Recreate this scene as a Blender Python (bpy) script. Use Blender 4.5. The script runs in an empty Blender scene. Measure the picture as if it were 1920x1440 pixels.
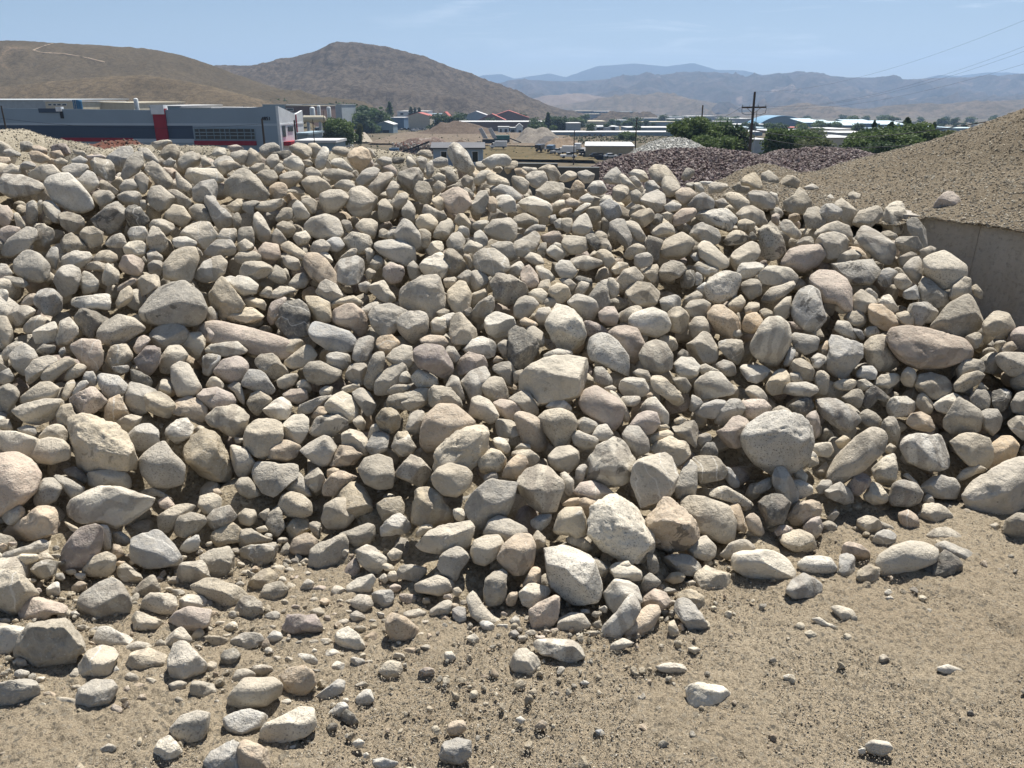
import bpy, bmesh, math, random
import numpy as np
from mathutils import Vector, Matrix, Euler
from mathutils.bvhtree import BVHTree

# ---------------------------------------------------------------- camera, sky, sun, exposure
SC = bpy.context.scene
PITCH = math.radians(19.9); F = 1450.0; EYE = 1.65
cam_d = bpy.data.cameras.new("camera"); cam = bpy.data.objects.new("camera", cam_d)
SC.collection.objects.link(cam); SC.camera = cam
cam.location = (0, 0, EYE); cam.rotation_euler = (math.pi / 2 - PITCH, 0, 0)
cam_d.sensor_width = 36; cam_d.lens = 36 * F / 1920; cam_d.clip_start = 0.05; cam_d.clip_end = 60000

SUN_EL, SUN_AZ = math.radians(62), math.radians(20)      # azimuth from +Y towards +X
world = bpy.data.worlds.new("World"); SC.world = world; world.use_nodes = True
wn, wl = world.node_tree.nodes, world.node_tree.links
for n in list(wn): wn.remove(n)
w_out = wn.new('ShaderNodeOutputWorld'); w_bg = wn.new('ShaderNodeBackground')
sky = wn.new('ShaderNodeTexSky'); sky.sky_type = 'NISHITA'; sky.sun_disc = False
sky.sun_elevation = SUN_EL; sky.sun_rotation = SUN_AZ; sky.altitude = 1400
sky.air_density = 1.0; sky.dust_density = 2.0; sky.ozone_density = 1.0
# thin cirrus, mixed into the sky by direction
tc = wn.new('ShaderNodeTexCoord'); mp = wn.new('ShaderNodeMapping'); mp.inputs['Scale'].default_value = (4, 4, 40)
nz = wn.new('ShaderNodeTexNoise'); nz.inputs['Scale'].default_value = 1.1; nz.inputs['Detail'].default_value = 7
nz.inputs['Roughness'].default_value = 0.6; nz.inputs['Distortion'].default_value = 0.6
rmp = wn.new('ShaderNodeValToRGB'); rmp.color_ramp.elements[0].position = 0.56; rmp.color_ramp.elements[1].position = 0.80
sx = wn.new('ShaderNodeSeparateXYZ'); mr = wn.new('ShaderNodeMapRange')
mr.inputs['From Min'].default_value = 0.03; mr.inputs['From Max'].default_value = 0.11
mr.inputs['To Min'].default_value = 0.05; mr.inputs['To Max'].default_value = 0.55
mx2 = wn.new('ShaderNodeMapRange'); mx2.inputs['From Min'].default_value = -0.25; mx2.inputs['From Max'].default_value = 0.25
mul = wn.new('ShaderNodeMath'); mul.operation = 'MULTIPLY'; mul2 = wn.new('ShaderNodeMath'); mul2.operation = 'MULTIPLY'
mix = wn.new('ShaderNodeMix'); mix.data_type = 'RGBA'
wl.new(tc.outputs['Generated'], mp.inputs['Vector']); wl.new(mp.outputs[0], nz.inputs['Vector'])
wl.new(nz.outputs['Fac'], rmp.inputs['Fac']); wl.new(tc.outputs['Generated'], sx.inputs[0])
wl.new(sx.outputs['Z'], mr.inputs['Value']); wl.new(sx.outputs['X'], mx2.inputs['Value'])
wl.new(rmp.outputs['Color'], mul.inputs[0]); wl.new(mr.outputs[0], mul.inputs[1])
wl.new(mul.outputs[0], mul2.inputs[0]); wl.new(mx2.outputs[0], mul2.inputs[1])
wl.new(mul2.outputs[0], mix.inputs['Factor']); wl.new(sky.outputs[0], mix.inputs['A'])
mix.inputs['B'].default_value = (22, 22, 22, 1)
wl.new(mix.outputs['Result'], w_bg.inputs['Color']); w_bg.inputs['Strength'].default_value = 0.05
wl.new(w_bg.outputs[0], w_out.inputs['Surface'])

sd = bpy.data.lights.new("sun", 'SUN'); sun = bpy.data.objects.new("sun", sd); SC.collection.objects.link(sun)
sd.energy = 5.0; sd.angle = math.radians(0.53); sd.color = (1.0, 0.955, 0.885)
S_DIR = Vector((math.sin(SUN_AZ) * math.cos(SUN_EL), math.cos(SUN_AZ) * math.cos(SUN_EL), math.sin(SUN_EL)))
sun.rotation_euler = S_DIR.to_track_quat('Z', 'Y').to_euler(); sun.location = (0, 0, 30)
SC.view_settings.view_transform = 'Standard'; SC.view_settings.look = 'None'
SC.view_settings.exposure = 0.78; SC.view_settings.gamma = 1.0
SC.cycles.use_denoising = True; SC.cycles.volume_bounces = 1
SC.cycles.max_bounces = 6; SC.cycles.transparent_max_bounces = 6

random.seed(7); RNG = np.random.default_rng(11)

# ---------------------------------------------------------------- helpers
CP, SP = math.cos(PITCH), math.sin(PITCH)
def P(px, py, D):
    """point at forward distance D seen at photo pixel (px, py)"""
    a, b = (px - 960) / F, (720 - py) / F
    x, y, z = a, CP + b * SP, -SP + b * CP
    t = D / y
    return Vector((x * t, D, EYE + z * t))
def ray(px, py):
    a, b = (px - 960) / F, (720 - py) / F
    return Vector((a, CP + b * SP, -SP + b * CP)).normalized()
def dep(py): return PITCH - math.atan((720 - py) / F)

def link(o, parent=None):
    SC.collection.objects.link(o)
    if parent is not None: o.parent = parent
    return o
def tag(o, label=None, cat=None, group=None, kind=None):
    if label: o["label"] = label
    if cat: o["category"] = cat
    if group: o["group"] = group
    if kind: o["kind"] = kind
    return o
def np_mesh(name, V, Fc, mats, smooth=True, cols=None, misc=None):
    """V (n,3), Fc (m,3 or 4) int"""
    me = bpy.data.meshes.new(name); V = np.asarray(V, dtype=np.float32); Fc = np.asarray(Fc, dtype=np.int32)
    n, m, k = len(V), len(Fc), Fc.shape[1]
    me.vertices.add(n); me.vertices.foreach_set('co', V.ravel())
    me.loops.add(m * k); me.loops.foreach_set('vertex_index', Fc.ravel())
    me.polygons.add(m); me.polygons.foreach_set('loop_start', np.arange(0, m * k, k, dtype=np.int32))
    me.polygons.foreach_set('loop_total', np.full(m, k, dtype=np.int32))
    me.polygons.foreach_set('use_smooth', np.full(m, smooth, dtype=bool))
    me.update(calc_edges=True)
    for nm, arr in (('tint', cols), ('misc', misc)):
        if arr is not None:
            at = me.color_attributes.new(nm, 'FLOAT_COLOR', 'POINT')
            a4 = np.ones((n, 4), dtype=np.float32); a4[:, :3] = arr
            at.data.foreach_set('color', a4.ravel())
    for mt in (mats if isinstance(mats, (list, tuple)) else [mats]): me.materials.append(mt)
    return me
def mobj(name, me, parent=None): return link(bpy.data.objects.new(name, me), parent)
def empty(name, loc=(0, 0, 0), rz=0.0):
    o = bpy.data.objects.new(name, None); link(o); o.location = loc; o.rotation_euler = (0, 0, rz); o.empty_display_size = .1
    return o

class MB:
    """collects boxes, tubes, prisms -> one mesh object"""
    def __init__(s): s.v = []; s.f = []; s.mi = []
    def add(s, vs, fs, mi=0):
        b = len(s.v); s.v += [tuple(v) for v in vs]; s.f += [tuple(i + b for i in f) for f in fs]; s.mi += [mi] * len(fs)
    def box(s, x0, x1, y0, y1, z0, z1, mi=0):
        s.add([(x0,y0,z0),(x1,y0,z0),(x1,y1,z0),(x0,y1,z0),(x0,y0,z1),(x1,y0,z1),(x1,y1,z1),(x0,y1,z1)],
              [(0,3,2,1),(4,5,6,7),(0,1,5,4),(1,2,6,5),(2,3,7,6),(3,0,4,7)], mi)
    def hexa(s, pts, mi=0):
        s.add(pts, [(0,3,2,1),(4,5,6,7),(0,1,5,4),(1,2,6,5),(2,3,7,6),(3,0,4,7)], mi)
    def tube(s, p0, p1, r0, r1=None, n=8, mi=0):
        p0, p1 = Vector(p0), Vector(p1); r1 = r0 if r1 is None else r1
        d = (p1 - p0); 
        if d.length < 1e-9: return
        d.normalize(); a = d.orthogonal().normalized(); b = d.cross(a)
        vs = []
        for p, r in ((p0, r0), (p1, r1)):
            for i in range(n):
                t = 2 * math.pi * i / n; vs.append(p + a * math.cos(t) * r + b * math.sin(t) * r)
        fs = [(i, (i + 1) % n, n + (i + 1) % n, n + i) for i in range(n)] + [tuple(range(n))[::-1], tuple(range(n, 2 * n))]
        s.add(vs, fs, mi)
    def prism(s, prof, y0, y1, mi=0):
        """profile in xz swept along y"""
        n = len(prof); vs = [(x, y0, z) for x, z in prof] + [(x, y1, z) for x, z in prof]
        s.add(vs, [tuple(range(n)), tuple(range(n, 2 * n))[::-1]] + [(i, n + i, n + (i + 1) % n, (i + 1) % n) for i in range(n)], mi)
    def build(s, name, mats, parent=None, smooth=False):
        me = bpy.data.meshes.new(name); me.from_pydata(s.v, [], s.f)
        for m in (mats if isinstance(mats, (list, tuple)) else [mats]): me.materials.append(m)
        me.polygons.foreach_set('material_index', s.mi)
        me.polygons.foreach_set('use_smooth', [smooth] * len(s.f)); me.update()
        bm = bmesh.new(); bm.from_mesh(me); bmesh.ops.recalc_face_normals(bm, faces=bm.faces); bm.to_mesh(me); bm.free()
        return mobj(name, me, parent)

# vectorised value noise
_TAB = np.random.default_rng(3).random(1 << 16).astype(np.float32) * 2 - 1
def vnoise(p):
    p = np.asarray(p, dtype=np.float64); i = np.floor(p).astype(np.int64); f = p - i; f = f * f * f * (f * (f * 6 - 15) + 10)
    def h(dx, dy, dz):
        k = ((i[:, 0] + dx) * 73856093) ^ ((i[:, 1] + dy) * 19349663) ^ ((i[:, 2] + dz) * 83492791)
        k = (k ^ (k >> 13)) * 1274126177; return _TAB[(k ^ (k >> 16)) & 0xFFFF]
    x, y, z = f[:, 0], f[:, 1], f[:, 2]
    a = h(0,0,0) * (1 - x) + h(1,0,0) * x; b = h(0,1,0) * (1 - x) + h(1,1,0) * x
    c = h(0,0,1) * (1 - x) + h(1,0,1) * x; d = h(0,1,1) * (1 - x) + h(1,1,1) * x
    return (a * (1 - y) + b * y) * (1 - z) + (c * (1 - y) + d * y) * z
def fbm(p, oct=4, gain=.5, ridged=False):
    p = np.asarray(p, dtype=np.float64); r = 0; a = 1.0; tot = 0
    for k in range(oct):
        n = vnoise(p + k * 17.3); r = r + a * ((1 - 2 * np.abs(n)) if ridged else n); tot += a; a *= gain; p = p * 2.03
    return r / tot

def ico(level):
    bm = bmesh.new(); bmesh.ops.create_icosphere(bm, subdivisions=level, radius=1)
    V = np.array([v.co[:] for v in bm.verts]); Fc = np.array([[v.index for v in f.verts] for f in bm.faces]); bm.free()
    return V / np.linalg.norm(V, axis=1)[:, None], Fc
ICO = {k: ico(k) for k in (1, 2, 3, 4, 5)}

# ---------------------------------------------------------------- materials
def newmat(name):
    m = bpy.data.materials.new(name); m.use_nodes = True
    nt = m.node_tree; b = nt.nodes['Principled BSDF']; b.inputs['Roughness'].default_value = .85
    b.inputs['Specular IOR Level'].default_value = .25
    return m, nt, b
def N(nt, t, **kw):
    n = nt.nodes.new(t)
    for k, v in kw.items():
        if k in n.inputs: n.inputs[k].default_value = v
        else: setattr(n, k, v)
    return n
def noise(nt, vec, scale, detail=4, rough=.55, dist=0):
    n = N(nt, 'ShaderNodeTexNoise'); n.inputs['Scale'].default_value = scale; n.inputs['Detail'].default_value = detail
    n.inputs['Roughness'].default_value = rough; n.inputs['Distortion'].default_value = dist
    nt.links.new(vec, n.inputs['Vector']); return n.outputs['Fac']
def ramp(nt, fac, stops):
    r = N(nt, 'ShaderNodeValToRGB'); e = r.color_ramp.elements
    while len(e) < len(stops): e.new(.5)
    for q, (p, c) in zip(e, stops):
        q.position = p; q.color = (c, c, c, 1) if isinstance(c, (int, float)) else (*c, 1)
    nt.links.new(fac, r.inputs['Fac']); return r.outputs['Color']
def mixc(nt, fac, a, b, mode='MIX'):
    m = N(nt, 'ShaderNodeMix', data_type='RGBA', blend_type=mode)
    for s, v in (('Factor', fac), ('A', a), ('B', b)):
        if hasattr(v, 'is_output') or isinstance(v, bpy.types.NodeSocket): nt.links.new(v, m.inputs[s])
        elif isinstance(v, (int, float)): m.inputs[s].default_value = v
        else: m.inputs[s].default_value = (*v, 1)
    return m.outputs['Result']
def bump(nt, b, h, strength=.5, dist=.01, prev=None):
    n = N(nt, 'ShaderNodeBump'); n.inputs['Strength'].default_value = strength; n.inputs['Distance'].default_value = dist
    nt.links.new(h, n.inputs['Height'])
    if prev is not None: nt.links.new(prev, n.inputs['Normal'])
    nt.links.new(n.outputs[0], b.inputs['Normal']); return n.outputs[0]
def position(nt): return N(nt, 'ShaderNodeNewGeometry').outputs['Position']
def objco(nt): return N(nt, 'ShaderNodeTexCoord').outputs['Object']

def flat(name, col, rough=.7, metal=0, var=.12, scale=.6, spec=.3):
    """paint / sheet / plain surface with a little dirt variation"""
    m, nt, b = newmat(name); f = noise(nt, objco(nt), scale, 5, .6)
    c = mixc(nt, ramp(nt, f, [(.3, 0), (.7, 1)]), [x * (1 - var) for x in col], [min(1, x * (1 + var)) for x in col])
    nt.links.new(c, b.inputs['Base Color']); b.inputs['Roughness'].default_value = rough
    b.inputs['Metallic'].default_value = metal; b.inputs['Specular IOR Level'].default_value = spec
    return m

def rock_material():
    m, nt, b = newmat('river_rock'); L = nt.links
    tint = N(nt, 'ShaderNodeAttribute', attribute_name='tint').outputs['Color']
    misc = N(nt, 'ShaderNodeAttribute', attribute_name='misc')
    sep = N(nt, 'ShaderNodeSeparateColor'); L.new(misc.outputs['Color'], sep.inputs[0])
    seed, speck, dark = sep.outputs[0], sep.outputs[1], sep.outputs[2]
    off = N(nt, 'ShaderNodeVectorMath', operation='SCALE'); L.new(misc.outputs['Color'], off.inputs[0]); off.inputs['Scale'].default_value = 37.0
    ad = N(nt, 'ShaderNodeVectorMath', operation='ADD'); L.new(position(nt), ad.inputs[0]); L.new(off.outputs[0], ad.inputs[1]); v = ad.outputs[0]
    n1 = noise(nt, v, 7, 5, .6, .4); n2 = noise(nt, v, 34, 5, .7); n3 = noise(nt, v, 150, 3, .6)
    c = mixc(nt, ramp(nt, n1, [(.32, 0), (.68, 1)]), mixc(nt, 1.0, tint, (.70, .69, .67), 'MULTIPLY'), mixc(nt, 1.0, tint, (1.18, 1.16, 1.12), 'MULTIPLY'))
    # dust film, warm
    dm = ramp(nt, n2, [(.42, 0), (.66, .5)])
    c = mixc(nt, dm, c, (.47, .42, .335))
    c = mixc(nt, ramp(nt, n2, [(.30, .55), (.42, 0)]), c, (.17, .145, .11))
    # dark mineral grains and pale grains
    g = ramp(nt, n3, [(.34, 1), (.43, 0)])
    mm = N(nt, 'ShaderNodeMath', operation='MULTIPLY'); L.new(g, mm.inputs[0]); L.new(speck, mm.inputs[1])
    c = mixc(nt, mm.outputs[0], c, (.07, .066, .06))
    g2 = ramp(nt, noise(nt, v, 95, 2, .5), [(.62, 0), (.70, .4)]); c = mixc(nt, g2, c, (.60, .57, .50))
    # pale veins and bands on some of the stones
    wv = N(nt, 'ShaderNodeTexWave'); wv.inputs['Scale'].default_value = 5.0; wv.inputs['Distortion'].default_value = 5.0; wv.inputs['Detail'].default_value = 3; wv.inputs['Detail Scale'].default_value = 2.0
    rt = N(nt, 'ShaderNodeVectorRotate', rotation_type='EULER_XYZ'); L.new(v, rt.inputs['Vector']); L.new(off.outputs[0], rt.inputs['Rotation']); L.new(rt.outputs[0], wv.inputs['Vector'])
    isv = N(nt, 'ShaderNodeMath', operation='GREATER_THAN'); L.new(seed, isv.inputs[0]); isv.inputs[1].default_value = .89
    isb = N(nt, 'ShaderNodeMath', operation='LESS_THAN'); L.new(seed, isb.inputs[0]); isb.inputs[1].default_value = .2
    mv = N(nt, 'ShaderNodeMath', operation='MULTIPLY'); L.new(ramp(nt, wv.outputs['Fac'], [(.97, 0), (1.0, .6)]), mv.inputs[0]); L.new(isv.outputs[0], mv.inputs[1]); c = mixc(nt, mv.outputs[0], c, (.66, .63, .56))
    mv2 = N(nt, 'ShaderNodeMath', operation='MULTIPLY'); L.new(ramp(nt, wv.outputs['Fac'], [(.25, .4), (.6, 0)]), mv2.inputs[0]); L.new(isb.outputs[0], mv2.inputs[1]); c = mixc(nt, mv2.outputs[0], c, (.20, .17, .14))
    # broken dark faces / stains with a shape of their own
    n4 = noise(nt, v, 11, 4, .6, .8); st = ramp(nt, n4, [(.57, 0), (.61, .75)])
    m2 = N(nt, 'ShaderNodeMath', operation='MULTIPLY'); L.new(st, m2.inputs[0]); L.new(dark, m2.inputs[1])
    c = mixc(nt, m2.outputs[0], c, (.075, .07, .062))
    L.new(c, b.inputs['Base Color']); b.inputs['Roughness'].default_value = .88
    nb = bump(nt, b, n1, .5, .03); nb = bump(nt, b, n2, .8, .014, nb); nb = bump(nt, b, n3, .6, .004, nb)
    return m
ROCK = rock_material()

def grit_material(name, cols, scale=60, bscale=1.0, patch=1.2):
    """sandy / gravelly soil"""
    m, nt, b = newmat(name); v = position(nt); L = nt.links
    a = noise(nt, v, patch, 6, .62, .3); g = noise(nt, v, scale, 6, .72); vo = N(nt, 'ShaderNodeTexVoronoi'); vo.inputs['Scale'].default_value = scale * 1.6
    L.new(v, vo.inputs['Vector'])
    c = mixc(nt, ramp(nt, a, [(.3, 0), (.7, 1)]), cols[0], cols[1])
    c = mixc(nt, ramp(nt, g, [(.36, .75), (.5, 0)]), c, cols[2])
    c = mixc(nt, ramp(nt, g, [(.56, 0), (.72, .7)]), c, cols[3])
    cell = N(nt, 'ShaderNodeSeparateColor'); L.new(vo.outputs['Color'], cell.inputs[0])
    c = mixc(nt, ramp(nt, cell.outputs[0], [(.80, 0), (.9, .6)]), c, cols[3])
    c = mixc(nt, ramp(nt, cell.outputs[1], [(.84, 0), (.92, .55)]), c, cols[2])
    L.new(c, b.inputs['Base Color']); b.inputs['Roughness'].default_value = .95; b.inputs['Specular IOR Level'].default_value = .1
    nb = bump(nt, b, g, .7 * bscale, .012); bump(nt, b, vo.outputs['Distance'], .4 * bscale, .006, nb)
    return m
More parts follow.
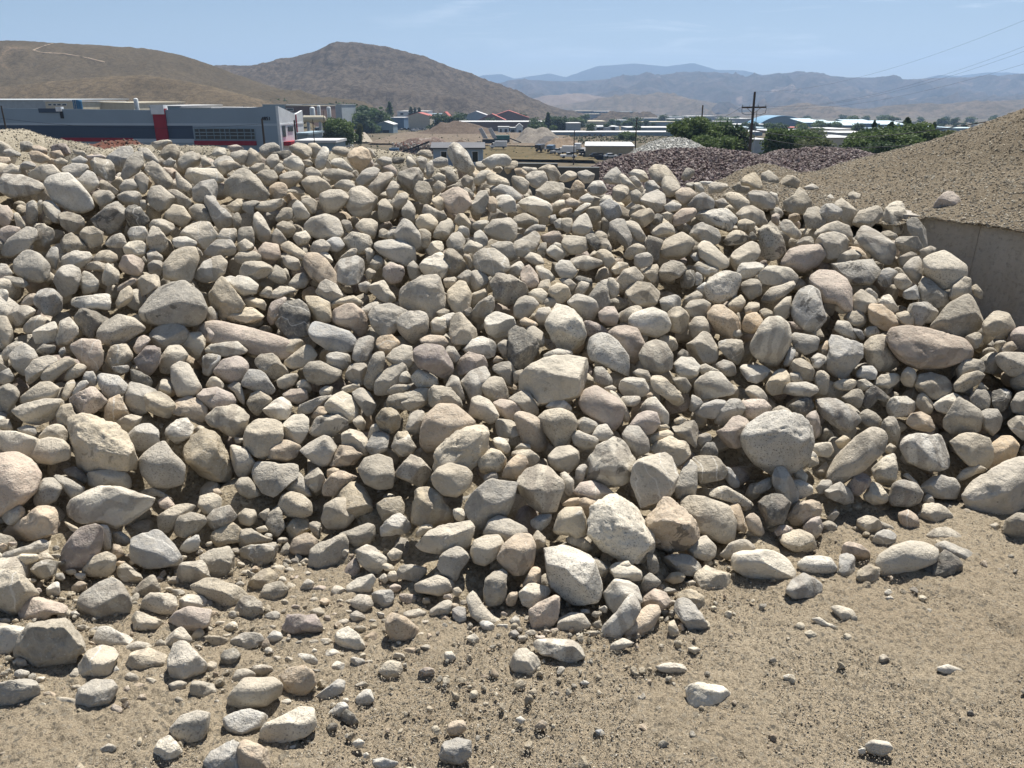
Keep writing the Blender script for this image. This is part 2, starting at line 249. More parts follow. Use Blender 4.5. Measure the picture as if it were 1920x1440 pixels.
# ---------------------------------------------------------------- cobble outlines
# one cobble per line: colour code (capital = angular), optional + (sits on top), optional *key, then outline
ROCKS = """
T 0 250 4.8
g 18,8 24,6 29,9 30,14 26,17 19,16
p 29,11 36,11 42,14 43,19 36,20 30,16
M 43,12 53,9 60,10 67,20 62,22 48,18
o+ 44,17 54,15 58,22 52,24 46,22
o+ 26,16 34,16 44,21 46,25 38,27 29,25
G 2,16 8,14 18,17 21,22 14,22 3,19
o 0,21 8,21 10,26 6,30 -3,31
t 48,24 55,22 61,25 60,29 52,29
g 63,24 72,20 79,24 76,28 66,28
t 65,14 75,16 81,22 72,22 67,19
p 77,20 90,19 97,21 95,23 80,24
g+ 17,28 24,24 33,28 30,32 20,33
t 2,32 10,27 17,31 20,36 10,38 2,36
t 25,37 36,29 50,28 56,33 50,40 38,43 28,40
t+ 41,37 47,34 53,37 47,41 41,43
t 55,31 66,27 81,28 80,34 70,40 57,36
B+ 80,26 86,22 98,24 102,28 104,44 98,43 84,35
g 95,22 108,12 118,12 121,18 116,27 108,34 103,34 100,26
b+ 109,38 114,24 122,17 128,17 129,28 124,36 112,42
t 123,13 133,13 144,26 140,29 131,24 126,18
w 133,9 144,6 152,6 160,11 150,10 145,16 137,12
b+ 144,17 150,10 158,10 162,16 160,23 150,25 145,21
G 146,27 153,22 159,26 155,31 149,31
T+ 129,26 138,25 155,39 158,45 150,49 138,42 129,32
w 160,24 171,15 180,21 180,30 166,33 160,28
w 180,20 185,20 191,30 182,30
w 163,34 170,31 192,31 201,40 199,44 177,47 168,42
t 159,33 163,39 173,47 170,54 160,49 158,40
g+ 173,50 181,43 192,41 197,48 196,57 182,64 174,60
t 0,36 20,38 36,43 39,50 34,54 10,58 4,55 -2,48
w+*slabl 40,45 44,39 54,36 62,36 72,46 83,59 84,67 74,71 62,69 48,61
t+ 69,43 79,33 85,36 90,46 80,54 74,50
T 89,40 95,42 110,55 104,56 90,50 88,46
g 107,49 112,42 120,41 126,47 122,51 112,54
t 121,39 127,34 134,41 132,55 128,55 122,48
t 84,53 90,51 98,51 104,57 96,67 90,65 83,58
t 103,57 112,52 124,52 128,57 126,65 115,66 108,60
t+ 133,55 137,48 144,47 158,58 152,68 142,70 135,65
t 150,51 158,50 172,60 172,65 168,70 160,64 157,58
t+ 184,57 188,54 194,57 196,70 194,80 188,75 184,62
B+*pitted 82,76 92,68 100,59 108,59 113,66 113,75 108,86 98,91 88,84
D 113,70 119,63 126,67 135,78 130,83 117,86 112,82
t 126,60 131,60 133,66 130,70 126,66
t 149,72 156,64 165,66 172,76 166,85 155,80 149,76
b 170,68 176,64 183,64 188,69 191,80 180,80 172,77
g 37,62 44,58 54,68 55,82 48,80 40,72
B 22,64 28,60 33,62 34,80 28,83 22,80
t 33,60 38,59 38,73 34,74
b 53,71 60,70 72,74 78,81 72,91 60,89 55,82
p -2,65 7,65 12,72 11,81 2,84 -4,80
t 12,72 16,71 23,82 22,87 15,84
t 132,85 138,78 148,77 157,82 158,86 150,92 140,88
t 162,92 168,84 178,79 188,80 196,92 194,100 186,105 178,101
t 72,90 76,85 86,84 93,89 92,99 84,104 75,99
w+ 92,99 100,93 109,89 114,93 114,101 108,103 96,102
t 114,87 121,83 130,84 133,90 131,97 118,97
T+ 132,95 137,83 143,86 154,102 150,106 144,108 133,104
p 0,86 8,83 18,85 19,89 10,98 4,100 -2,96
t+ 1,105 8,95 24,84 32,86 33,93 26,104 12,111 3,110
B 33,84 38,79 44,83 49,90 47,96 43,106 35,107 29,102 32,92
B 52,105 58,92 64,90 70,94 80,104 68,107 60,106 54,110
w 111,103 117,97 126,96 131,100 130,113 120,113 113,109
w+ 154,97 158,93 168,93 178,98 176,101 164,104 156,102
g+ 13,115 20,107 28,104 36,109 45,119 44,130 36,134 22,131 13,125
t 132,106 136,103 146,110 147,116 134,118
b 133,118 140,113 146,113 149,120 144,128 135,127
g 41,112 46,102 52,103 53,112 50,124 45,118
t 52,122 56,110 68,106 80,107 83,112 80,117 70,122
t 83,113 90,106 98,105 106,110 106,115 100,117 92,116 84,118
t 74,121 82,116 92,115 97,120 95,125 86,124
p+ 106,119 111,111 120,109 130,115 132,122 126,128 112,126 106,122
t+ 147,118 156,107 166,102 176,103 179,113 174,126 172,133 160,133 148,130
t 174,129 183,116 191,112 196,120 194,133 182,134
t+ 48,130 54,121 64,117 74,123 75,130 68,143 58,147 50,143
y+ 92,130 96,117 102,117 108,124 107,133 98,138 92,134
w 75,124 82,126 90,134 88,142 76,145 72,140
B 0,131 8,128 20,131 32,136 22,139 8,137
w 0,117 6,118 12,127 4,129 -4,128
p 105,138 125,127 124,132 112,142 104,143
t 121,135 128,128 140,127 149,132 142,140 128,147 122,143
t 176,101 183,108 182,112 178,110
T 380 250 4.8
w 6,18 12,13 20,13 24,18 18,20 9,21
p 21,12 30,10 38,13 36,16 24,17
w 24,18 34,15 41,16 38,30 33,29 27,22
Y+ 39,24 43,11 47,12 55,24 54,27 42,29 38,30
w 8,24 20,20 27,22 33,29 22,32 12,31
t 13,27 21,24 30,26 36,31 27,33 18,39 14,35
b 51,13 57,9 64,8 69,12 70,17 62,18 57,23 52,18
D+ 61,18 70,16 78,15 82,18 78,21 71,24 64,21
y 75,11 83,8 92,9 98,14 98,20 90,24 83,20 78,15
y 94,9 102,9 108,14 103,22 98,23 96,14
w+ 101,28 103,20 108,12 114,13 113,20 110,32 104,34
t 55,25 62,19 67,19 69,25 64,32 58,31
w+ 73,24 80,20 86,21 91,28 90,36 80,32 73,29
t 115,14 121,11 129,12 133,16 131,22 124,20 117,18
O+*caramel 132,15 138,11 146,11 152,18 152,24 143,33 137,31 131,22
t 147,12 153,15 156,22 152,22
w+ 114,24 119,22 126,23 136,33 133,35 122,31 115,28
b 106,34 112,31 126,33 136,35 138,40 125,43 112,41
G 154,25 163,20 170,22 170,28 160,29
d 169,21 182,22 180,27 172,28
t 183,20 188,19 192,24 192,32 184,30
t 88,25 95,23 100,27 97,30 90,29
t 41,32 48,27 56,27 55,33 50,36 43,35
t 64,31 70,26 74,31 72,35 66,37
B+*rough 15,50 22,38 32,31 43,34 54,48 60,54 56,60 40,58 22,56 15,53
b 48,36 55,33 64,33 68,40 66,44 58,48 52,42
g 69,38 76,35 85,34 90,38 88,43 77,50 71,46
t 91,32 98,30 105,34 108,40 98,40 92,38
o 60,48 64,44 72,43 76,49 75,57 68,61 61,57
t 89,44 96,38 104,39 112,44 116,50 108,54 102,58 94,53
g 117,48 124,42 132,42 137,47 135,54 126,51
t 138,42 144,34 154,29 159,32 156,42 148,47 139,47
t 149,48 160,36 169,34 172,38 166,48 158,56 152,53
p 161,31 170,28 175,33 174,41 171,40 168,34
t 165,51 170,43 176,43 177,50 170,60 166,55
t+ 105,66 106,55 114,51 124,51 132,56 128,64 120,71 112,72
t+ 128,60 134,50 142,47 152,49 157,58 156,68 146,75 136,73 129,66
t 170,64 176,55 184,52 185,58 181,66 174,70
G 158,70 160,58 165,55 171,66 171,76 164,82 158,78
t+ 2,58 6,54 10,57 16,66 27,73 28,79 20,86 14,87 9,78
y 21,66 28,61 34,64 33,70 27,71
b 27,73 32,71 35,77 34,84 28,85
b 36,63 45,60 52,62 46,66 46,72 42,75 36,70
y+ 45,66 50,62 70,59 77,61 76,66 62,71 50,71
B 88,62 95,55 103,62 103,70 98,73 92,68
w+ 80,65 84,59 90,64 97,74 94,78 87,79 81,72
b 65,76 72,67 79,66 83,72 80,78 68,81
t+ 45,80 46,70 50,69 56,78 61,88 60,97 53,99 47,90
b 64,84 72,79 80,81 84,86 80,94 74,93
t 92,82 98,76 110,73 122,74 126,90 122,94 104,95 92,90
B 125,78 132,77 135,86 130,90 126,88
t 137,84 144,77 152,77 158,81 156,90 154,95 144,90
t 157,88 162,85 169,89 166,95 158,93
t 165,91 170,86 175,87 174,96 167,95
t+ 172,90 180,77 186,78 195,90 197,100 190,105 176,97
g 180,66 186,58 192,70 191,84 186,78 179,74
B*slabmid 176,36 188,32 198,31 199,45 192,54 188,57 180,50 175,44
t 12,95 18,86 30,86 31,93 28,100
b 31,96 33,85 44,84 46,90 46,104 40,106 32,100
y+ 30,100 38,95 45,99 46,105 38,108 31,106
t 0,108 4,104 12,96 26,96 31,103 28,109 16,112 6,110
T 61,86 66,85 72,91 77,98 70,103 63,97
w 80,96 84,89 92,87 97,94 92,103 84,101
t 96,106 100,98 108,95 115,101 113,106 104,111 98,109
g 110,98 118,93 124,94 128,101 122,107 113,105
Y 125,97 135,89 150,92 155,97 150,107 136,108 126,103
p 50,105 56,98 68,100 71,110 66,114 56,113 50,109
t+ 71,100 78,97 92,107 95,113 90,115 80,110 71,105
w 156,98 168,95 180,97 190,103 192,114 184,120 170,114 160,108 155,103
t 28,112 34,106 46,106 54,111 54,115 44,115 36,119 30,117
t+ 71,112 76,108 86,113 88,120 86,125 78,122 72,117
t 120,115 134,103 139,102 140,109 130,113 122,115
t 146,104 150,102 155,107 150,120 148,115
b 150,118 157,107 163,113 162,120 155,124
o+*loaf 91,113 95,108 104,108 112,115 124,132 124,138 115,140 98,130 92,121
w 104,107 112,107 117,112 117,118 112,116
w+ 118,122 124,114 138,110 144,114 147,125 142,134 130,137 122,133
t 0,124 8,112 16,110 22,116 20,126 10,134 0,130
y+ 30,125 38,116 50,114 62,120 62,127 50,131 38,131 31,128
b 58,130 66,118 74,124 76,134 70,136
P 163,121 170,116 180,118 181,127 176,136 168,135 162,128
t 145,125 150,121 156,124 155,130 148,132
y 77,136 84,127 92,125 96,132 92,139 82,140
w+ 24,134 32,128 42,130 50,136 48,144 36,146 28,142
w 8,143 16,131 28,128 34,132 26,138 30,147 14,148
t+ 101,144 106,135 112,131 120,134 126,146 118,152 106,150
w 140,136 147,133 152,136 148,144 142,142
W 149,140 158,129 164,134 176,152 172,156 160,150
b 184,120 190,113 194,118 197,130 190,133 186,130
T 760 250 4.8
w 0,22 3,19 11,29 9,32 2,32
t 8,20 14,15 22,15 25,20 23,23 14,20
t 7,24 14,20 19,22 21,30 17,33 10,30
t 24,24 32,21 38,23 38,29 30,31 26,30
w+*egg 37,16 41,9 48,9 56,18 64,34 60,38 50,34 40,26
b+ 36,30 40,29 47,40 48,44 40,45 36,38
w 68,25 80,19 90,19 96,24 92,30 82,29 78,33 72,28
t 63,26 70,25 74,30 68,35 64,32
t 78,29 84,28 88,32 85,36 79,34
Y 88,32 97,24 102,25 101,30 94,33 95,38 90,38
o 98,32 104,31 110,36 108,40 100,37
w 104,30 118,31 120,33 112,36 106,33
y 118,33 128,28 134,29 140,38 139,43 130,44 128,37
t+ 109,38 114,34 124,34 129,39 128,45 120,51 110,46
t 138,40 146,34 155,34 154,40 146,44 140,43
t 155,35 163,33 172,38 168,44 161,45 156,40
G 178,40 188,28 194,36 197,45 188,46 180,44
w 62,41 68,34 76,33 78,37 72,43 66,47 62,45
y+ 72,38 78,35 92,42 93,46 84,47 74,46
t 94,42 98,37 104,38 111,44 112,52 106,55 98,50
t 50,40 56,37 61,42 61,49 56,50 51,46
y 24,40 30,35 36,37 36,43 28,44
g 19,28 24,23 26,34 22,41 19,38
B+ 5,54 12,43 20,44 25,52 24,62 20,65 10,60
y 24,48 30,42 36,43 36,50 28,56 25,54
p*rose 32,56 37,50 48,49 56,53 59,62 54,70 44,74 38,68
y 24,59 30,55 35,62 38,70 30,69 24,64
G 51,48 56,48 63,56 60,60 54,55
w 77,52 86,46 96,48 104,56 103,61 94,60 86,54 78,56
y 62,60 66,49 72,49 75,58 72,70 64,76 58,72 57,65
o 71,62 78,56 82,58 82,73 75,70
W+*cleft 82,56 90,53 96,57 103,68 101,72 92,73 82,66
w+ 102,60 108,55 118,55 130,64 132,71 124,77 112,71 103,66
B 117,52 128,44 140,42 143,48 142,55 132,63 122,60
o 149,50 154,39 161,46 161,55 154,60 148,57
w 163,48 168,42 176,41 182,52 180,55 170,55 164,52
w 157,58 164,54 170,58 168,62 158,62
o 143,61 149,58 158,62 154,67 146,66
o 136,72 140,68 150,67 150,71 142,75
w 149,74 156,66 164,61 168,63 162,69 152,77
b 163,70 170,61 175,64 176,78 170,85 165,80
G 175,62 182,58 192,64 196,74 184,80 177,72
w 174,62 180,55 187,57 186,63 178,64
w+ 151,82 157,73 163,72 168,84 164,91 154,91 150,87
t 140,75 150,77 151,86 146,91 142,88
y 133,80 140,76 144,82 143,88 136,86
t 130,74 135,73 136,78 131,82
t 12,64 16,62 28,69 38,74 38,78 30,80 20,76 13,69
y 9,80 14,73 22,72 29,79 28,86 22,88 12,85
b 11,88 16,84 23,90 23,101 18,104 12,100
Y 24,90 32,80 40,77 44,84 42,90 34,97 25,95
t 43,80 46,73 55,71 60,84 58,87 50,85
w 45,89 50,82 57,86 58,93 55,96 50,90
t 35,98 42,90 49,88 54,96 51,107 42,105 36,102
w 60,82 66,78 76,78 76,82 70,87 62,87
t+ 71,86 80,78 94,76 100,82 100,93 94,98 80,95 72,91
b 96,74 108,72 120,78 118,84 108,87 100,82
g 62,90 68,86 74,92 74,100 66,104 62,98
b 98,98 110,92 116,88 122,92 118,104 108,112 101,110
g 102,90 116,82 126,82 125,90 118,87 104,95
p 120,94 126,89 138,88 142,95 140,100 126,99
y 141,98 144,92 162,93 165,104 158,108 148,109 142,102
D+ 162,92 168,88 174,95 177,104 172,107 164,100
Y 173,93 182,95 187,105 182,109 176,104
w+ 127,104 132,99 142,106 144,112 138,115 128,110
w 131,98 136,97 146,104 148,110 144,112
b 117,108 122,99 127,98 127,106 125,112
w 19,105 25,96 33,97 35,105 28,112 20,110
Y 52,103 58,96 70,100 70,104 62,108 52,107
b 75,100 84,97 96,98 101,108 100,114 94,117 86,110
b+ 35,109 40,101 45,102 54,117 56,125 48,130 40,128
W+ 13,118 20,112 32,107 38,112 38,126 34,130 18,129 14,124
g+*disc 61,110 68,104 80,104 92,113 93,122 82,130 66,124 61,117
t 52,108 58,109 62,120 58,122
t 106,112 112,107 122,109 126,114 124,121 116,118 110,115
w 92,124 98,116 105,115 108,120 102,129 94,127
p+ 102,128 106,120 111,118 119,127 120,136 114,140 106,135
w 117,120 121,119 130,124 135,131 128,135 120,130
w+ 134,120 140,114 148,115 155,124 150,131 140,130
y 146,113 162,110 178,115 176,119 162,124 150,120
y 170,108 178,104 184,106 190,116 186,124 178,118
g 46,130 54,123 60,123 58,138 50,133
t 57,124 66,123 75,129 74,138 62,142 58,135
B+*speck 75,130 84,124 96,128 108,136 112,146 104,152 90,154 80,148 76,138
D 151,132 156,127 169,132 168,138 158,134
T+*trap -2,140 14,131 28,126 36,140 38,152 31,162 28,172 18,168 0,162 -4,150
y 34,131 44,129 48,133 40,141 36,138
y 38,142 48,132 54,134 60,146 58,156 50,166 42,158 38,150
t 117,143 122,133 130,131 132,138 126,146
y+ 128,148 130,138 138,134 146,138 149,146 142,153 132,154
t 137,131 148,131 154,136 150,142
t 149,148 158,133 168,133 160,146
b 163,150 174,134 182,140 184,152 180,162 172,158
w 174,134 184,129 192,136 192,150 186,152 182,140
T 1140 290 4.8
w 10,18 14,17 25,29 22,32 12,26
w 17,18 24,13 32,14 38,21 34,26 28,24 22,20
t 18,21 24,19 31,26 30,30 26,29
y*chunk 37,14 42,9 52,10 60,20 65,28 58,32 47,27 41,24 38,18
t+ 48,28 50,20 58,19 65,28 62,36 54,38 49,34
G 32,26 40,22 47,30 46,36 36,35
t 3,32 10,26 18,28 20,34 10,44 4,38
g 20,34 26,31 30,35 30,46 22,44
t 30,40 36,33 44,31 51,36 52,45 46,54 36,48 31,46
b 66,20 70,12 77,13 78,18 74,22 68,24
b 69,26 77,24 79,33 72,31
w 76,25 82,24 88,32 88,36 80,33
o+ 61,34 66,30 74,30 80,36 74,42 68,45 61,40
w 50,46 58,42 66,45 64,50 54,52
t 71,46 78,38 86,34 95,41 95,49 84,52 76,52
T 86,28 96,25 106,26 109,30 102,34 90,35 87,32
w 81,24 92,24 100,26 88,29
t 118,26 124,18 132,16 137,22 139,32 130,34 122,30
b 109,28 118,22 120,28 128,29 126,36 116,34
t 101,36 108,33 118,35 127,42 126,48 118,52 110,44
G 95,42 104,39 108,46 100,49 96,48
t+ 124,36 130,32 142,33 150,40 150,47 142,50 132,46 125,42
w 145,33 152,35 154,45 150,46
B 152,28 160,19 168,18 175,26 168,31 158,35
G 138,17 144,13 150,18 156,24 150,30 140,28
B+ 158,42 168,36 172,28 178,34 184,44 180,52 170,55 160,50
t 175,30 184,26 190,30 184,35
b 18,53 22,46 27,44 32,49 24,53 20,59
t+ 18,56 28,50 38,48 42,53 40,59 31,66 26,60
Y 47,54 52,51 60,54 54,60
P 54,60 66,49 76,46 80,52 78,58 62,65
D 39,56 46,52 50,56 48,63 40,64
W*notch 78,54 84,51 104,49 110,50 116,58 112,70 104,66 98,64 84,61 76,60
G+ 69,66 76,61 86,62 100,68 103,78 96,80 80,79 72,73
t 115,54 122,47 130,46 140,52 142,60 136,64 126,62 118,58
y 115,60 124,58 132,61 133,66 128,71 118,68
b 1,62 8,58 15,58 20,70 24,80 18,85 6,76 0,70
t+ 14,60 20,58 27,62 34,74 32,79 24,76 17,68
y+ 38,69 44,64 52,60 58,64 61,72 50,75 40,72
t 46,86 52,76 66,70 76,76 78,80 72,90 62,95 50,92
b 33,84 36,73 44,75 50,77 46,88 46,95 40,96 34,90
T 102,80 114,66 122,69 127,75 120,80 108,82
D 126,72 130,69 135,75 133,78 128,77
Y*mossy 136,70 140,64 152,66 158,78 162,86 156,95 144,95 137,88
w 154,62 158,57 164,59 175,72 172,77 164,74 156,68
p 147,54 152,49 155,54 153,66 147,60
b 176,56 180,48 188,46 196,52 197,62 190,66 180,66
b 168,82 174,75 182,73 188,77 184,82 172,84
p*pill 158,94 162,86 174,82 190,81 196,90 188,100 176,106 164,102 155,98
y+ 83,92 81,82 86,77 92,79 108,94 108,101 100,103 90,98
t 109,96 114,86 128,78 136,80 137,92 130,96 120,100 112,106
t 14,92 18,84 26,79 33,83 34,88 24,93 18,96
t+ 21,96 26,90 36,88 41,93 41,98 30,103 23,100
t 73,90 80,88 84,96 78,96
b 76,102 82,96 90,99 100,103 98,108 88,110 80,107
w 114,106 120,98 134,96 142,100 141,104 130,110 118,112
b+ 44,108 50,99 58,95 67,98 71,103 64,110 53,115 46,112
t 30,106 38,100 46,97 44,110 42,117 36,112
y 2,104 8,96 18,98 20,103 12,107 6,108
t 8,114 14,104 24,101 32,110 30,115 20,118 12,125 8,118
D 64,112 68,105 77,103 79,114 74,122 66,120
g 79,104 86,110 84,116 78,118
w+*granite 88,118 94,108 106,104 118,108 121,118 114,128 100,134 90,130 87,122
w 80,120 88,114 90,120 86,127 81,124
b 120,116 130,110 138,114 138,126 128,131 120,122
w 132,110 144,101 158,100 170,105 172,112 164,120 150,118 140,116
t 136,132 146,120 158,117 168,112 170,118 158,128 146,134 137,137
t 15,127 18,119 26,113 36,115 47,124 46,132 38,138 26,135
t 0,110 6,112 10,120 8,128 0,130
g 42,136 48,129 60,126 66,129 66,137 58,141 48,140
t 68,135 70,128 80,122 86,126 82,131 72,134
t 69,138 74,132 86,130 92,134 90,146 80,148 72,146
t 108,134 114,127 122,125 124,132 120,141 114,143 109,138
y 123,138 128,132 136,132 136,140 128,147 124,150
y 150,138 158,130 165,126 164,145 156,150 148,150
o+ 90,143 96,136 104,135 114,142 120,154 119,164 110,168 98,160 91,150
t+*roots 166,136 172,122 182,117 190,122 192,135 196,147 188,158 178,160 168,150 165,142
T 1520 290 4.8
w 14,38 18,35 22,40 18,43
t 31,36 38,33 46,36 42,41 36,41
t 22,42 28,36 34,40 42,50 41,58 36,64 28,60 23,50
T+ 4,56 8,48 16,43 27,49 28,54 22,60 8,63
B 40,58 44,50 60,46 66,48 64,58 56,64 42,66 38,62
W+*tipped 63,62 68,48 74,41 82,41 86,46 86,60 82,70 76,73 66,67
b 86,60 90,54 96,57 104,68 107,78 104,86 98,84 92,74 88,68
P*lonely 110,50 112,43 120,35 128,32 134,36 136,44 128,48 118,52
t+*barrel 40,72 46,65 52,64 64,71 78,83 83,92 80,99 72,101 60,95 44,80
t 1,70 8,64 24,60 34,64 37,72 36,80 28,74 16,70 4,74
t 3,80 10,72 22,70 32,73 37,80 34,90 22,96 12,98 8,90
y 22,100 24,92 36,84 46,83 48,90 38,98 28,102
b 62,70 70,68 80,73 76,77 68,75
b 74,78 80,74 96,74 102,82 100,90 92,90 82,88
b 80,92 90,87 96,90 92,95 86,101 80,100
B 13,102 24,97 44,94 56,93 62,102 60,110 50,118 40,119 28,112 20,106
G 60,115 64,104 74,100 78,106 74,115 66,120 60,118
t 82,102 90,94 97,91 100,96 100,110 96,116 88,110
w+*cream 102,95 108,89 118,85 128,91 140,100 140,108 132,118 116,122 108,114 103,106
t 98,86 108,82 114,85 108,90 102,94 99,90
t 75,112 80,106 86,108 92,116 84,123 76,118
g 81,128 86,120 94,117 100,124 98,130 88,130
b 96,120 102,109 108,112 118,122 130,126 120,140 110,136 100,130
t 124,128 128,118 138,110 144,112 145,124 136,132 128,133
b 144,118 150,116 155,124 154,130 146,126
p+ 0,110 8,104 22,105 32,112 36,120 37,140 30,142 24,134 12,132 6,122 0,116
t 38,128 46,121 56,128 60,134 52,140 44,147 38,144
w 47,124 52,119 60,126 61,134 54,130
w 61,134 66,126 72,125 76,134 80,140 72,144 64,138
b*shade 114,148 124,136 140,126 150,127 156,140 158,148 150,158 138,168 122,170 110,165 108,155
g 84,140 90,131 104,132 116,140 110,150 94,154 86,148
T 0 530 4.8
w 0,5 8,7 6,18 0,24 -6,14
o 16,20 24,12 33,7 34,14 30,20 22,21
g+ 31,14 36,6 42,4 50,6 56,14 56,24 48,30 38,28 31,20
W+ 60,17 66,14 80,12 96,10 103,14 104,20 96,24 80,23 66,24
t+ 103,22 108,8 116,3 122,7 118,16 108,25 99,22
t 4,30 12,22 24,20 31,22 31,28 20,38 10,41 6,37
t 21,39 28,32 36,29 42,33 38,40 30,46 22,45
w 30,44 38,38 48,35 53,39 50,52 42,55 30,54
w 50,50 54,34 62,31 70,40 70,46 62,55 52,56
D*char 67,32 72,24 84,23 94,26 98,32 90,40 84,50 74,46 68,38
t+ 88,44 94,35 106,29 120,32 132,42 124,46 112,54 104,58 92,54 88,49
b+*scar 126,26 134,14 142,5 154,0 166,-1 180,10 185,22 184,32 176,38 160,38 142,38 130,34
g 135,44 140,40 154,37 168,38 172,43 166,54 152,58 142,62 135,56
p 119,60 124,50 132,46 135,52 128,60 122,68
t -4,30 6,31 11,42 12,50 8,57 0,58 -5,50
Y 163,55 172,44 180,44 186,54 184,62 178,69 170,64
p 182,44 190,36 196,38 197,50 192,58 186,54
M+ 121,70 132,58 142,58 144,64 142,80 136,86 128,82
y 144,68 152,57 162,56 169,65 166,71 158,76 152,82 144,80
p+*heart 64,56 74,51 90,52 92,64 92,72 86,81 78,79 70,68 64,60
T 92,62 104,57 114,55 119,64 118,72 108,75 98,76 93,70
g 98,76 116,74 116,80 108,82 102,81
g 8,66 14,59 22,55 30,60 34,68 30,74 22,85 12,76
B 30,58 38,55 50,56 52,62 44,64 34,68
t -2,66 10,54 18,50 24,55 14,60 8,68 6,72 -3,74
t+ 22,80 30,70 44,64 52,64 54,69 46,76 38,82 28,92 22,90
y+ 37,84 42,76 56,68 66,68 68,73 58,80 46,90 39,88
y 57,88 62,76 72,72 78,76 72,84 62,88
G 52,60 58,57 60,66 55,68
g 77,80 86,80 87,92 80,94 74,88
t 88,84 92,82 106,84 115,92 112,100 100,106 94,100 89,92
t+ 154,76 162,71 170,74 178,88 182,96 176,101 160,102 155,90
y 141,96 146,86 154,88 154,100 146,100
D 118,76 126,80 140,88 140,93 130,94 118,88
t 0,80 8,75 12,80 13,88 0,93
g -3,96 10,90 20,88 21,92 14,108 12,118 8,123 -2,122
y+ 14,108 22,100 36,90 44,89 53,95 52,104 40,106 24,108
t 54,104 60,90 66,87 68,92 62,104 57,108
w 62,104 72,88 78,88 80,92 72,98 66,108
P+*mauve 63,103 70,98 84,91 88,94 96,107 92,112 78,120 72,123 66,116
y+ 10,116 20,110 40,105 56,105 58,110 50,122 36,128 20,125 12,120
b 50,118 56,108 64,108 66,116 72,123 64,132 54,130
o 94,112 100,103 108,101 112,110 117,118 104,128 94,126
g 111,98 118,90 128,90 142,98 144,108 128,118 120,118 112,108
y+ 126,106 132,100 144,98 156,105 158,112 154,122 142,121 130,114
O 151,112 158,102 168,101 180,106 187,114 186,122 180,125 166,120 154,118
p 177,102 184,96 196,94 200,106 198,112 190,115 182,107
t 185,124 190,117 198,116 202,122 198,130 190,130
g 182,70 186,64 197,64 198,78 188,82 182,78
y 184,60 190,55 198,57 197,63 186,64
Y 101,127 112,120 126,118 131,124 122,130 114,138 104,132
g+ 115,138 122,130 136,125 142,134 143,146 136,152 126,156 116,150
W+ 149,130 158,123 168,122 174,130 172,138 160,145 150,140
t 0,123 8,123 12,132 4,134 -3,132
w -3,134 14,134 32,140 34,148 24,160 10,158 0,152
t 34,140 42,130 54,126 60,134 62,144 50,142 36,145
g 14,132 24,128 32,130 33,138 22,137
y 174,132 180,128 185,130 182,136 176,137
T 380 530 4.8
B+*block 6,16 8,2 16,-8 22,0 34,14 39,22 30,28 18,35 13,30 8,22
y 36,16 44,13 54,15 58,20 56,27 50,22 40,22
Y+ 22,34 30,24 40,21 52,24 55,30 50,36 36,37
y 3,24 8,21 13,28 13,35 4,36
y 50,10 58,2 64,5 60,14 52,12
t 60,10 70,3 84,4 90,10 76,10 62,18 58,14
p 57,30 62,16 74,12 76,20 70,28 64,38 58,40
o 60,28 66,25 70,28 66,34 60,34
D+*slate 61,41 69,32 70,24 76,18 86,15 92,20 96,28 95,48 88,50 74,50 64,45
y 92,12 104,13 114,18 116,34 112,37 100,34 97,26
y 114,22 118,17 130,11 142,12 150,20 144,22 128,20 116,25
p 116,26 124,20 136,19 144,26 148,34 146,46 142,50 134,42 122,38 115,34
y 142,24 150,18 160,16 162,20 154,24 150,32 148,38 144,28
G+*blue 149,28 158,20 168,19 180,25 188,27 176,40 172,46 158,48 154,40
t+ 173,36 178,28 192,24 200,28 204,34 202,45 190,55 180,48 173,40
p*bar -2,42 4,36 16,35 40,40 60,46 78,52 80,60 76,68 60,68 44,64 20,56 4,54
y 69,58 76,50 86,50 95,54 88,60 76,67 70,65
g+*plank 96,38 102,34 112,38 132,44 138,52 136,60 126,64 112,60 100,52 96,46
t+ 72,72 84,62 94,55 100,56 104,62 100,70 90,76 78,78
y+ 1,62 6,56 24,53 34,53 40,60 38,64 20,66 4,65
p 10,80 18,70 30,66 38,68 41,74 40,84 34,92 24,90 14,86
g 0,66 8,64 18,67 12,78 6,84 0,82
b 47,70 52,64 64,64 68,66 70,72 80,80 70,88 62,87 54,80 48,75
g+ 35,90 42,78 50,77 56,82 65,96 62,100 56,101 44,96 36,93
g 112,64 120,62 132,65 133,74 124,80 112,76
g+ 136,60 140,50 148,47 154,50 153,60 148,70 140,72 135,68
o 155,52 160,48 170,47 178,54 174,60 166,68 160,62
b+ 145,90 150,72 156,60 162,60 164,70 162,80 154,96 148,96
t 165,68 172,60 180,56 188,58 190,72 184,80 174,76
b+ 91,78 96,72 106,71 116,76 126,79 127,83 116,90 104,92 94,88
t 127,88 132,74 148,72 148,82 144,92 130,90
w 67,88 74,83 84,81 86,85 82,92 74,96 68,94
t 83,92 88,87 94,88 98,94 98,100 90,98
p 72,100 78,94 90,95 97,97 96,104 86,109 74,106
b 154,98 158,82 170,74 182,71 187,76 186,82 178,90 168,100 156,102
W 175,84 184,79 188,84 186,90 178,90
t+ 164,97 172,92 186,91 191,94 180,99 168,101
y 125,94 134,91 142,90 144,94 136,99 126,98
t 133,100 142,95 150,96 156,110 155,118 148,120 142,112 136,104
t 2,92 8,85 14,85 20,92 20,96 8,97
p 0,96 14,95 26,100 30,106 26,112 10,114 2,110
t 21,94 28,88 34,91 38,104 38,111 34,108 28,98
b 40,108 44,100 50,97 60,102 62,106 56,112 50,120 44,118
w+ 54,114 62,106 72,103 80,108 82,114 76,122 64,124 54,120
T+ 80,115 88,110 104,103 112,98 120,94 121,98 110,106 98,118 84,118
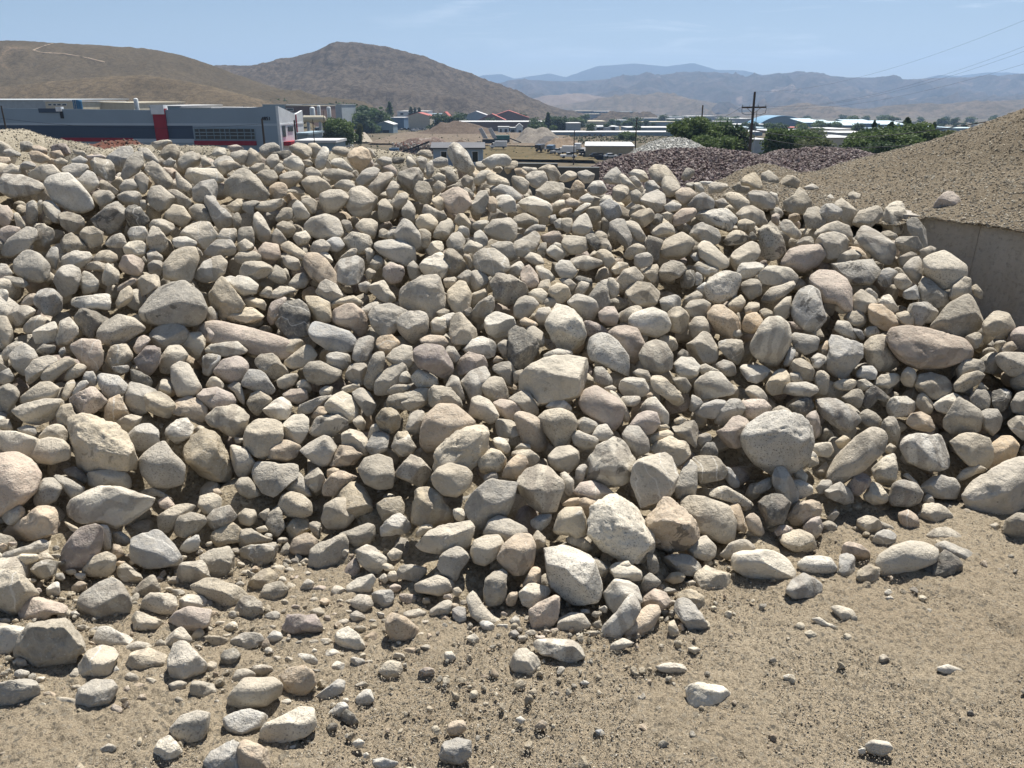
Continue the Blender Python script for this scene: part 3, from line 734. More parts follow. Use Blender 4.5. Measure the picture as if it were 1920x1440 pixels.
y 104,98 110,92 118,94 116,100 106,103
w+ 110,110 116,103 126,98 138,105 141,114 138,124 130,126 120,120 112,116
o 96,122 104,112 110,110 112,118 102,122
t+*hole 94,132 98,124 110,118 122,118 132,124 134,129 128,132 118,138 100,138
Y+*buffblock 3,122 12,114 28,110 36,112 43,122 40,130 30,140 20,136 8,130
y+ 37,140 40,130 50,123 64,124 71,128 72,138 70,152 60,158 46,157 38,150
w+ 70,134 74,124 82,118 90,117 95,122 95,134 88,144 84,148 74,142
b+ 156,122 162,114 172,112 178,120 177,130 170,137 160,134
T 126,136 134,131 144,131 152,142 148,154 138,156 126,148
t 148,142 152,126 156,122 160,134 158,140
y 170,148 174,138 182,133 186,138 192,148 188,156 178,156
t 181,132 186,118 192,114 198,116 202,124 200,134 190,136 184,136
B 164,112 170,102 186,97 198,97 202,108 196,115 184,115 172,115
y 134,124 142,119 147,126 146,134 138,130
T 760 530 4.8
t 54,20 60,10 74,4 78,8 72,12 60,22
B+ 60,26 66,18 78,10 84,14 84,20 76,30 70,37 60,36
t 98,22 102,14 108,12 116,14 120,20 112,30 106,34 98,30
w 110,10 116,6 122,5 128,10 124,20 118,18
b 28,26 34,23 40,25 38,30 30,31
w 30,32 38,28 44,27 46,31 38,45 32,40
y 23,36 28,30 36,32 38,42 34,47 24,47
t+ 39,38 41,28 50,27 56,34 66,44 66,51 56,56 44,55 40,48
B 52,26 58,22 61,24 56,32
w 72,32 78,26 88,25 98,30 100,38 94,48 82,50 74,46 72,40
o+ 103,34 108,31 118,36 120,39 112,40 104,38
t 106,40 116,39 124,45 126,54 124,58 118,56 110,46
t 117,30 120,23 130,22 132,28 128,38 120,38
W+*white 127,38 133,24 136,17 144,21 153,22 158,32 162,48 162,62 158,66 148,64 138,60 132,50
B 122,15 130,13 140,15 142,18 134,22 124,20
g 146,18 152,10 160,11 172,16 174,24 168,34 160,34 152,24
p+ 174,27 180,22 188,22 192,30 190,38 182,39 175,34
m 160,34 172,35 184,44 182,46 172,48 164,48
D+*crag 93,44 98,38 104,39 108,42 118,52 124,62 124,66 112,76 100,78 92,66 94,54
t 83,56 90,50 93,50 94,66 90,69 84,62
w 125,64 138,59 152,62 150,67 130,70 124,68
w+*whale 93,100 104,82 118,72 134,66 150,66 166,69 172,78 170,90 158,100 140,108 122,108 112,100 100,104
t 97,80 106,78 104,88 98,92
o 13,50 22,47 34,48 39,54 34,58 20,56 13,54
m+*plum 8,60 18,55 34,58 42,72 43,80 34,87 22,80 12,76 8,68
t 0,57 7,60 8,75 4,80 -3,76
t 36,56 44,58 50,68 44,72 36,64
w 51,62 60,52 68,48 78,52 84,60 80,66 72,68 62,66 54,64
p 45,80 50,68 58,62 68,64 78,76 78,82 68,80 56,82 50,84
o 78,72 82,65 88,69 86,72
g 77,76 84,71 94,70 99,76 97,94 90,96 88,86 80,80
g 50,90 58,80 72,75 76,84 70,96 70,104 60,108 55,98
t+ 69,94 72,86 80,83 88,86 92,96 92,106 80,108 72,102
W 5,86 12,78 24,82 34,90 26,94 12,95
t 34,90 40,81 48,86 54,104 54,110 48,106 40,98
Y+ 20,92 26,90 38,93 48,104 52,114 42,114 22,112 20,102
y -2,102 10,96 20,95 22,106 14,114 4,115 -4,110
o 14,134 18,120 30,109 44,110 56,120 62,126 54,138 40,148 20,155 14,146
Y+*roof 17,163 30,148 46,134 62,127 74,125 80,134 78,144 68,156 58,168 46,166 26,178 18,166
w+ 57,120 60,104 66,101 76,106 84,118 82,124 76,127 66,122
p 79,108 86,105 98,107 104,114 100,122 94,124 84,118
t 92,104 106,97 112,100 118,110 120,118 114,120 100,110
y 78,128 84,123 96,124 104,130 104,137 96,140 84,138
o 98,120 104,116 112,118 122,124 126,138 128,148 120,152 108,148 102,134
y+*teardrop 119,122 126,115 140,114 150,118 155,126 150,140 144,150 138,152 130,140 122,130
w 122,114 132,106 142,105 150,112 154,120 140,114 128,114
p 156,108 162,97 172,93 180,98 190,104 197,112 194,124 188,134 176,126 160,116
b 170,76 178,76 186,86 186,92 178,93 170,88
w+ 162,56 166,48 174,45 184,47 192,54 202,68 206,80 200,84 190,80 168,70 163,62
t 178,95 186,92 190,95 188,100 182,97
g 154,124 162,121 174,127 170,134 162,137 156,132
w 168,138 174,128 182,127 187,136 184,143 172,142
y 150,138 154,132 162,136 174,140 172,148 160,150 152,146
T 1140 570 4.8
y 10,8 18,3 28,0 32,3 26,10 18,16 10,15
w+ 19,14 24,7 40,3 52,8 56,18 54,24 44,30 30,27 20,20
y 54,8 60,3 68,3 73,12 72,22 66,28 56,24 55,16
p 0,26 6,22 16,19 26,22 33,36 30,46 24,53 16,50 10,38 2,30
T 46,30 52,27 58,27 64,40 58,45 52,38 46,34
g+ 28,46 34,36 42,32 52,35 58,46 57,58 48,62 36,60 30,54
t 72,20 78,12 86,11 90,16 92,26 86,30 76,31
o+ 121,18 124,10 134,7 139,14 138,22 130,27 122,24
b 136,6 142,3 148,6 148,14 140,14
w+*dimple 130,34 136,22 144,13 154,12 162,18 165,32 160,46 152,55 142,54 132,46 129,40
t 110,24 118,22 122,28 118,32 111,28
t 69,38 78,32 86,24 94,25 100,36 98,50 90,55 78,50 70,44
B 62,46 66,40 72,43 72,48 64,50
w 59,54 66,48 78,48 83,56 80,64 72,69 62,62
y 80,56 88,54 100,60 102,63 86,65
t 97,54 104,50 112,53 118,60 117,64 108,66 100,60
B 100,34 110,32 120,32 122,46 119,56 108,50 100,42
t 119,58 122,54 134,55 148,57 146,64 134,71 124,70
t 140,78 150,60 158,56 164,62 164,74 158,80 148,82
b 163,58 168,50 174,46 182,54 188,66 184,69 172,69 164,64
g 157,56 162,42 168,36 169,44 164,56 158,60
w 182,49 190,45 196,48 192,56 186,58
g 165,30 168,26 186,29 190,31 188,42 178,46 168,40
t 163,62 172,62 176,70 166,71
w+*bun 157,76 164,71 178,70 188,74 189,79 180,84 166,82 158,80
D 162,92 172,86 180,83 186,88 185,94 176,101 166,96
w+ 75,76 82,66 92,61 102,62 110,72 115,80 104,84 86,88 78,80
Y+ 39,70 41,62 48,64 58,72 66,82 70,92 64,97 56,88 42,78
b 55,66 62,64 70,66 75,74 73,82 68,82 60,72
w 8,74 12,67 22,65 32,67 37,74 36,82 26,84 14,82
b 22,62 28,58 36,60 39,68 36,71 28,66
t 11,86 14,83 28,83 30,88 26,92 14,92
o 33,83 38,79 41,82 35,85
w 28,96 36,84 42,83 54,98 57,108 50,109 40,100 32,98
g 73,96 76,80 86,88 88,92 80,98
t 78,98 86,90 98,86 106,86 104,96 96,103 84,102
g 96,106 102,92 112,83 120,84 124,94 116,104 104,110
t 122,78 126,73 134,74 142,80 146,86 140,88 128,86
p 120,88 128,86 140,86 148,94 146,100 136,104 124,102
t 146,96 154,91 164,95 166,99 154,100
p 94,116 104,112 112,102 118,100 126,104 132,112 124,122 118,130 104,128 96,122
w+*huge 126,110 134,104 142,98 158,97 172,101 182,110 184,124 180,140 168,152 150,154 132,142 124,132 121,120
p 178,102 186,95 190,98 191,116 186,124 180,122
p+ 18,112 26,100 36,95 44,98 47,108 40,116 32,118 22,112
t 2,76 8,80 16,92 20,102 16,108 8,98 0,88
g 13,118 18,110 28,110 37,122 37,132 26,138 18,130
y 37,120 44,116 54,113 60,117 56,122 44,126 38,126
b 55,112 66,107 78,105 82,110 82,125 78,129 70,122 60,118
y 59,104 66,101 72,105 66,108 60,108
y 44,108 52,108 56,112 46,116
Y+ 36,130 44,122 56,120 70,124 76,130 74,142 64,148 50,136 38,134
t 82,118 88,116 94,118 94,122 84,128 80,124
D*spike 79,136 88,126 94,120 99,134 98,138 88,137
y 176,140 182,132 188,137 190,144 180,148
T 1520 570 4.8
t 22,0 36,0 37,6 28,9 22,6
B 29,10 34,6 46,7 50,12 49,22 40,20 30,15
o+ 48,8 54,0 64,1 74,8 79,18 74,24 64,23 54,16
y 76,8 86,6 92,10 98,18 92,20 82,18
g 92,8 100,7 104,14 100,21 94,18
t+ 150,20 160,8 168,5 178,9 184,20 182,27 174,32 156,26
w 20,22 24,15 34,16 44,32 40,32 28,28
g 36,20 46,24 50,33 44,32
Y 47,25 52,20 58,19 63,27 56,28 49,31
G+*greywedge 17,34 21,24 26,27 34,31 44,33 50,44 48,50 38,62 28,67 16,60 16,48
y 48,36 54,29 62,28 72,30 68,38 76,48 80,55 70,60 56,60 50,48
p+*slabr 69,32 74,22 88,20 104,22 120,26 136,31 144,40 143,48 134,52 116,57 96,58 84,52 74,44
b 138,30 146,25 152,26 156,30 150,40 144,40
o 168,44 174,36 182,33 186,40 180,44
t 166,48 172,44 190,44 205,48 208,60 190,66 178,64 168,54
o 10,40 14,32 17,34 16,46 10,44
w 0,48 6,44 14,47 14,52 6,58 0,56
w 41,62 46,56 56,56 60,61 58,68 50,68 42,66
Y 18,72 28,68 40,67 42,74 36,78 26,77 19,74
w 41,68 50,67 57,72 54,76 48,78 42,75
T 56,70 64,64 78,62 81,68 74,74 66,77 58,74
t+ 82,62 88,56 94,60 96,70 92,75 84,73 81,68
t 95,72 98,64 108,62 120,64 128,74 126,80 112,87 104,82 96,78
b 128,66 134,54 144,48 152,47 160,58 154,62 140,62 132,70
b+ 129,72 136,64 150,60 157,64 150,72 138,79 130,78
B 141,84 150,76 160,78 162,90 158,98 150,94 144,90
y 150,76 153,70 161,77
D 162,90 164,78 174,75 180,80 180,92 174,97 166,95
y 94,90 95,82 102,80 111,90 108,100 100,98
w 110,90 118,83 130,80 138,83 134,92 124,99 114,96
g+*sail 120,104 128,92 134,84 142,83 152,94 156,106 152,114 140,118 126,116 120,112
b 152,98 158,95 168,95 173,103 170,112 164,119 156,112 154,104
t 180,90 186,80 196,78 200,92 192,100 182,97
t 175,106 182,101 196,101 202,116 190,123 178,112
w 67,90 74,84 86,83 95,90 95,96 84,101 74,102 68,98
D 48,82 54,73 62,75 74,84 70,90 60,86 56,92 50,98 46,94
b 44,98 50,94 58,98 64,104 60,112 50,110 44,104
b 26,86 36,78 46,76 49,84 44,94 36,90 28,88
G+ 3,90 8,84 20,84 36,94 46,104 44,110 34,117 20,110 8,98
t 6,60 12,59 17,66 15,80 8,84 2,72
o+ 85,106 90,99 100,97 108,102 112,112 106,116 92,112
g 62,112 68,100 76,102 82,118 78,128 70,124 62,118
t+*club 12,160 14,148 26,134 40,120 54,112 64,113 68,122 64,134 50,148 34,158 22,166 14,164
y 22,124 30,118 38,120 30,130 26,131
y 0,128 8,124 18,125 21,132 16,138 4,136
w+*kidney 78,126 84,116 96,117 108,119 118,116 124,124 126,136 124,146 114,150 100,148 84,140 79,132
y+ 125,122 132,116 146,116 160,120 164,130 164,140 158,148 144,146 132,134
o 162,124 172,119 182,119 188,128 184,138 170,146 160,150 162,136
T 66,130 72,124 78,130 72,136 66,134
T 0 810 4.8
t+ 26,18 32,8 44,5 56,7 63,14 62,24 46,29 34,27 28,22
Y+*squareblock 62,-12 76,-15 100,-8 116,0 120,20 126,28 124,33 110,33 75,35 66,28 62,8
p+*pinkl -12,22 0,18 16,19 28,26 36,38 32,52 20,64 6,72 -6,78 -14,60
t+ 125,25 130,18 142,9 148,8 156,20 166,30 164,46 150,50 138,49 128,38
S*muddy 165,18 172,4 182,-2 192,0 204,14 208,30 208,42 198,48 186,44 172,34
y 77,38 82,36 98,34 112,36 120,42 118,50 106,52 90,50 80,48
g 30,62 32,50 40,42 48,41 56,50 50,62 42,66 32,66
b 48,40 52,38 64,43 76,50 74,56 64,60 56,50 50,46
d 56,32 66,30 78,38 80,50 68,42 54,36
w+*arrow 57,68 60,60 72,54 88,49 104,49 124,56 140,61 142,66 130,76 116,82 104,86 92,80 74,82 60,74
t 0,76 6,70 18,66 23,70 22,76 10,84 2,82
O 3,90 12,82 24,76 34,66 44,64 54,70 62,82 60,88 44,92 24,98 10,98 4,94
p 142,62 150,57 158,66 152,72 144,68
y 135,80 144,74 158,66 170,63 176,66 176,72 162,78 152,90 142,88
b+ 155,84 162,76 174,72 184,74 187,82 180,90 166,95 156,92
y 58,80 70,86 74,90 66,90 60,85
G 100,90 106,88 114,92 118,98 112,104 104,100
m+*log 53,116 58,104 70,88 86,83 93,88 94,98 88,110 74,124 60,128 53,124
w 88,81 96,82 100,92 100,107 92,108 94,94
o 100,112 102,101 108,102 112,110 104,115
y+ 74,124 84,112 96,107 104,112 103,124 96,130 82,130 75,128
g+*pillow 113,104 120,96 134,90 142,88 156,100 164,114 162,120 150,124 134,124 120,116
w 161,104 168,97 178,92 180,98 178,106 170,109 162,106
t -2,110 12,106 26,102 38,95 43,98 42,106 30,110 14,112 0,119
w 11,116 20,109 34,109 34,116 24,120 16,126
b+ 26,126 30,118 42,115 54,117 52,126 42,132 30,131
t 34,110 42,108 50,114 40,116 32,118
y -2,118 8,115 16,124 18,130 6,126
y+*wedgel -14,124 0,122 20,130 36,139 36,146 20,160 0,170 -14,160
Y 105,122 112,117 126,128 130,134 120,142 112,136 106,130
b 118,146 128,134 138,128 144,140 144,152 130,150
Y+ 156,128 164,118 180,116 190,122 190,130 178,138 164,136 157,134
g 74,146 88,136 100,131 110,136 118,150 116,164 100,170 80,172 68,165 70,152
y+ 171,136 180,130 196,132 212,138 226,146 224,154 206,160 188,150 174,144
S 180,112 196,104 206,103 212,118 212,130 200,135 184,130
o 64,140 72,133 80,138 72,144 64,146
w 41,142 48,134 53,135 54,146 44,150
b 120,54 140,50 156,60 158,66 146,58 130,58
T 380 810 4.8
t 24,14 28,10 36,12 46,26 48,34 40,40 32,40 26,28
g 28,5 36,5 38,10 30,10
o+ 57,16 64,8 76,7 88,13 84,22 76,26 60,24
t+ 85,15 94,6 108,3 118,5 122,12 120,22 112,30 104,30 94,24
y+*saddle 44,36 50,26 60,26 68,30 82,28 88,28 87,38 78,46 64,58 54,54 46,44
b 29,48 34,41 42,41 50,52 54,56 42,60 34,56
O 113,28 124,12 132,11 138,18 143,20 138,28 132,34 118,32
b+ 140,34 146,24 158,20 170,24 172,38 170,50 158,51 146,46
b 146,14 154,0 168,2 166,16 154,22
Y 170,8 176,0 184,0 188,8 192,14 186,20 178,22 171,16
t 173,36 178,26 186,20 196,24 206,36 206,46 196,50 184,44 174,40
g 91,44 96,30 104,30 110,42 112,54 104,58 96,54
y 95,44 104,42 112,42 110,48 102,52 97,50
o 107,50 116,38 128,33 140,36 138,42 130,46 120,58 110,59
o 112,34 118,32 124,34 118,40 112,41
S*diamond 118,62 130,46 138,42 148,52 156,62 154,74 140,78 124,70
g 74,50 80,40 88,36 96,52 98,58 84,58
y+ 68,66 72,56 80,54 90,56 98,64 98,74 90,77 76,76 69,72
b 57,82 60,70 66,62 70,62 72,78 76,90 68,96 60,92
t+ 107,78 110,66 120,60 132,60 140,68 138,78 130,84 122,90 112,88
S 156,66 164,60 178,58 182,70 180,76 170,80 158,80
T+ 158,88 166,78 178,72 188,84 186,90 172,92 160,95
y -2,58 8,55 18,58 18,66 10,72 2,74 -4,66
o 8,52 14,50 18,56 12,59
g 3,78 10,70 24,66 31,76 26,84 12,89 6,84
b 30,76 38,69 48,70 50,80 42,84 32,82
S 4,102 10,90 26,82 38,90 38,98 24,100 12,104
B 30,104 32,90 42,86 54,94 62,96 58,100 44,104 32,106
b 50,74 56,70 60,68 60,76 56,80
S 73,94 74,82 84,76 94,78 98,86 90,92 80,98
o+ 78,106 82,96 94,90 104,98 104,106 94,111 82,110
t+ 95,84 98,79 106,82 106,96 102,97 97,88
B+*brick 95,124 98,106 106,98 126,92 131,98 132,112 120,120 102,128 96,128
b 122,92 134,88 148,82 154,84 156,92 150,100 138,104 128,96
B+ 33,106 44,102 64,100 69,106 66,114 54,122 40,120 34,114
b 69,108 76,98 80,106 76,112 70,112
w+ 138,106 144,99 154,104 166,114 164,124 156,130 146,122 140,116
m 125,132 130,120 138,112 142,124 136,134 128,137
w+ 126,142 138,132 152,128 158,136 150,144 138,146 130,150
S 40,138 50,126 60,122 68,130 60,140 54,150 42,146
t 86,142 94,132 100,134 100,142 90,144
w 158,132 164,126 168,132 164,137
y 166,110 172,104 180,108 178,114 170,116
T 760 810 4.8
w+ 76,8 82,4 90,5 95,16 92,20 84,16
y+ 65,26 72,20 76,12 86,18 92,26 88,34 76,38 68,36
w 92,20 100,16 112,16 120,22 122,28 114,32 104,26
o+ 86,40 92,28 100,20 108,22 111,30 106,38 100,42
t 97,16 104,10 112,11 113,16
t+ 24,40 30,32 40,28 54,32 60,38 58,50 46,58 34,56 26,48
S 3,72 8,54 18,47 28,52 36,64 45,76 44,82 30,86 14,84 5,80
b+*bigdark 53,64 60,56 76,43 90,41 100,42 98,60 90,76 78,80 70,92 62,88 55,74
t+*dome 101,44 108,32 120,27 132,29 142,42 143,58 138,70 122,72 110,66 103,56
t 129,22 136,14 148,12 156,18 156,28 148,36 136,34 130,28
y 137,36 144,34 152,44 152,58 144,62 142,46
t 152,46 154,34 160,26 164,30 160,44 154,50
W+*crown 162,40 164,24 170,12 180,4 192,6 200,12 206,24 204,36 196,46 178,48 166,46
p 152,54 158,46 168,44 180,48 188,56 180,64 166,62 154,58
o 140,66 148,60 156,59 158,64 150,68
o 152,64 158,60 168,58 175,64 170,72 166,80 158,68
y+ 133,90 138,74 144,68 158,68 162,78 162,92 156,98 148,92 138,92
W+*plate 167,72 180,60 190,56 206,60 216,76 222,90 222,104 212,118 200,119 186,108 168,96
t 70,92 76,80 84,75 92,78 108,86 110,94 100,100 86,102
Y+ 9,100 20,90 34,84 58,80 64,90 60,98 50,108 34,111 16,106
y 59,108 62,98 72,93 84,93 88,100 84,112 72,120 62,117
o+ 83,114 88,102 100,92 112,92 117,102 115,120 104,130 98,128 88,120
b 27,118 36,108 46,103 54,106 57,114 50,124 46,134 38,134 32,126
b 112,96 118,88 126,94 126,102 118,106 112,100
w+*bigwhite 120,106 126,100 140,98 156,102 166,110 172,126 177,140 172,152 150,154 134,142 124,128
y 140,96 148,91 160,95 170,104 168,112 156,104 142,98
b 170,112 176,116 184,124 180,130 172,132 168,118
w 182,124 188,118 200,116 204,122 196,130 186,128
B+*tooth 71,152 72,136 76,124 82,119 91,126 90,148 84,160 76,158
o 104,142 110,128 118,117 122,122 122,138 112,140 106,148
Y 42,70 52,68 54,74 52,82 46,80
y 7,96 14,84 24,82 26,86 14,94
g 110,82 118,74 132,74 130,84 120,90
g 70,40 78,36 86,38 84,42 76,46 70,48
T 1140 850 4.8
t+*turtle 19,28 24,10 36,-2 48,-4 58,2 62,18 58,34 48,46 34,52 24,42
y 60,32 66,14 74,4 80,12 80,28 78,38 70,40 62,40
b+ 75,4 84,2 98,3 108,16 106,22 96,26 82,28 78,16
G 99,4 106,8 118,24 118,30 112,32 104,20
y+*strip 88,30 92,27 104,29 118,36 132,46 133,52 124,54 116,46 104,42 92,38
O+*rusty 36,58 54,38 66,48 78,62 81,76 72,84 58,90 48,90 38,80 35,70
t*flatiron 62,42 74,38 88,40 108,48 115,62 112,80 104,82 90,74 80,70 74,54 64,46
o 104,44 112,42 120,48 126,66 124,74 116,74 115,60 108,50
o 124,58 130,53 136,58 141,71 136,76 126,70
D+*broken 133,46 140,40 150,37 162,40 164,50 158,62 144,68 138,58
w+ 148,20 152,12 158,11 166,24 172,36 170,46 164,48 158,40 148,32
w 166,24 174,24 184,30 184,36 172,42 168,34
O 160,60 170,46 184,38 194,40 192,54 180,64 164,64
p 174,68 180,60 190,56 194,66 190,74 180,73
g 127,36 136,26 147,20 148,30 138,36 128,39
y 163,12 172,12 180,20 178,26 168,22
w 174,0 182,-4 188,2 186,10 178,12
y 68,84 82,76 88,74 97,84 96,92 90,97 78,94
t 100,92 106,86 112,78 124,76 134,82 136,88 122,88 112,94 106,97
w+*bean 111,92 120,88 142,88 152,88 162,96 168,108 164,116 148,117 128,114 114,104
y 154,76 160,70 172,69 184,74 188,84 184,90 166,88 156,82
M 150,70 156,64 166,66 164,70 156,74 152,76
w 170,100 178,93 190,92 200,94 206,104 200,112 184,110 174,106
g*outer 160,124 166,114 176,108 186,112 192,118 192,126 180,133 168,132
Y*shard 75,112 88,101 98,106 110,109 110,116 104,126 92,128 80,122
w+ 0,106 6,99 14,98 24,102 32,108 30,116 20,115 6,112
b 30,120 32,112 38,107 48,116 42,122 34,128
w -4,126 6,114 18,113 26,120 30,132 24,140 8,146 0,138
p+ 31,136 34,124 42,119 52,126 58,136 46,142 36,142
S 50,116 56,108 62,106 70,110 66,116 56,118
g 46,96 60,90 78,92 88,104 78,110 58,108
b 34,90 44,90 46,104 42,112 36,104
S 60,128 68,124 80,122 88,132 84,140 70,142
G+*bluewhite 57,142 62,132 72,130 84,144 90,156 84,166 78,162 66,152
T 1520 850 4.8
t 4,32 10,24 18,23 20,30 12,36 6,38
b+ 10,34 16,28 26,26 38,34 38,44 30,46 20,42 12,38
m+ 32,30 40,20 48,13 56,20 54,28 46,36 38,40 34,36
Y 48,38 56,26 64,30 72,38 68,48 58,46 50,42
W 55,14 66,4 76,0 80,4 80,18 74,28 66,30 58,24
g+*salt 70,40 74,28 84,23 94,26 101,36 98,44 88,49 74,47
t 80,18 88,18 98,28 96,30 86,22
t 98,30 106,22 118,20 130,23 134,30 130,42 116,42 104,36
t 100,42 104,36 110,38 112,46 106,48
t 131,22 138,14 150,10 162,16 150,18 138,24 132,26
t+*giant 126,48 128,30 140,24 158,20 172,10 184,5 200,4 214,10 216,28 206,44 186,54 166,60 146,64 134,58
b*edge 172,72 176,60 186,54 200,56 206,70 196,80 180,79
p+ 78,54 88,51 96,56 98,66 90,71 82,66
Y 94,56 100,46 114,46 124,50 131,60 120,64 108,64 98,62
y 42,60 50,56 60,58 65,66 58,72 48,78 42,70
G 54,82 60,72 70,67 80,78 80,82 68,84 60,90
t 14,58 22,50 26,54 20,62
B 10,62 18,58 24,66 20,72 12,70
T 0,62 8,60 10,70 6,76 0,76
p+ 28,90 27,84 34,79 44,82 52,88 54,94 46,98 36,94
w+*oval 57,104 62,92 74,84 90,79 104,80 114,86 112,98 98,104 84,110 70,112 58,108
w 104,74 112,68 122,66 134,72 138,82 130,84 118,76 108,78
g 110,82 120,78 134,84 150,90 153,98 148,102 138,100 126,92 114,88
D 100,102 112,96 120,88 132,94 138,102 134,114 124,118 110,112
G 26,92 34,88 41,96 40,112 32,118 22,112 26,104
S 42,106 52,100 62,104 60,116 50,124 42,118
t 67,130 72,128 76,132 71,134
Y*flake 16,138 26,137 40,142 42,148 34,152 22,146
b 54,62 60,60 74,66 76,72 68,72 60,66
t 160,64 166,62 172,66 168,70
T 0 1090 4.114
p 13,24 22,12 30,10 42,14 53,20 50,26 42,24 28,34 14,32
B+*bouldl 13,52 18,40 28,30 44,22 54,26 64,40 71,50 58,56 56,66 40,69 20,68 14,60
w -6,36 10,34 22,36 18,44 12,52 4,59 -8,60 -10,44
t 54,24 58,22 62,26 60,28 56,28
T+ 109,16 116,9 130,10 138,12 136,22 130,27 116,24 109,20
w 137,14 144,10 154,10 164,18 162,22 150,22 138,24
Y 98,28 106,23 118,28 128,32 124,38 114,43 104,38 99,34
p+ 127,34 136,24 150,18 160,20 165,26 160,34 148,40 132,40
w 72,46 76,36 82,34 94,40 110,44 110,50 100,54 86,50 76,50
t+ 60,66 68,54 78,48 88,50 92,58 86,74 72,76 63,74
g 86,70 90,62 92,66 92,74 86,76
w 97,50 106,46 116,48 112,54 98,56
y 94,64 102,54 114,50 128,56 128,66 110,70 100,74 95,72
t 124,50 130,40 140,35 146,40 148,47 138,50 130,56
T+*pear 130,60 134,48 146,47 154,58 161,66 150,76 136,82 132,74
g*flatl 58,92 62,82 72,76 86,76 92,84 82,96 66,104 60,100
G -2,80 16,75 26,76 30,84 26,94 12,99 0,102 -8,92
y*twin 131,114 140,104 152,100 162,102 160,114 154,126 146,128 136,122
w 118,134 122,122 130,118 136,124 142,132 130,138 122,140
G 158,140 164,130 174,124 184,122 188,132 184,146 168,150 160,148
Y 149,40 154,35 158,40 152,46 146,46
y 156,42 168,42 178,44 174,50 164,49
G 76,130 84,124 92,128 84,134
g 66,40 74,34 76,36 72,40 66,41
w 172,36 180,30 186,34 180,40
T 400 1090 4.114
B 15,26 22,12 30,10 36,16 38,24 30,28 22,31
b 35,14 40,2 52,0 58,6 54,12 44,17 36,17
M+*halfbrick 52,34 54,26 62,26 74,26 82,23 83,42 76,43 64,42 54,38
t+ 105,16 112,10 120,11 124,18 116,24 108,20
g 122,10 130,5 138,5 139,14 134,24 126,23 124,18
t 105,26 110,22 118,26 118,30 108,32
o*guitar 133,28 137,24 148,28 158,36 158,44 146,51 138,48 134,38
W*chip 92,48 94,40 104,35 112,42 117,50 112,56 102,54
t 166,22 178,14 184,12 183,24 174,30 168,27
o 82,14 86,12 91,16 86,20 82,17
G 10,44 22,40 36,40 40,48 28,52 12,54
D 5,60 8,52 16,51 22,56 18,66 13,70 7,66
y 9,36 14,32 20,34 17,38 11,40
w 41,44 46,38 52,39 54,44 46,49 42,48
G 14,76 18,68 24,67 34,72 22,78 16,81
T 22,68 36,64 46,66 48,70 40,73 30,70
y+*couch 9,94 16,84 24,75 46,74 53,80 52,88 40,96 24,98 14,99
o+*potato 51,74 58,67 70,65 77,70 79,80 70,88 60,88 54,82
W 65,55 74,56 82,60 80,64 68,62
G 77,92 80,88 90,80 98,74 103,76 102,84 92,90 86,95 79,94
w 8,106 16,100 32,98 42,104 38,114 24,119 14,116 9,112
w+*couch2 36,120 40,110 54,104 68,96 80,95 85,102 84,112 70,120 50,127 38,125
w 88,102 96,94 104,92 104,100 98,105 90,106
D 99,104 102,98 108,102 114,112 106,112 100,108
W 110,90 116,83 122,84 125,92 118,96 111,97
D 86,112 92,109 98,111 90,117
O+*corner 16,136 22,122 30,124 42,130 47,142 40,150 22,148
w 107,124 112,121 117,124 114,129 109,128
w 115,134 118,131 121,135 118,138
G*lowgrey 173,138 178,124 188,121 200,124 200,132 192,140 182,142
o 179,116 184,108 194,107 196,114 190,118 182,119
w 179,54 184,54 188,60 184,63 178,60
w 120,138 130,136 144,140 140,144 122,144
W 56,128 64,126 62,130
D 75,68 82,68 84,70 80,71
T 840 1090 4.114
t 3,6 8,4 11,8 8,12 4,10
g 3,22 8,19 14,21 14,30 8,33 4,28
y 14,12 20,7 27,18 36,28 46,31 44,39 30,36 18,27
O 44,14 50,6 54,6 53,16 50,19 46,18
w 54,10 62,2 72,1 80,6 76,12 64,20 56,18
P+*rosywedge 63,22 72,16 84,11 88,14 86,28 78,38 66,38 64,30
t 84,38 86,28 94,24 104,25 110,34 104,40 92,41
G 46,32 54,24 56,36 50,38
w 24,32 30,29 36,34 34,40 28,38
w+*tusk 116,46 120,34 130,24 140,10 146,8 148,22 142,34 130,46 122,52 117,50
o 136,40 142,28 154,18 162,19 164,24 158,36 146,46 138,44
y 124,56 126,48 136,43 144,48 136,52 126,57
w+*slabfront 65,50 70,44 84,43 100,44 106,50 105,58 94,64 80,58 68,56
Y*tent 46,62 56,52 60,52 74,62 74,68 68,74 58,74 50,68
t 170,32 174,29 178,38 178,42 172,44 170,38
w 14,43 20,40 24,44 22,49 16,46
w 52,106 56,104 60,107 56,111
W 160,66 168,62 184,64 189,68 180,72 166,71
w 101,78 106,76 110,79 106,81
g 113,115 118,114 121,117 116,119
y 183,52 190,50 196,53 190,56
t 54,42 60,42 60,46 55,47
g 45,40 52,37 56,42 48,44
T 1240 1090 2.824
W*lone 11,56 16,53 30,55 38,59 38,63 28,66 20,69 14,64
t 115,40 118,38 121,41 119,43 115,43
w*bottom 107,87 112,84 120,85 123,89 118,93 110,91
w 64,50 68,49 70,51 66,53
w 144,46 152,44 160,47 158,51 150,49
w 104,89 108,88 108,91 105,92
b 57,41 60,40 62,43 58,43
w 118,5 121,4 123,7 119,8
d 160,70 164,68 167,72
w 78,20 84,19 88,22 95,24 94,26 84,23
"""
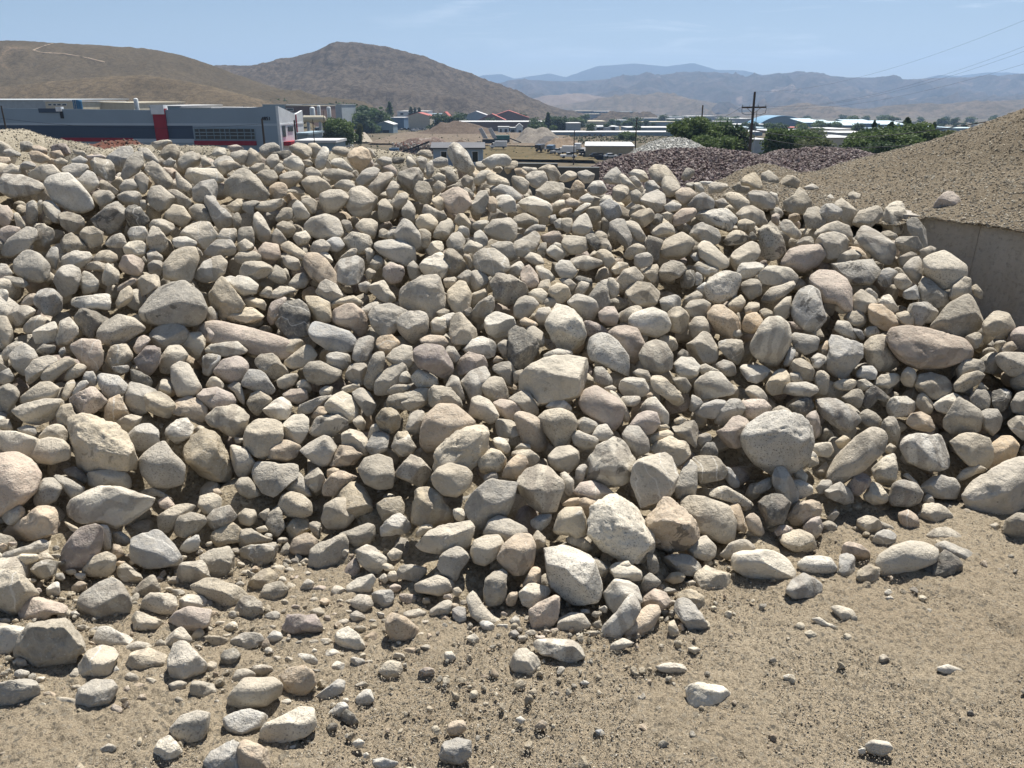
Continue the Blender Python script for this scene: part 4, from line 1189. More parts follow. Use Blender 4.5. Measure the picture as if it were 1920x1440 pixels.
LANDMARKS = {
 'slabl': "the long pale boulder near the top left", 'pitted': "the grey-brown pitted boulder at upper left",
 'caramel': "the caramel-bottomed boulder on the crest", 'rough': "the broad rough-faced grey boulder near the crest",
 'slabmid': "the dull slab below the small shed", 'loaf': "the orange-tan loaf-shaped boulder",
 'egg': "the big speckled egg boulder on the crest", 'rose': "the broad pinkish boulder below the crest",
 'cleft': "the cream cobble with a dark cleft", 'disc': "the smooth grey disc-shaped boulder",
 'speck': "the big dark speckled boulder", 'trap': "the large flat trapezoid slab",
 'chunk': "the chunky cream boulder on the right crest", 'notch': "the long pale boulder with dark notch",
 'mossy': "the dirt-speckled boulder at upper right", 'pill': "the smooth pinkish oval boulder",
 'granite': "the whitish granite boulder", 'roots': "the boulder with dark dried roots",
 'tipped': "the cracked upright boulder at top right", 'lonely': "the lone rock on the gravel slope",
 'barrel': "the barrel-shaped boulder at upper right", 'cream': "the cream boulder by the concrete wall",
 'shade': "the big dull boulder below the concrete wall", 'char': "the charcoal-faced cobble at left",
 'scar': "the big boulder with a black scar", 'heart': "the heart-shaped banded pink cobble",
 'mauve': "the mauve grooved block", 'block': "the leaning square-edged block", 'slate': "the upright dark slate slab",
 'blue': "the cracked blue-grey rock", 'bar': "the long pinkish bar-shaped boulder", 'plank': "the thick grey plank-like boulder",
 'hole': "the boulder with a round black mark", 'buffblock': "the buff lopsided boulder at left",
 'white': "the jagged bright white slab", 'crag': "the dark jagged crag-like rock", 'whale': "the biggest pale boulder mid-pile",
 'plum': "the plum-coloured boulder", 'roof': "the big rough roof-shaped boulder", 'teardrop': "the buff teardrop boulder",
 'dimple': "the pale boulder with two dimples", 'bun': "the flat bun-shaped pale cobble", 'huge': "the huge coarse pale boulder",
 'spike': "the black slate spike", 'greywedge': "the angular grey wedge boulder", 'slabr': "the very long pinkish boulder at right",
 'sail': "the grey sail-shaped boulder", 'club': "the long club-shaped boulder", 'kidney': "the kidney-shaped cream boulder",
 'squareblock': "the big square brown block", 'pinkl': "the big pink boulder at left edge", 'muddy': "the mud-caked boulder at left",
 'arrow': "the pale arrowhead-shaped boulder", 'log': "the mauve log-shaped boulder", 'pillow': "the grey pillow-shaped boulder",
 'wedgel': "the large buff wedge at left edge", 'saddle': "the saddle-shaped buff boulder", 'diamond': "the dirt-dusted diamond slab",
 'brick': "the grey-brown brick-shaped boulder", 'bigdark': "the large dull shield-shaped boulder",
 'dome': "the round dome-shaped boulder", 'crown': "the angular crown-shaped boulder", 'plate': "the large pale angular plate",
 'bigwhite': "the big whitish boulder at centre front", 'tooth': "the upright tooth-shaped rock", 'turtle': "the tall turtle-shell boulder",
 'strip': "the narrow curved strip-shaped rock", 'rusty': "the rust-streaked white rock", 'flatiron': "the flatiron-shaped tan slab",
 'broken': "the cobble with a dark broken face", 'bean': "the cream bean-shaped boulder", 'outer': "the grey boulder on the dirt at right",
 'shard': "the angular buff rock on the dirt", 'bluewhite': "the blue-white angular rock", 'salt': "the salt-and-pepper cobble",
 'giant': "the giant tan boulder at right edge", 'edge': "the brown boulder at far right", 'oval': "the pale oval boulder on the dirt",
 'flake': "the small pale flake at right front", 'bouldl': "the big split-faced boulder at lower left",
 'pear': "the pear-shaped angular rock at lower left", 'flatl': "the flat half-buried stone at lower left",
 'twin': "the leaning buff cobble at lower left", 'halfbrick': "the dusky half-brick-shaped rock",
 'guitar': "the orange-rimmed flat rock on the dirt", 'chip': "the white chipped rock on the dirt",
 'couch': "the buff flat-topped boulder at lower left", 'potato': "the potato-shaped tan cobble",
 'couch2': "the long cream boulder at lower left", 'corner': "the orange rock at the bottom edge",
 'lowgrey': "the grey rock at bottom centre", 'rosywedge': "the rosy wedge-shaped rock", 'tusk': "the pale tusk-shaped boulder",
 'slabfront': "the pale slab lying in front", 'tent': "the tent-shaped buff rock", 'lone': "the lone pale triangular rock",
 'bottom': "the pale cobble near the bottom right"}
# ---------------------------------------------------------------- near ground, terrain sheet
def terrain_z(x, y):
    """height of the natural ground: level yard, then down into the valley"""
    D = np.hypot(x, y) * np.sign(np.where(y > 0, 1, -1)); D = np.where(y > 0, np.abs(D), -1)
    z = np.interp(D, [0, 22, 250, 500, 1000, 2000, 6000, 30000], [0, 0, -16.9, -16.5, -22, -33, -60, -120])
    # a raised terrace with the plant yards at the left
    r = x / np.maximum(np.abs(y), 1e-3); ss = lambda v, a, b_: (lambda t: t * t * (3 - 2 * t))(np.clip((v - a) / (b_ - a), 0, 1))
    wt = ss(-r, .222, .25) * ss(D, 235, 330) * (1 - ss(D, 950, 1300)) * (y > 0)
    return z + wt * np.maximum(0, (1.65 - D * .0205) - z)
def Zs(x, y): return float(terrain_z(np.array([x]), np.array([y]))[0])
def on_ground(px, py):
    """point where the view ray meets the valley floor"""
    d = ray(px, py); o = Vector((0, 0, EYE)); t = 40.0
    while t < 40000:
        p = o + d * t
        if p.z < Zs(p.x, p.y): break
        t *= 1.004
    return p
def build_ground():
    th = np.concatenate([np.linspace(-180, -76, 14), np.linspace(-74, -42, 30), np.linspace(-41.5, 41.5, 620), np.linspace(42, 74, 30), np.linspace(76, 179, 14)])
    th = np.radians(th); r = [0.02, .4, .8, 1.0]
    while r[-1] < 5.2: r.append(r[-1] * 1.0052)
    while r[-1] < 40: r.append(r[-1] * 1.03)
    while r[-1] < 10200: r.append(r[-1] * 1.09)
    r = np.array(r); R, T = np.meshgrid(r, th, indexing='ij'); X, Y = R * np.sin(T), R * np.cos(T)
    Z = terrain_z(X.ravel(), Y.ravel()).reshape(X.shape)
    P3 = np.stack([X.ravel(), Y.ravel(), np.zeros(X.size)], 1); Rr = R.ravel()
    near = np.clip((7 - Rr) / 3, 0, 1)
    d = fbm(P3 * 1.3, 3) * .035 + fbm(P3 * 9, 3) * .010 + fbm(P3 * 24, 3, .6) * .009 + fbm(P3 * 62, 3, .6) * .0085
    # shallow wheel rut crossing the lower right
    u = (P3[:, 0] - 1.75) * .80 + (P3[:, 1] - 2.0) * .60
    d += -.018 * np.exp(-(u / .05) ** 2) * (P3[:, 0] > .9) * (1 + fbm(P3 * 8, 2)) + .012 * np.exp(-((u - .10) / .05) ** 2) * (P3[:, 0] > .9)
    far = np.clip((Rr - 60) / 200, 0, 1)
    d = d * near + far * fbm(P3 / 90, 4) * 1.6 * np.clip(1 - (Rr - 3000) / 3000, .2, 1)
    V = np.stack([X.ravel(), Y.ravel(), Z.ravel() + d], 1)
    nr, nt_ = R.shape; i, j = np.meshgrid(np.arange(nr - 1), np.arange(nt_), indexing='ij'); j2 = (j + 1) % nt_
    Fc = np.stack([i * nt_ + j, i * nt_ + j2, (i + 1) * nt_ + j2, (i + 1) * nt_ + j], -1).reshape(-1, 4)[:, ::-1]
    m, nt, b = newmat('yard_and_valley_soil'); v = position(nt); L = nt.links
    # near: sandy dirt
    g = noise(nt, v, 75, 6, .72); g0 = noise(nt, v, 260, 3, .7); a = noise(nt, v, 1.6, 6, .65, .5)
    c = mixc(nt, ramp(nt, a, [(.3, 0), (.7, 1)]), (.425, .348, .245), (.515, .432, .312))
    c = mixc(nt, ramp(nt, g, [(.36, .9), (.5, 0)]), c, (.20, .168, .12))
    c = mixc(nt, ramp(nt, g, [(.58, 0), (.74, .8)]), c, (.44, .385, .295))
    c = mixc(nt, ramp(nt, g0, [(.38, .7), (.48, 0)]), c, (.12, .10, .075))
    vo = N(nt, 'ShaderNodeTexVoronoi'); vo.inputs['Scale'].default_value = 110; L.new(v, vo.inputs['Vector'])
    cs = N(nt, 'ShaderNodeSeparateColor'); L.new(vo.outputs['Color'], cs.inputs[0])
    c = mixc(nt, ramp(nt, cs.outputs[0], [(.86, 0), (.92, .7)]), c, (.38, .335, .26))
    c = mixc(nt, ramp(nt, cs.outputs[1], [(.88, 0), (.94, .7)]), c, (.13, .12, .10))
    # far: dry grass, bare earth and scrub
    f1 = noise(nt, v, .011, 6, .6, .6); f2 = noise(nt, v, .16, 5, .7)
    fc = mixc(nt, ramp(nt, f1, [(.35, 0), (.6, 1)]), (.098, .08, .052), (.13, .105, .074))
    fc = mixc(nt, ramp(nt, f2, [(.47, 0), (.60, .8)]), fc, (.055, .058, .036))
    ln = N(nt, 'ShaderNodeVectorMath', operation='LENGTH'); L.new(v, ln.inputs[0])
    mr = N(nt, 'ShaderNodeMapRange'); mr.inputs['From Min'].default_value = 25; mr.inputs['From Max'].default_value = 60
    L.new(ln.outputs['Value'], mr.inputs['Value'])
    L.new(mixc(nt, mr.outputs[0], c, fc), b.inputs['Base Color'])
    b.inputs['Roughness'].default_value = .96; b.inputs['Specular IOR Level'].default_value = .08
    nb = bump(nt, b, g, .9, .022); bump(nt, b, g0, .9, .007, nb)
    o = mobj('ground', np_mesh('ground', V, Fc, m)); tag(o, kind='structure')
build_ground()

# ---------------------------------------------------------------- lofted surfaces
def curve(row, pxs, sm=32):
    """row: list of (px, py, D) -> world points at pxs"""
    a = np.array(row, float); py = np.interp(pxs, a[:, 0], a[:, 1]); D = np.interp(pxs, a[:, 0], a[:, 2])
    k = max(1, int(sm / (pxs[1] - pxs[0])))
    if k > 1:
        ker = np.hanning(2 * k + 1)[1:-1]; ker /= ker.sum(); pad = len(ker) // 2
        py = np.convolve(np.pad(py, pad, 'edge'), ker, 'valid'); D = np.convolve(np.pad(D, pad, 'edge'), ker, 'valid')
    return np.array([P(p, q, d)[:] for p, q, d in zip(pxs, py, D)])
def loft(rows, px0, px1, ncol, nsub, round_=True, sm=32):
    pxs = np.linspace(px0, px1, ncol); R = [curve(r, pxs, sm) for r in rows]; out = []
    ns = nsub if isinstance(nsub, (list, tuple)) else [nsub] * (len(R) - 1)
    n = len(R)
    for i in range(n - 1):
        p0, p1, p2, p3 = R[max(i - 1, 0)], R[i], R[i + 1], R[min(i + 2, n - 1)]
        for k in range(ns[i]):
            t = k / ns[i]
            if round_:   # Catmull-Rom
                q = .5 * ((2 * p1) + (-p0 + p2) * t + (2 * p0 - 5 * p1 + 4 * p2 - p3) * t * t + (-p0 + 3 * p1 - 3 * p2 + p3) * t ** 3)
            else: q = p1 * (1 - t) + p2 * t
            out.append(q)
    out.append(R[-1]); G = np.array(out); return G
def grid_faces(nr, nc):
    i, j = np.meshgrid(np.arange(nr - 1), np.arange(nc - 1), indexing='ij')
    return np.stack([i * nc + j, i * nc + j + 1, (i + 1) * nc + j + 1, (i + 1) * nc + j], -1).reshape(-1, 4)
def grid_normals(G):
    du = np.gradient(G, axis=1); dv = np.gradient(G, axis=0); n = np.cross(du, dv)
    n /= np.linalg.norm(n, axis=2)[:, :, None] + 1e-12; n *= np.where(n[:, :, 2:3] < 0, -1, 1); return n

def rot_rand(n, rng):
    q = rng.normal(size=(n, 4)); q /= np.linalg.norm(q, axis=1)[:, None]; w, x, y, z = q.T
    return np.stack([np.stack([1-2*(y*y+z*z), 2*(x*y-z*w), 2*(x*z+y*w)], -1), np.stack([2*(x*y+z*w), 1-2*(x*x+z*z), 2*(y*z-x*w)], -1),
                     np.stack([2*(x*z-y*w), 2*(y*z+x*w), 1-2*(x*x+y*y)], -1)], 1)
def stone_proto(level, ang, rng, ncut=5):
    V, Fc = ICO[level]; V = V.copy() * np.array([1, rng.uniform(.65, .9), rng.uniform(.5, .75)])
    for _ in range(ncut):
        n = rng.normal(size=3); n /= np.linalg.norm(n); h = rng.uniform(.45, .8) * np.abs(V @ n).max()
        s = V @ n - h; V -= np.clip(s, 0, None)[:, None] * n * ang
    V += V * fbm(V * 1.7 + rng.uniform(0, 50, 3), 3)[:, None] * .16
    return V, Fc
def scatter(protos, pos, size, rng, cols, misc=None):
    """pos (n,3), size (n,), cols (n,3) -> V, F, C, M"""
    Vs, Fs, Cs, Ms = [], [], [], []; base = 0; which = rng.integers(0, len(protos), len(pos)); R = rot_rand(len(pos), rng)
    for k, (PV, PF) in enumerate(protos):
        ix = np.where(which == k)[0]
        if not len(ix): continue
        W = np.einsum('nij,vj->nvi', R[ix], PV) * size[ix][:, None, None] + pos[ix][:, None, :]
        nv = len(PV); Vs.append(W.reshape(-1, 3)); Fs.append((PF[None] + (np.arange(len(ix)) * nv)[:, None, None] + base).reshape(-1, 3))
        Cs.append(np.repeat(cols[ix], nv, 0)); 
        if misc is not None: Ms.append(np.repeat(misc[ix], nv, 0))
        base += nv * len(ix)
    return np.concatenate(Vs), np.concatenate(Fs), np.concatenate(Cs), (np.concatenate(Ms) if misc is not None else None)
def sample_grid(G, n, rng, weight=None):
    """area-uniform points on a grid surface"""
    a = np.cross(G[1:, :-1] - G[:-1, :-1], G[:-1, 1:] - G[:-1, :-1]); ar = np.linalg.norm(a, axis=2)
    if weight is not None: ar = ar * weight[:-1, :-1]
    p = ar.ravel() / ar.sum(); k = rng.choice(len(p), n, p=p); i, j = np.divmod(k, ar.shape[1]); u, v = rng.random(n), rng.random(n)
    q = G[i, j] * ((1-u)*(1-v))[:, None] + G[i+1, j] * (u*(1-v))[:, None] + G[i, j+1] * ((1-u)*v)[:, None] + G[i+1, j+1] * (u*v)[:, None]
    return q, i, j

# ---------------------------------------------------------------- the cobble pile: mean surface
def gD(py): return EYE / math.tan(dep(py))          # forward distance where a pixel row meets level ground
toe = [(-900, 1200), (-300, 1170), (0, 1130), (200, 1110), (450, 1060), (560, 1050), (700, 1090), (850, 1165), (1000, 1175), (1200, 1165), (1300, 1080),
       (1500, 1050), (1600, 1000), (1750, 960), (1900, 930), (2100, 900), (2500, 880)]
crest = [(-900, 320, 4.9), (-300, 300, 4.9), (0, 300, 4.9), (300, 292, 4.9), (500, 296, 4.9), (700, 300, 4.9), (860, 310, 4.9), (1000, 332, 4.9), (1100, 340, 4.85),
         (1300, 345, 4.8), (1400, 362, 4.75), (1500, 385, 4.7), (1600, 410, 4.55), (1700, 432, 4.4), (1760, 480, 4.2), (1830, 550, 3.95), (1900, 620, 3.75), (2000, 690, 3.5), (2500, 800, 3.2)]
def rowmix(t, sag=0.0):
    xs = sorted(set([a[0] for a in toe] + [a[0] for a in crest])); out = []
    for x in xs:
        ty = np.interp(x, [a[0] for a in toe], [a[1] for a in toe]); cy = np.interp(x, [a[0] for a in crest], [a[1] for a in crest])
        cD = np.interp(x, [a[0] for a in crest], [a[2] for a in crest]); tD = gD(ty)
        A, B = P(x, ty, tD), P(x, cy, cD); D = tD + (cD - tD) * t; z = (A.z + (B.z - A.z) * t) + sag
        d = math.atan2(EYE - z, D); out.append((x, 720 - F * math.tan(PITCH - d), D))
    return out
back1 = [(x, y + 14, D + .55) for x, y, D in crest]; back2 = []
for x, y, D in crest:
    z = -.15; d = math.atan2(EYE - z, D + 2.0); back2.append((x, 720 - F * math.tan(PITCH - d), D + 2.0))
front = []
for x, y in toe:
    D = gD(y) - .45; d = math.atan2(EYE + .14, D); front.append((x, 720 - F * math.tan(PITCH - d), D))
PILE = loft([front, rowmix(0), rowmix(.25, .03), rowmix(.5, .06), rowmix(.75, .08), rowmix(1.0), back1, back2], -900, 2500, 260, [6, 14, 14, 14, 14, 8, 14])
nrm = grid_normals(PILE)
flatP = PILE.reshape(-1, 3)
lump = (fbm(flatP * 2.2, 2) * .05).reshape(PILE.shape[:2]); PILE = PILE + nrm * lump[:, :, None]
PILE_BVH = BVHTree.FromPolygons([Vector(v) for v in PILE.reshape(-1, 3)], [tuple(f) for f in grid_faces(*PILE.shape[:2])])

SOIL = grit_material('pile_soil', [(.27, .225, .155), (.35, .295, .21), (.12, .10, .072), (.42, .375, .29)], 55, 1.2)
off_ = np.interp(np.arange(PILE.shape[0]), [0, 6, 14, 24, 36], [.045, .06, .12, .17, .25])[:, None, None]
core = PILE - nrm * off_; core[-8:, :, 2] -= .1
cf = core.reshape(-1, 3) + nrm.reshape(-1, 3) * (fbm(flatP * 7, 4) * .05)[:, None]
# the soil bulges out where the photograph shows dirt between the cobbles
SOIL_SPOTS = [(250, 780, .1, 45), (350, 800, .16, 60), (430, 935, .13, 60), (455, 925, .13, 55), (560, 1062, .12, 75), (640, 1040, .14, 60), (700, 1080, .15, 55), (770, 1100, .16, 60), (830, 1110, .15, 50), (745, 960, .13, 45),
              (1430, 1030, .15, 60), (1270, 1080, .15, 50), (1640, 985, .14, 70), (680, 960, .10, 35), (815, 1080, .12, 40)]
wmax = np.zeros(len(cf))
for sx_, sy_, amp, rad in SOIL_SPOTS:
    d = ray(sx_, sy_); h = PILE_BVH.ray_cast(Vector((0, 0, EYE)), d)
    if h[0] is None: continue
    c0 = np.array(h[0]); rr = rad / F * h[3]; wmax = np.maximum(wmax, np.exp(-((np.linalg.norm(flatP - c0, axis=1) / rr) ** 2)))
cf += nrm.reshape(-1, 3) * (wmax * (np.broadcast_to(off_, PILE.shape[:2] + (1,)).reshape(-1) - .01))[:, None]
o = mobj('pile_soil', np_mesh('pile_soil', cf, grid_faces(*PILE.shape[:2]), SOIL)); tag(o, kind='structure')
CORE_BVH = BVHTree.FromPolygons([Vector(v) for v in cf], [tuple(f) for f in grid_faces(*PILE.shape[:2])])


# ---------------------------------------------------------------- concrete bay wall and the gravel slope behind it
WZ = 1.0
def onz(px, py, z):
    d = ray(px, py); t = (z - EYE) / d.z; return Vector((0, 0, EYE)) + d * t
WA, WB = onz(1700, 402, WZ), onz(1925, 431, WZ); WD = (WB - WA).normalized(); WN = Vector((-WD.y, WD.x, 0)).normalized()
if WN.x < 0: WN = -WN
HILL_M = grit_material('hill_gravel_bed', [(.15, .122, .085), (.185, .152, .108), (.11, .09, .063), (.30, .26, .195)], 80, 1.2)
def wD(px):
    """forward distance where the wall top is met at pixel column px"""
    a = (px - 960) / F; best = min((abs((960 + F * (WA + WD * s).x / ((WA + WD * s).y * CP + (EYE - WZ) * SP)) - px), s) for s in np.linspace(-1.5, 6, 400)); return (WA + WD * best[1]).y
def atz(x, D, z): return (x, 720 - F * math.tan(PITCH - math.atan2(EYE - z, D)), D)
hx = [1250, 1320, 1400, 1450, 1500, 1560, 1620, 1680, 1740, 1800, 1860, 1920, 2000, 2150, 2400]
f0 = []; 
for x in hx:
    if x < 1700: f0.append((x, np.interp(x, [1250, 1400, 1500, 1600, 1700], [372, 385, 402, 420, 420]), np.interp(x, [1250, 1700], [4.85, 4.9])))
    else: D = wD(x) - .035; f0.append(atz(x, D, WZ + .004))
cr = [(1250, 365, 6.6), (1320, 350, 6.6), (1370, 330, 6.6), (1405, 314, 6.7), (1435, 309, 6.8), (1465, 313, 6.9), (1500, 324, 7.0), (1540, 319, 7.2), (1600, 301, 7.3), (1660, 286, 7.2), (1700, 276, 7.0), (1750, 262, 6.8), (1800, 247, 6.6), (1860, 224, 6.4), (1920, 203, 6.2), (2000, 170, 6.1), (2150, 120, 6.0), (2400, 60, 6.0)]
m1 = []; 
for x in hx:
    y0, D0 = [(b_, c_) for a_, b_, c_ in f0 if a_ == x][0]; z0 = P(x, y0, D0).z; yc = np.interp(x, [c_[0] for c_ in cr], [c_[1] for c_ in cr]); Dc = np.interp(x, [c_[0] for c_ in cr], [c_[2] for c_ in cr]); zc0 = P(x, yc, Dc).z
    m1.append(atz(x, D0 + (Dc - D0) * .55, z0 + (zc0 - z0) * .50))
bk1 = [atz(x, D + 1.3, P(x, y, D).z - .30) for x, y, D in cr]; bk2 = [atz(x, D + 4.0, -.1) for x, y, D in cr]
f1_ = [atz(x, D + .09, P(x, y, D).z + (.012 if x > 1700 else .02)) for x, y, D in f0]
HG = loft([f0, f1_, m1, cr, bk1, bk2], 1250, 2400, 300, [6, 36, 34, 10, 10], sm=14); hn = grid_normals(HG); hp = HG.reshape(-1, 3)
HG = HG + hn * (fbm(hp * 2.0, 3) * .03 + fbm(hp * 10, 4, .6) * .012).reshape(HG.shape[:2])[:, :, None]
hill_o = mobj('gravel_pile', np_mesh('gravel_pile', HG.reshape(-1, 3), grid_faces(*HG.shape[:2]), HILL_M)); tag(hill_o, 'high brown gravel slope rising at the right above the concrete wall', 'gravel pile')
HILL_BVH = BVHTree.FromPolygons([Vector(v) for v in HG.reshape(-1, 3)], [tuple(f) for f in grid_faces(*HG.shape[:2])])
rng = np.random.default_rng(51); q, gi_, gj_ = sample_grid(HG, 130000, rng, 1 / (np.linalg.norm(HG - np.array([0, 0, EYE]), axis=2) ** 1.5)); s_ = .003 + .013 * rng.random(len(q)) ** 3.6
q = q - hn[gi_, gj_] * (s_ * .05)[:, None]; hc = np.array([(.31, .262, .19), (.25, .21, .15), (.47, .43, .35), (.21, .175, .13), (.28, .26, .215), (.30, .245, .18)])
tinyp = [stone_proto(1, .95, rng, 4) for _ in range(8)]
V_, F_, C_, M_ = scatter(tinyp, q, s_, rng, hc[rng.integers(0, 6, len(q))] * rng.uniform(.75, 1.15, (len(q), 1)), np.stack([rng.random(len(q)), np.full(len(q), .2), np.zeros(len(q))], 1))
c = mobj('stones', np_mesh('stones', V_, F_, ROCK, False, C_, M_), hill_o); tag(c, kind='stuff')
def bay_wall():
    mt, nt, b = newmat('stained_concrete'); v = position(nt); n1 = noise(nt, v, 2.2, 6, .65, .6); n2 = noise(nt, v, 38, 5, .7)
    mpn = N(nt, 'ShaderNodeMapping'); mpn.inputs['Scale'].default_value = (9, 9, .8); nt.links.new(v, mpn.inputs['Vector']); n3 = noise(nt, mpn.outputs[0], 1.0, 5, .6)
    c = mixc(nt, ramp(nt, n1, [(.3, 0), (.7, 1)]), (.42, .39, .34), (.54, .505, .445)); c = mixc(nt, ramp(nt, n3, [(.5, 0), (.72, .55)]), c, (.33, .265, .20)); c = mixc(nt, ramp(nt, n2, [(.36, .5), (.48, 0)]), c, (.28, .25, .21))
    nt.links.new(c, b.inputs['Base Color']); bump(nt, b, n2, 1.0, .02)
    def seg(s0, s1, z0, z1, th=.6, jog=0.0):
        a = WA + WD * s0 - WN * jog; e = WA + WD * s1 - WN * jog; ns, nz_ = 40, 24; V = []; 
        # face grid with chipped top edge
        for k in range(nz_ + 1):
            for j in range(ns + 1):
                p = a.lerp(e, j / ns); z = z0 + (z1 - z0) * k / nz_; V.append([p.x, p.y, z])
        V = np.array(V); ch = fbm(V * 9, 3); topk = np.clip((V[:, 2] - (z1 - .05)) / .05, 0, 1)
        V += np.array(WN)[None] * (topk * (.006 + .012 * np.clip(ch, 0, 1)) + fbm(V * 4, 3) * .008)[:, None]; V[:, 2] -= topk * np.clip(-ch, 0, 1) * .03
        Fc = grid_faces(nz_ + 1, ns + 1).tolist(); n0 = len(V); back = np.array(WN) * th
        tl, tr_ = nz_ * (ns + 1), nz_ * (ns + 1) + ns; ex = [V[tl] + back, V[tr_] + back, V[0] + back, V[ns] + back]; V = np.concatenate([V, ex])
        Fq = Fc + [[tl + j, tl + j + 1, n0 + 1, n0] if j == 0 else [tl + j, tl + j + 1, n0 + 1, n0 + 1] for j in range(0)]
        me = bpy.data.meshes.new('wall'); me.from_pydata(V.tolist(), [], [tuple(f) for f in Fc] + [tuple(range(tl, tr_ + 1)) + (n0 + 1, n0), (n0, n0 + 1, n0 + 3, n0 + 2), (0, n0 + 2, n0 + 3, ns)[::-1]] + [tuple([k * (ns + 1) for k in range(nz_ + 1)]) + (n0, n0 + 2), tuple([k * (ns + 1) + ns for k in range(nz_, -1, -1)]) + (n0 + 3, n0 + 1)])
        me.materials.append(mt); me.update(); return me
    r = empty('concrete_wall', (0, 0, 0)); tag(r, 'stained concrete block wall holding back the gravel slope', 'wall')
    s = -.15
    for k in range(5):
        L = 1.55 if k else .62; nm = 'block'; mobj(nm, seg(s, s + L - .003, .05, WZ, jog=0), r); s += L
bay_wall()

# ---------------------------------------------------------------- traced cobbles
TINT = {'t': (.485, .443, .372), 'w': (.60, .565, .492), 'g': (.41, .39, .35), 'd': (.15, .147, .137), 'p': (.50, .425, .365), 'm': (.355, .305, .282),
        'o': (.51, .42, .32), 'y': (.53, .478, .388), 'b': (.36, .33, .277), 's': (.43, .375, .285)}
CNAME = {'t': 'tan', 'w': 'pale cream', 'g': 'grey', 'd': 'dark grey', 'p': 'pinkish', 'm': 'mauve-brown', 'o': 'rusty tan', 'y': 'buff', 'b': 'grey-brown', 's': 'dirt-covered'}

def poly_radius(pts, c, nang=180, ang=False):
    th = np.linspace(0, 2 * np.pi, nang, endpoint=False); d = np.stack([np.cos(th), np.sin(th)], 1); r = np.zeros(nang)
    A = pts - c; B = np.roll(pts, -1, 0) - c
    for a, b_ in zip(A, B):
        e = b_ - a; den = d[:, 0] * (-e[1]) + d[:, 1] * e[0]; den = np.where(np.abs(den) < 1e-9, 1e-9, den)
        t = (a[0] * (-e[1]) + a[1] * e[0]) / den; u = (d[:, 0] * a[1] - d[:, 1] * a[0]) / den
        ok = (t > 0) & (u >= -1e-6) & (u <= 1 + 1e-6); r = np.where(ok & (t > r), t, r)
    r = np.where(r == 0, r[r > 0].mean() if (r > 0).any() else 1, r)
    k = 2 if ang else 4; ker = np.hanning(2 * k + 1)[1:-1]; ker /= ker.sum()
    rp = np.concatenate([r[-k:], r, r[:k]]); rs = np.convolve(rp, ker, 'same')[k:-k]
    return th, rs * (1.095 if ang else 1.075)
def parse():
    out = []; x0 = y0 = 0; s = 1
    for ln in ROCKS.strip().split('\n'):
        tk = ln.split()
        if tk[0] == 'T' and len(tk) == 4 and ',' not in tk[1]: x0, y0, s = int(tk[1]), int(tk[2]), float(tk[3]); continue
        code = tk[0]; key = None
        if '*' in code: code, key = code.split('*')
        top = '+' in code; code = code.replace('+', '')
        pts = np.array([[float(q) for q in p.split(',')] for p in tk[1:]]) * 10 / s + np.array([x0, y0])
        x, y = pts.T; x1, y1 = np.roll(x, -1), np.roll(y, -1); cr = x * y1 - x1 * y; A = cr.sum() / 2
        if abs(A) < 1: continue
        c = np.array([((x + x1) * cr).sum(), ((y + y1) * cr).sum()]) / (6 * A)
        q = pts - c; cov = q.T @ q / len(q); ev, evec = np.linalg.eigh(cov); asp = math.sqrt(max(ev[1], 1e-6) / max(ev[0], 1e-6))
        out.append(dict(c=c, pts=pts, col=code.lower(), ang=code.isupper(), top=top, key=key, area=abs(A), asp=asp, major=evec[:, 1]))
    return out
RK = parse()
CR, CU = np.array([1.0, 0, 0]), np.array([0, SP, CP])
CF = np.array([0, CP, -SP])
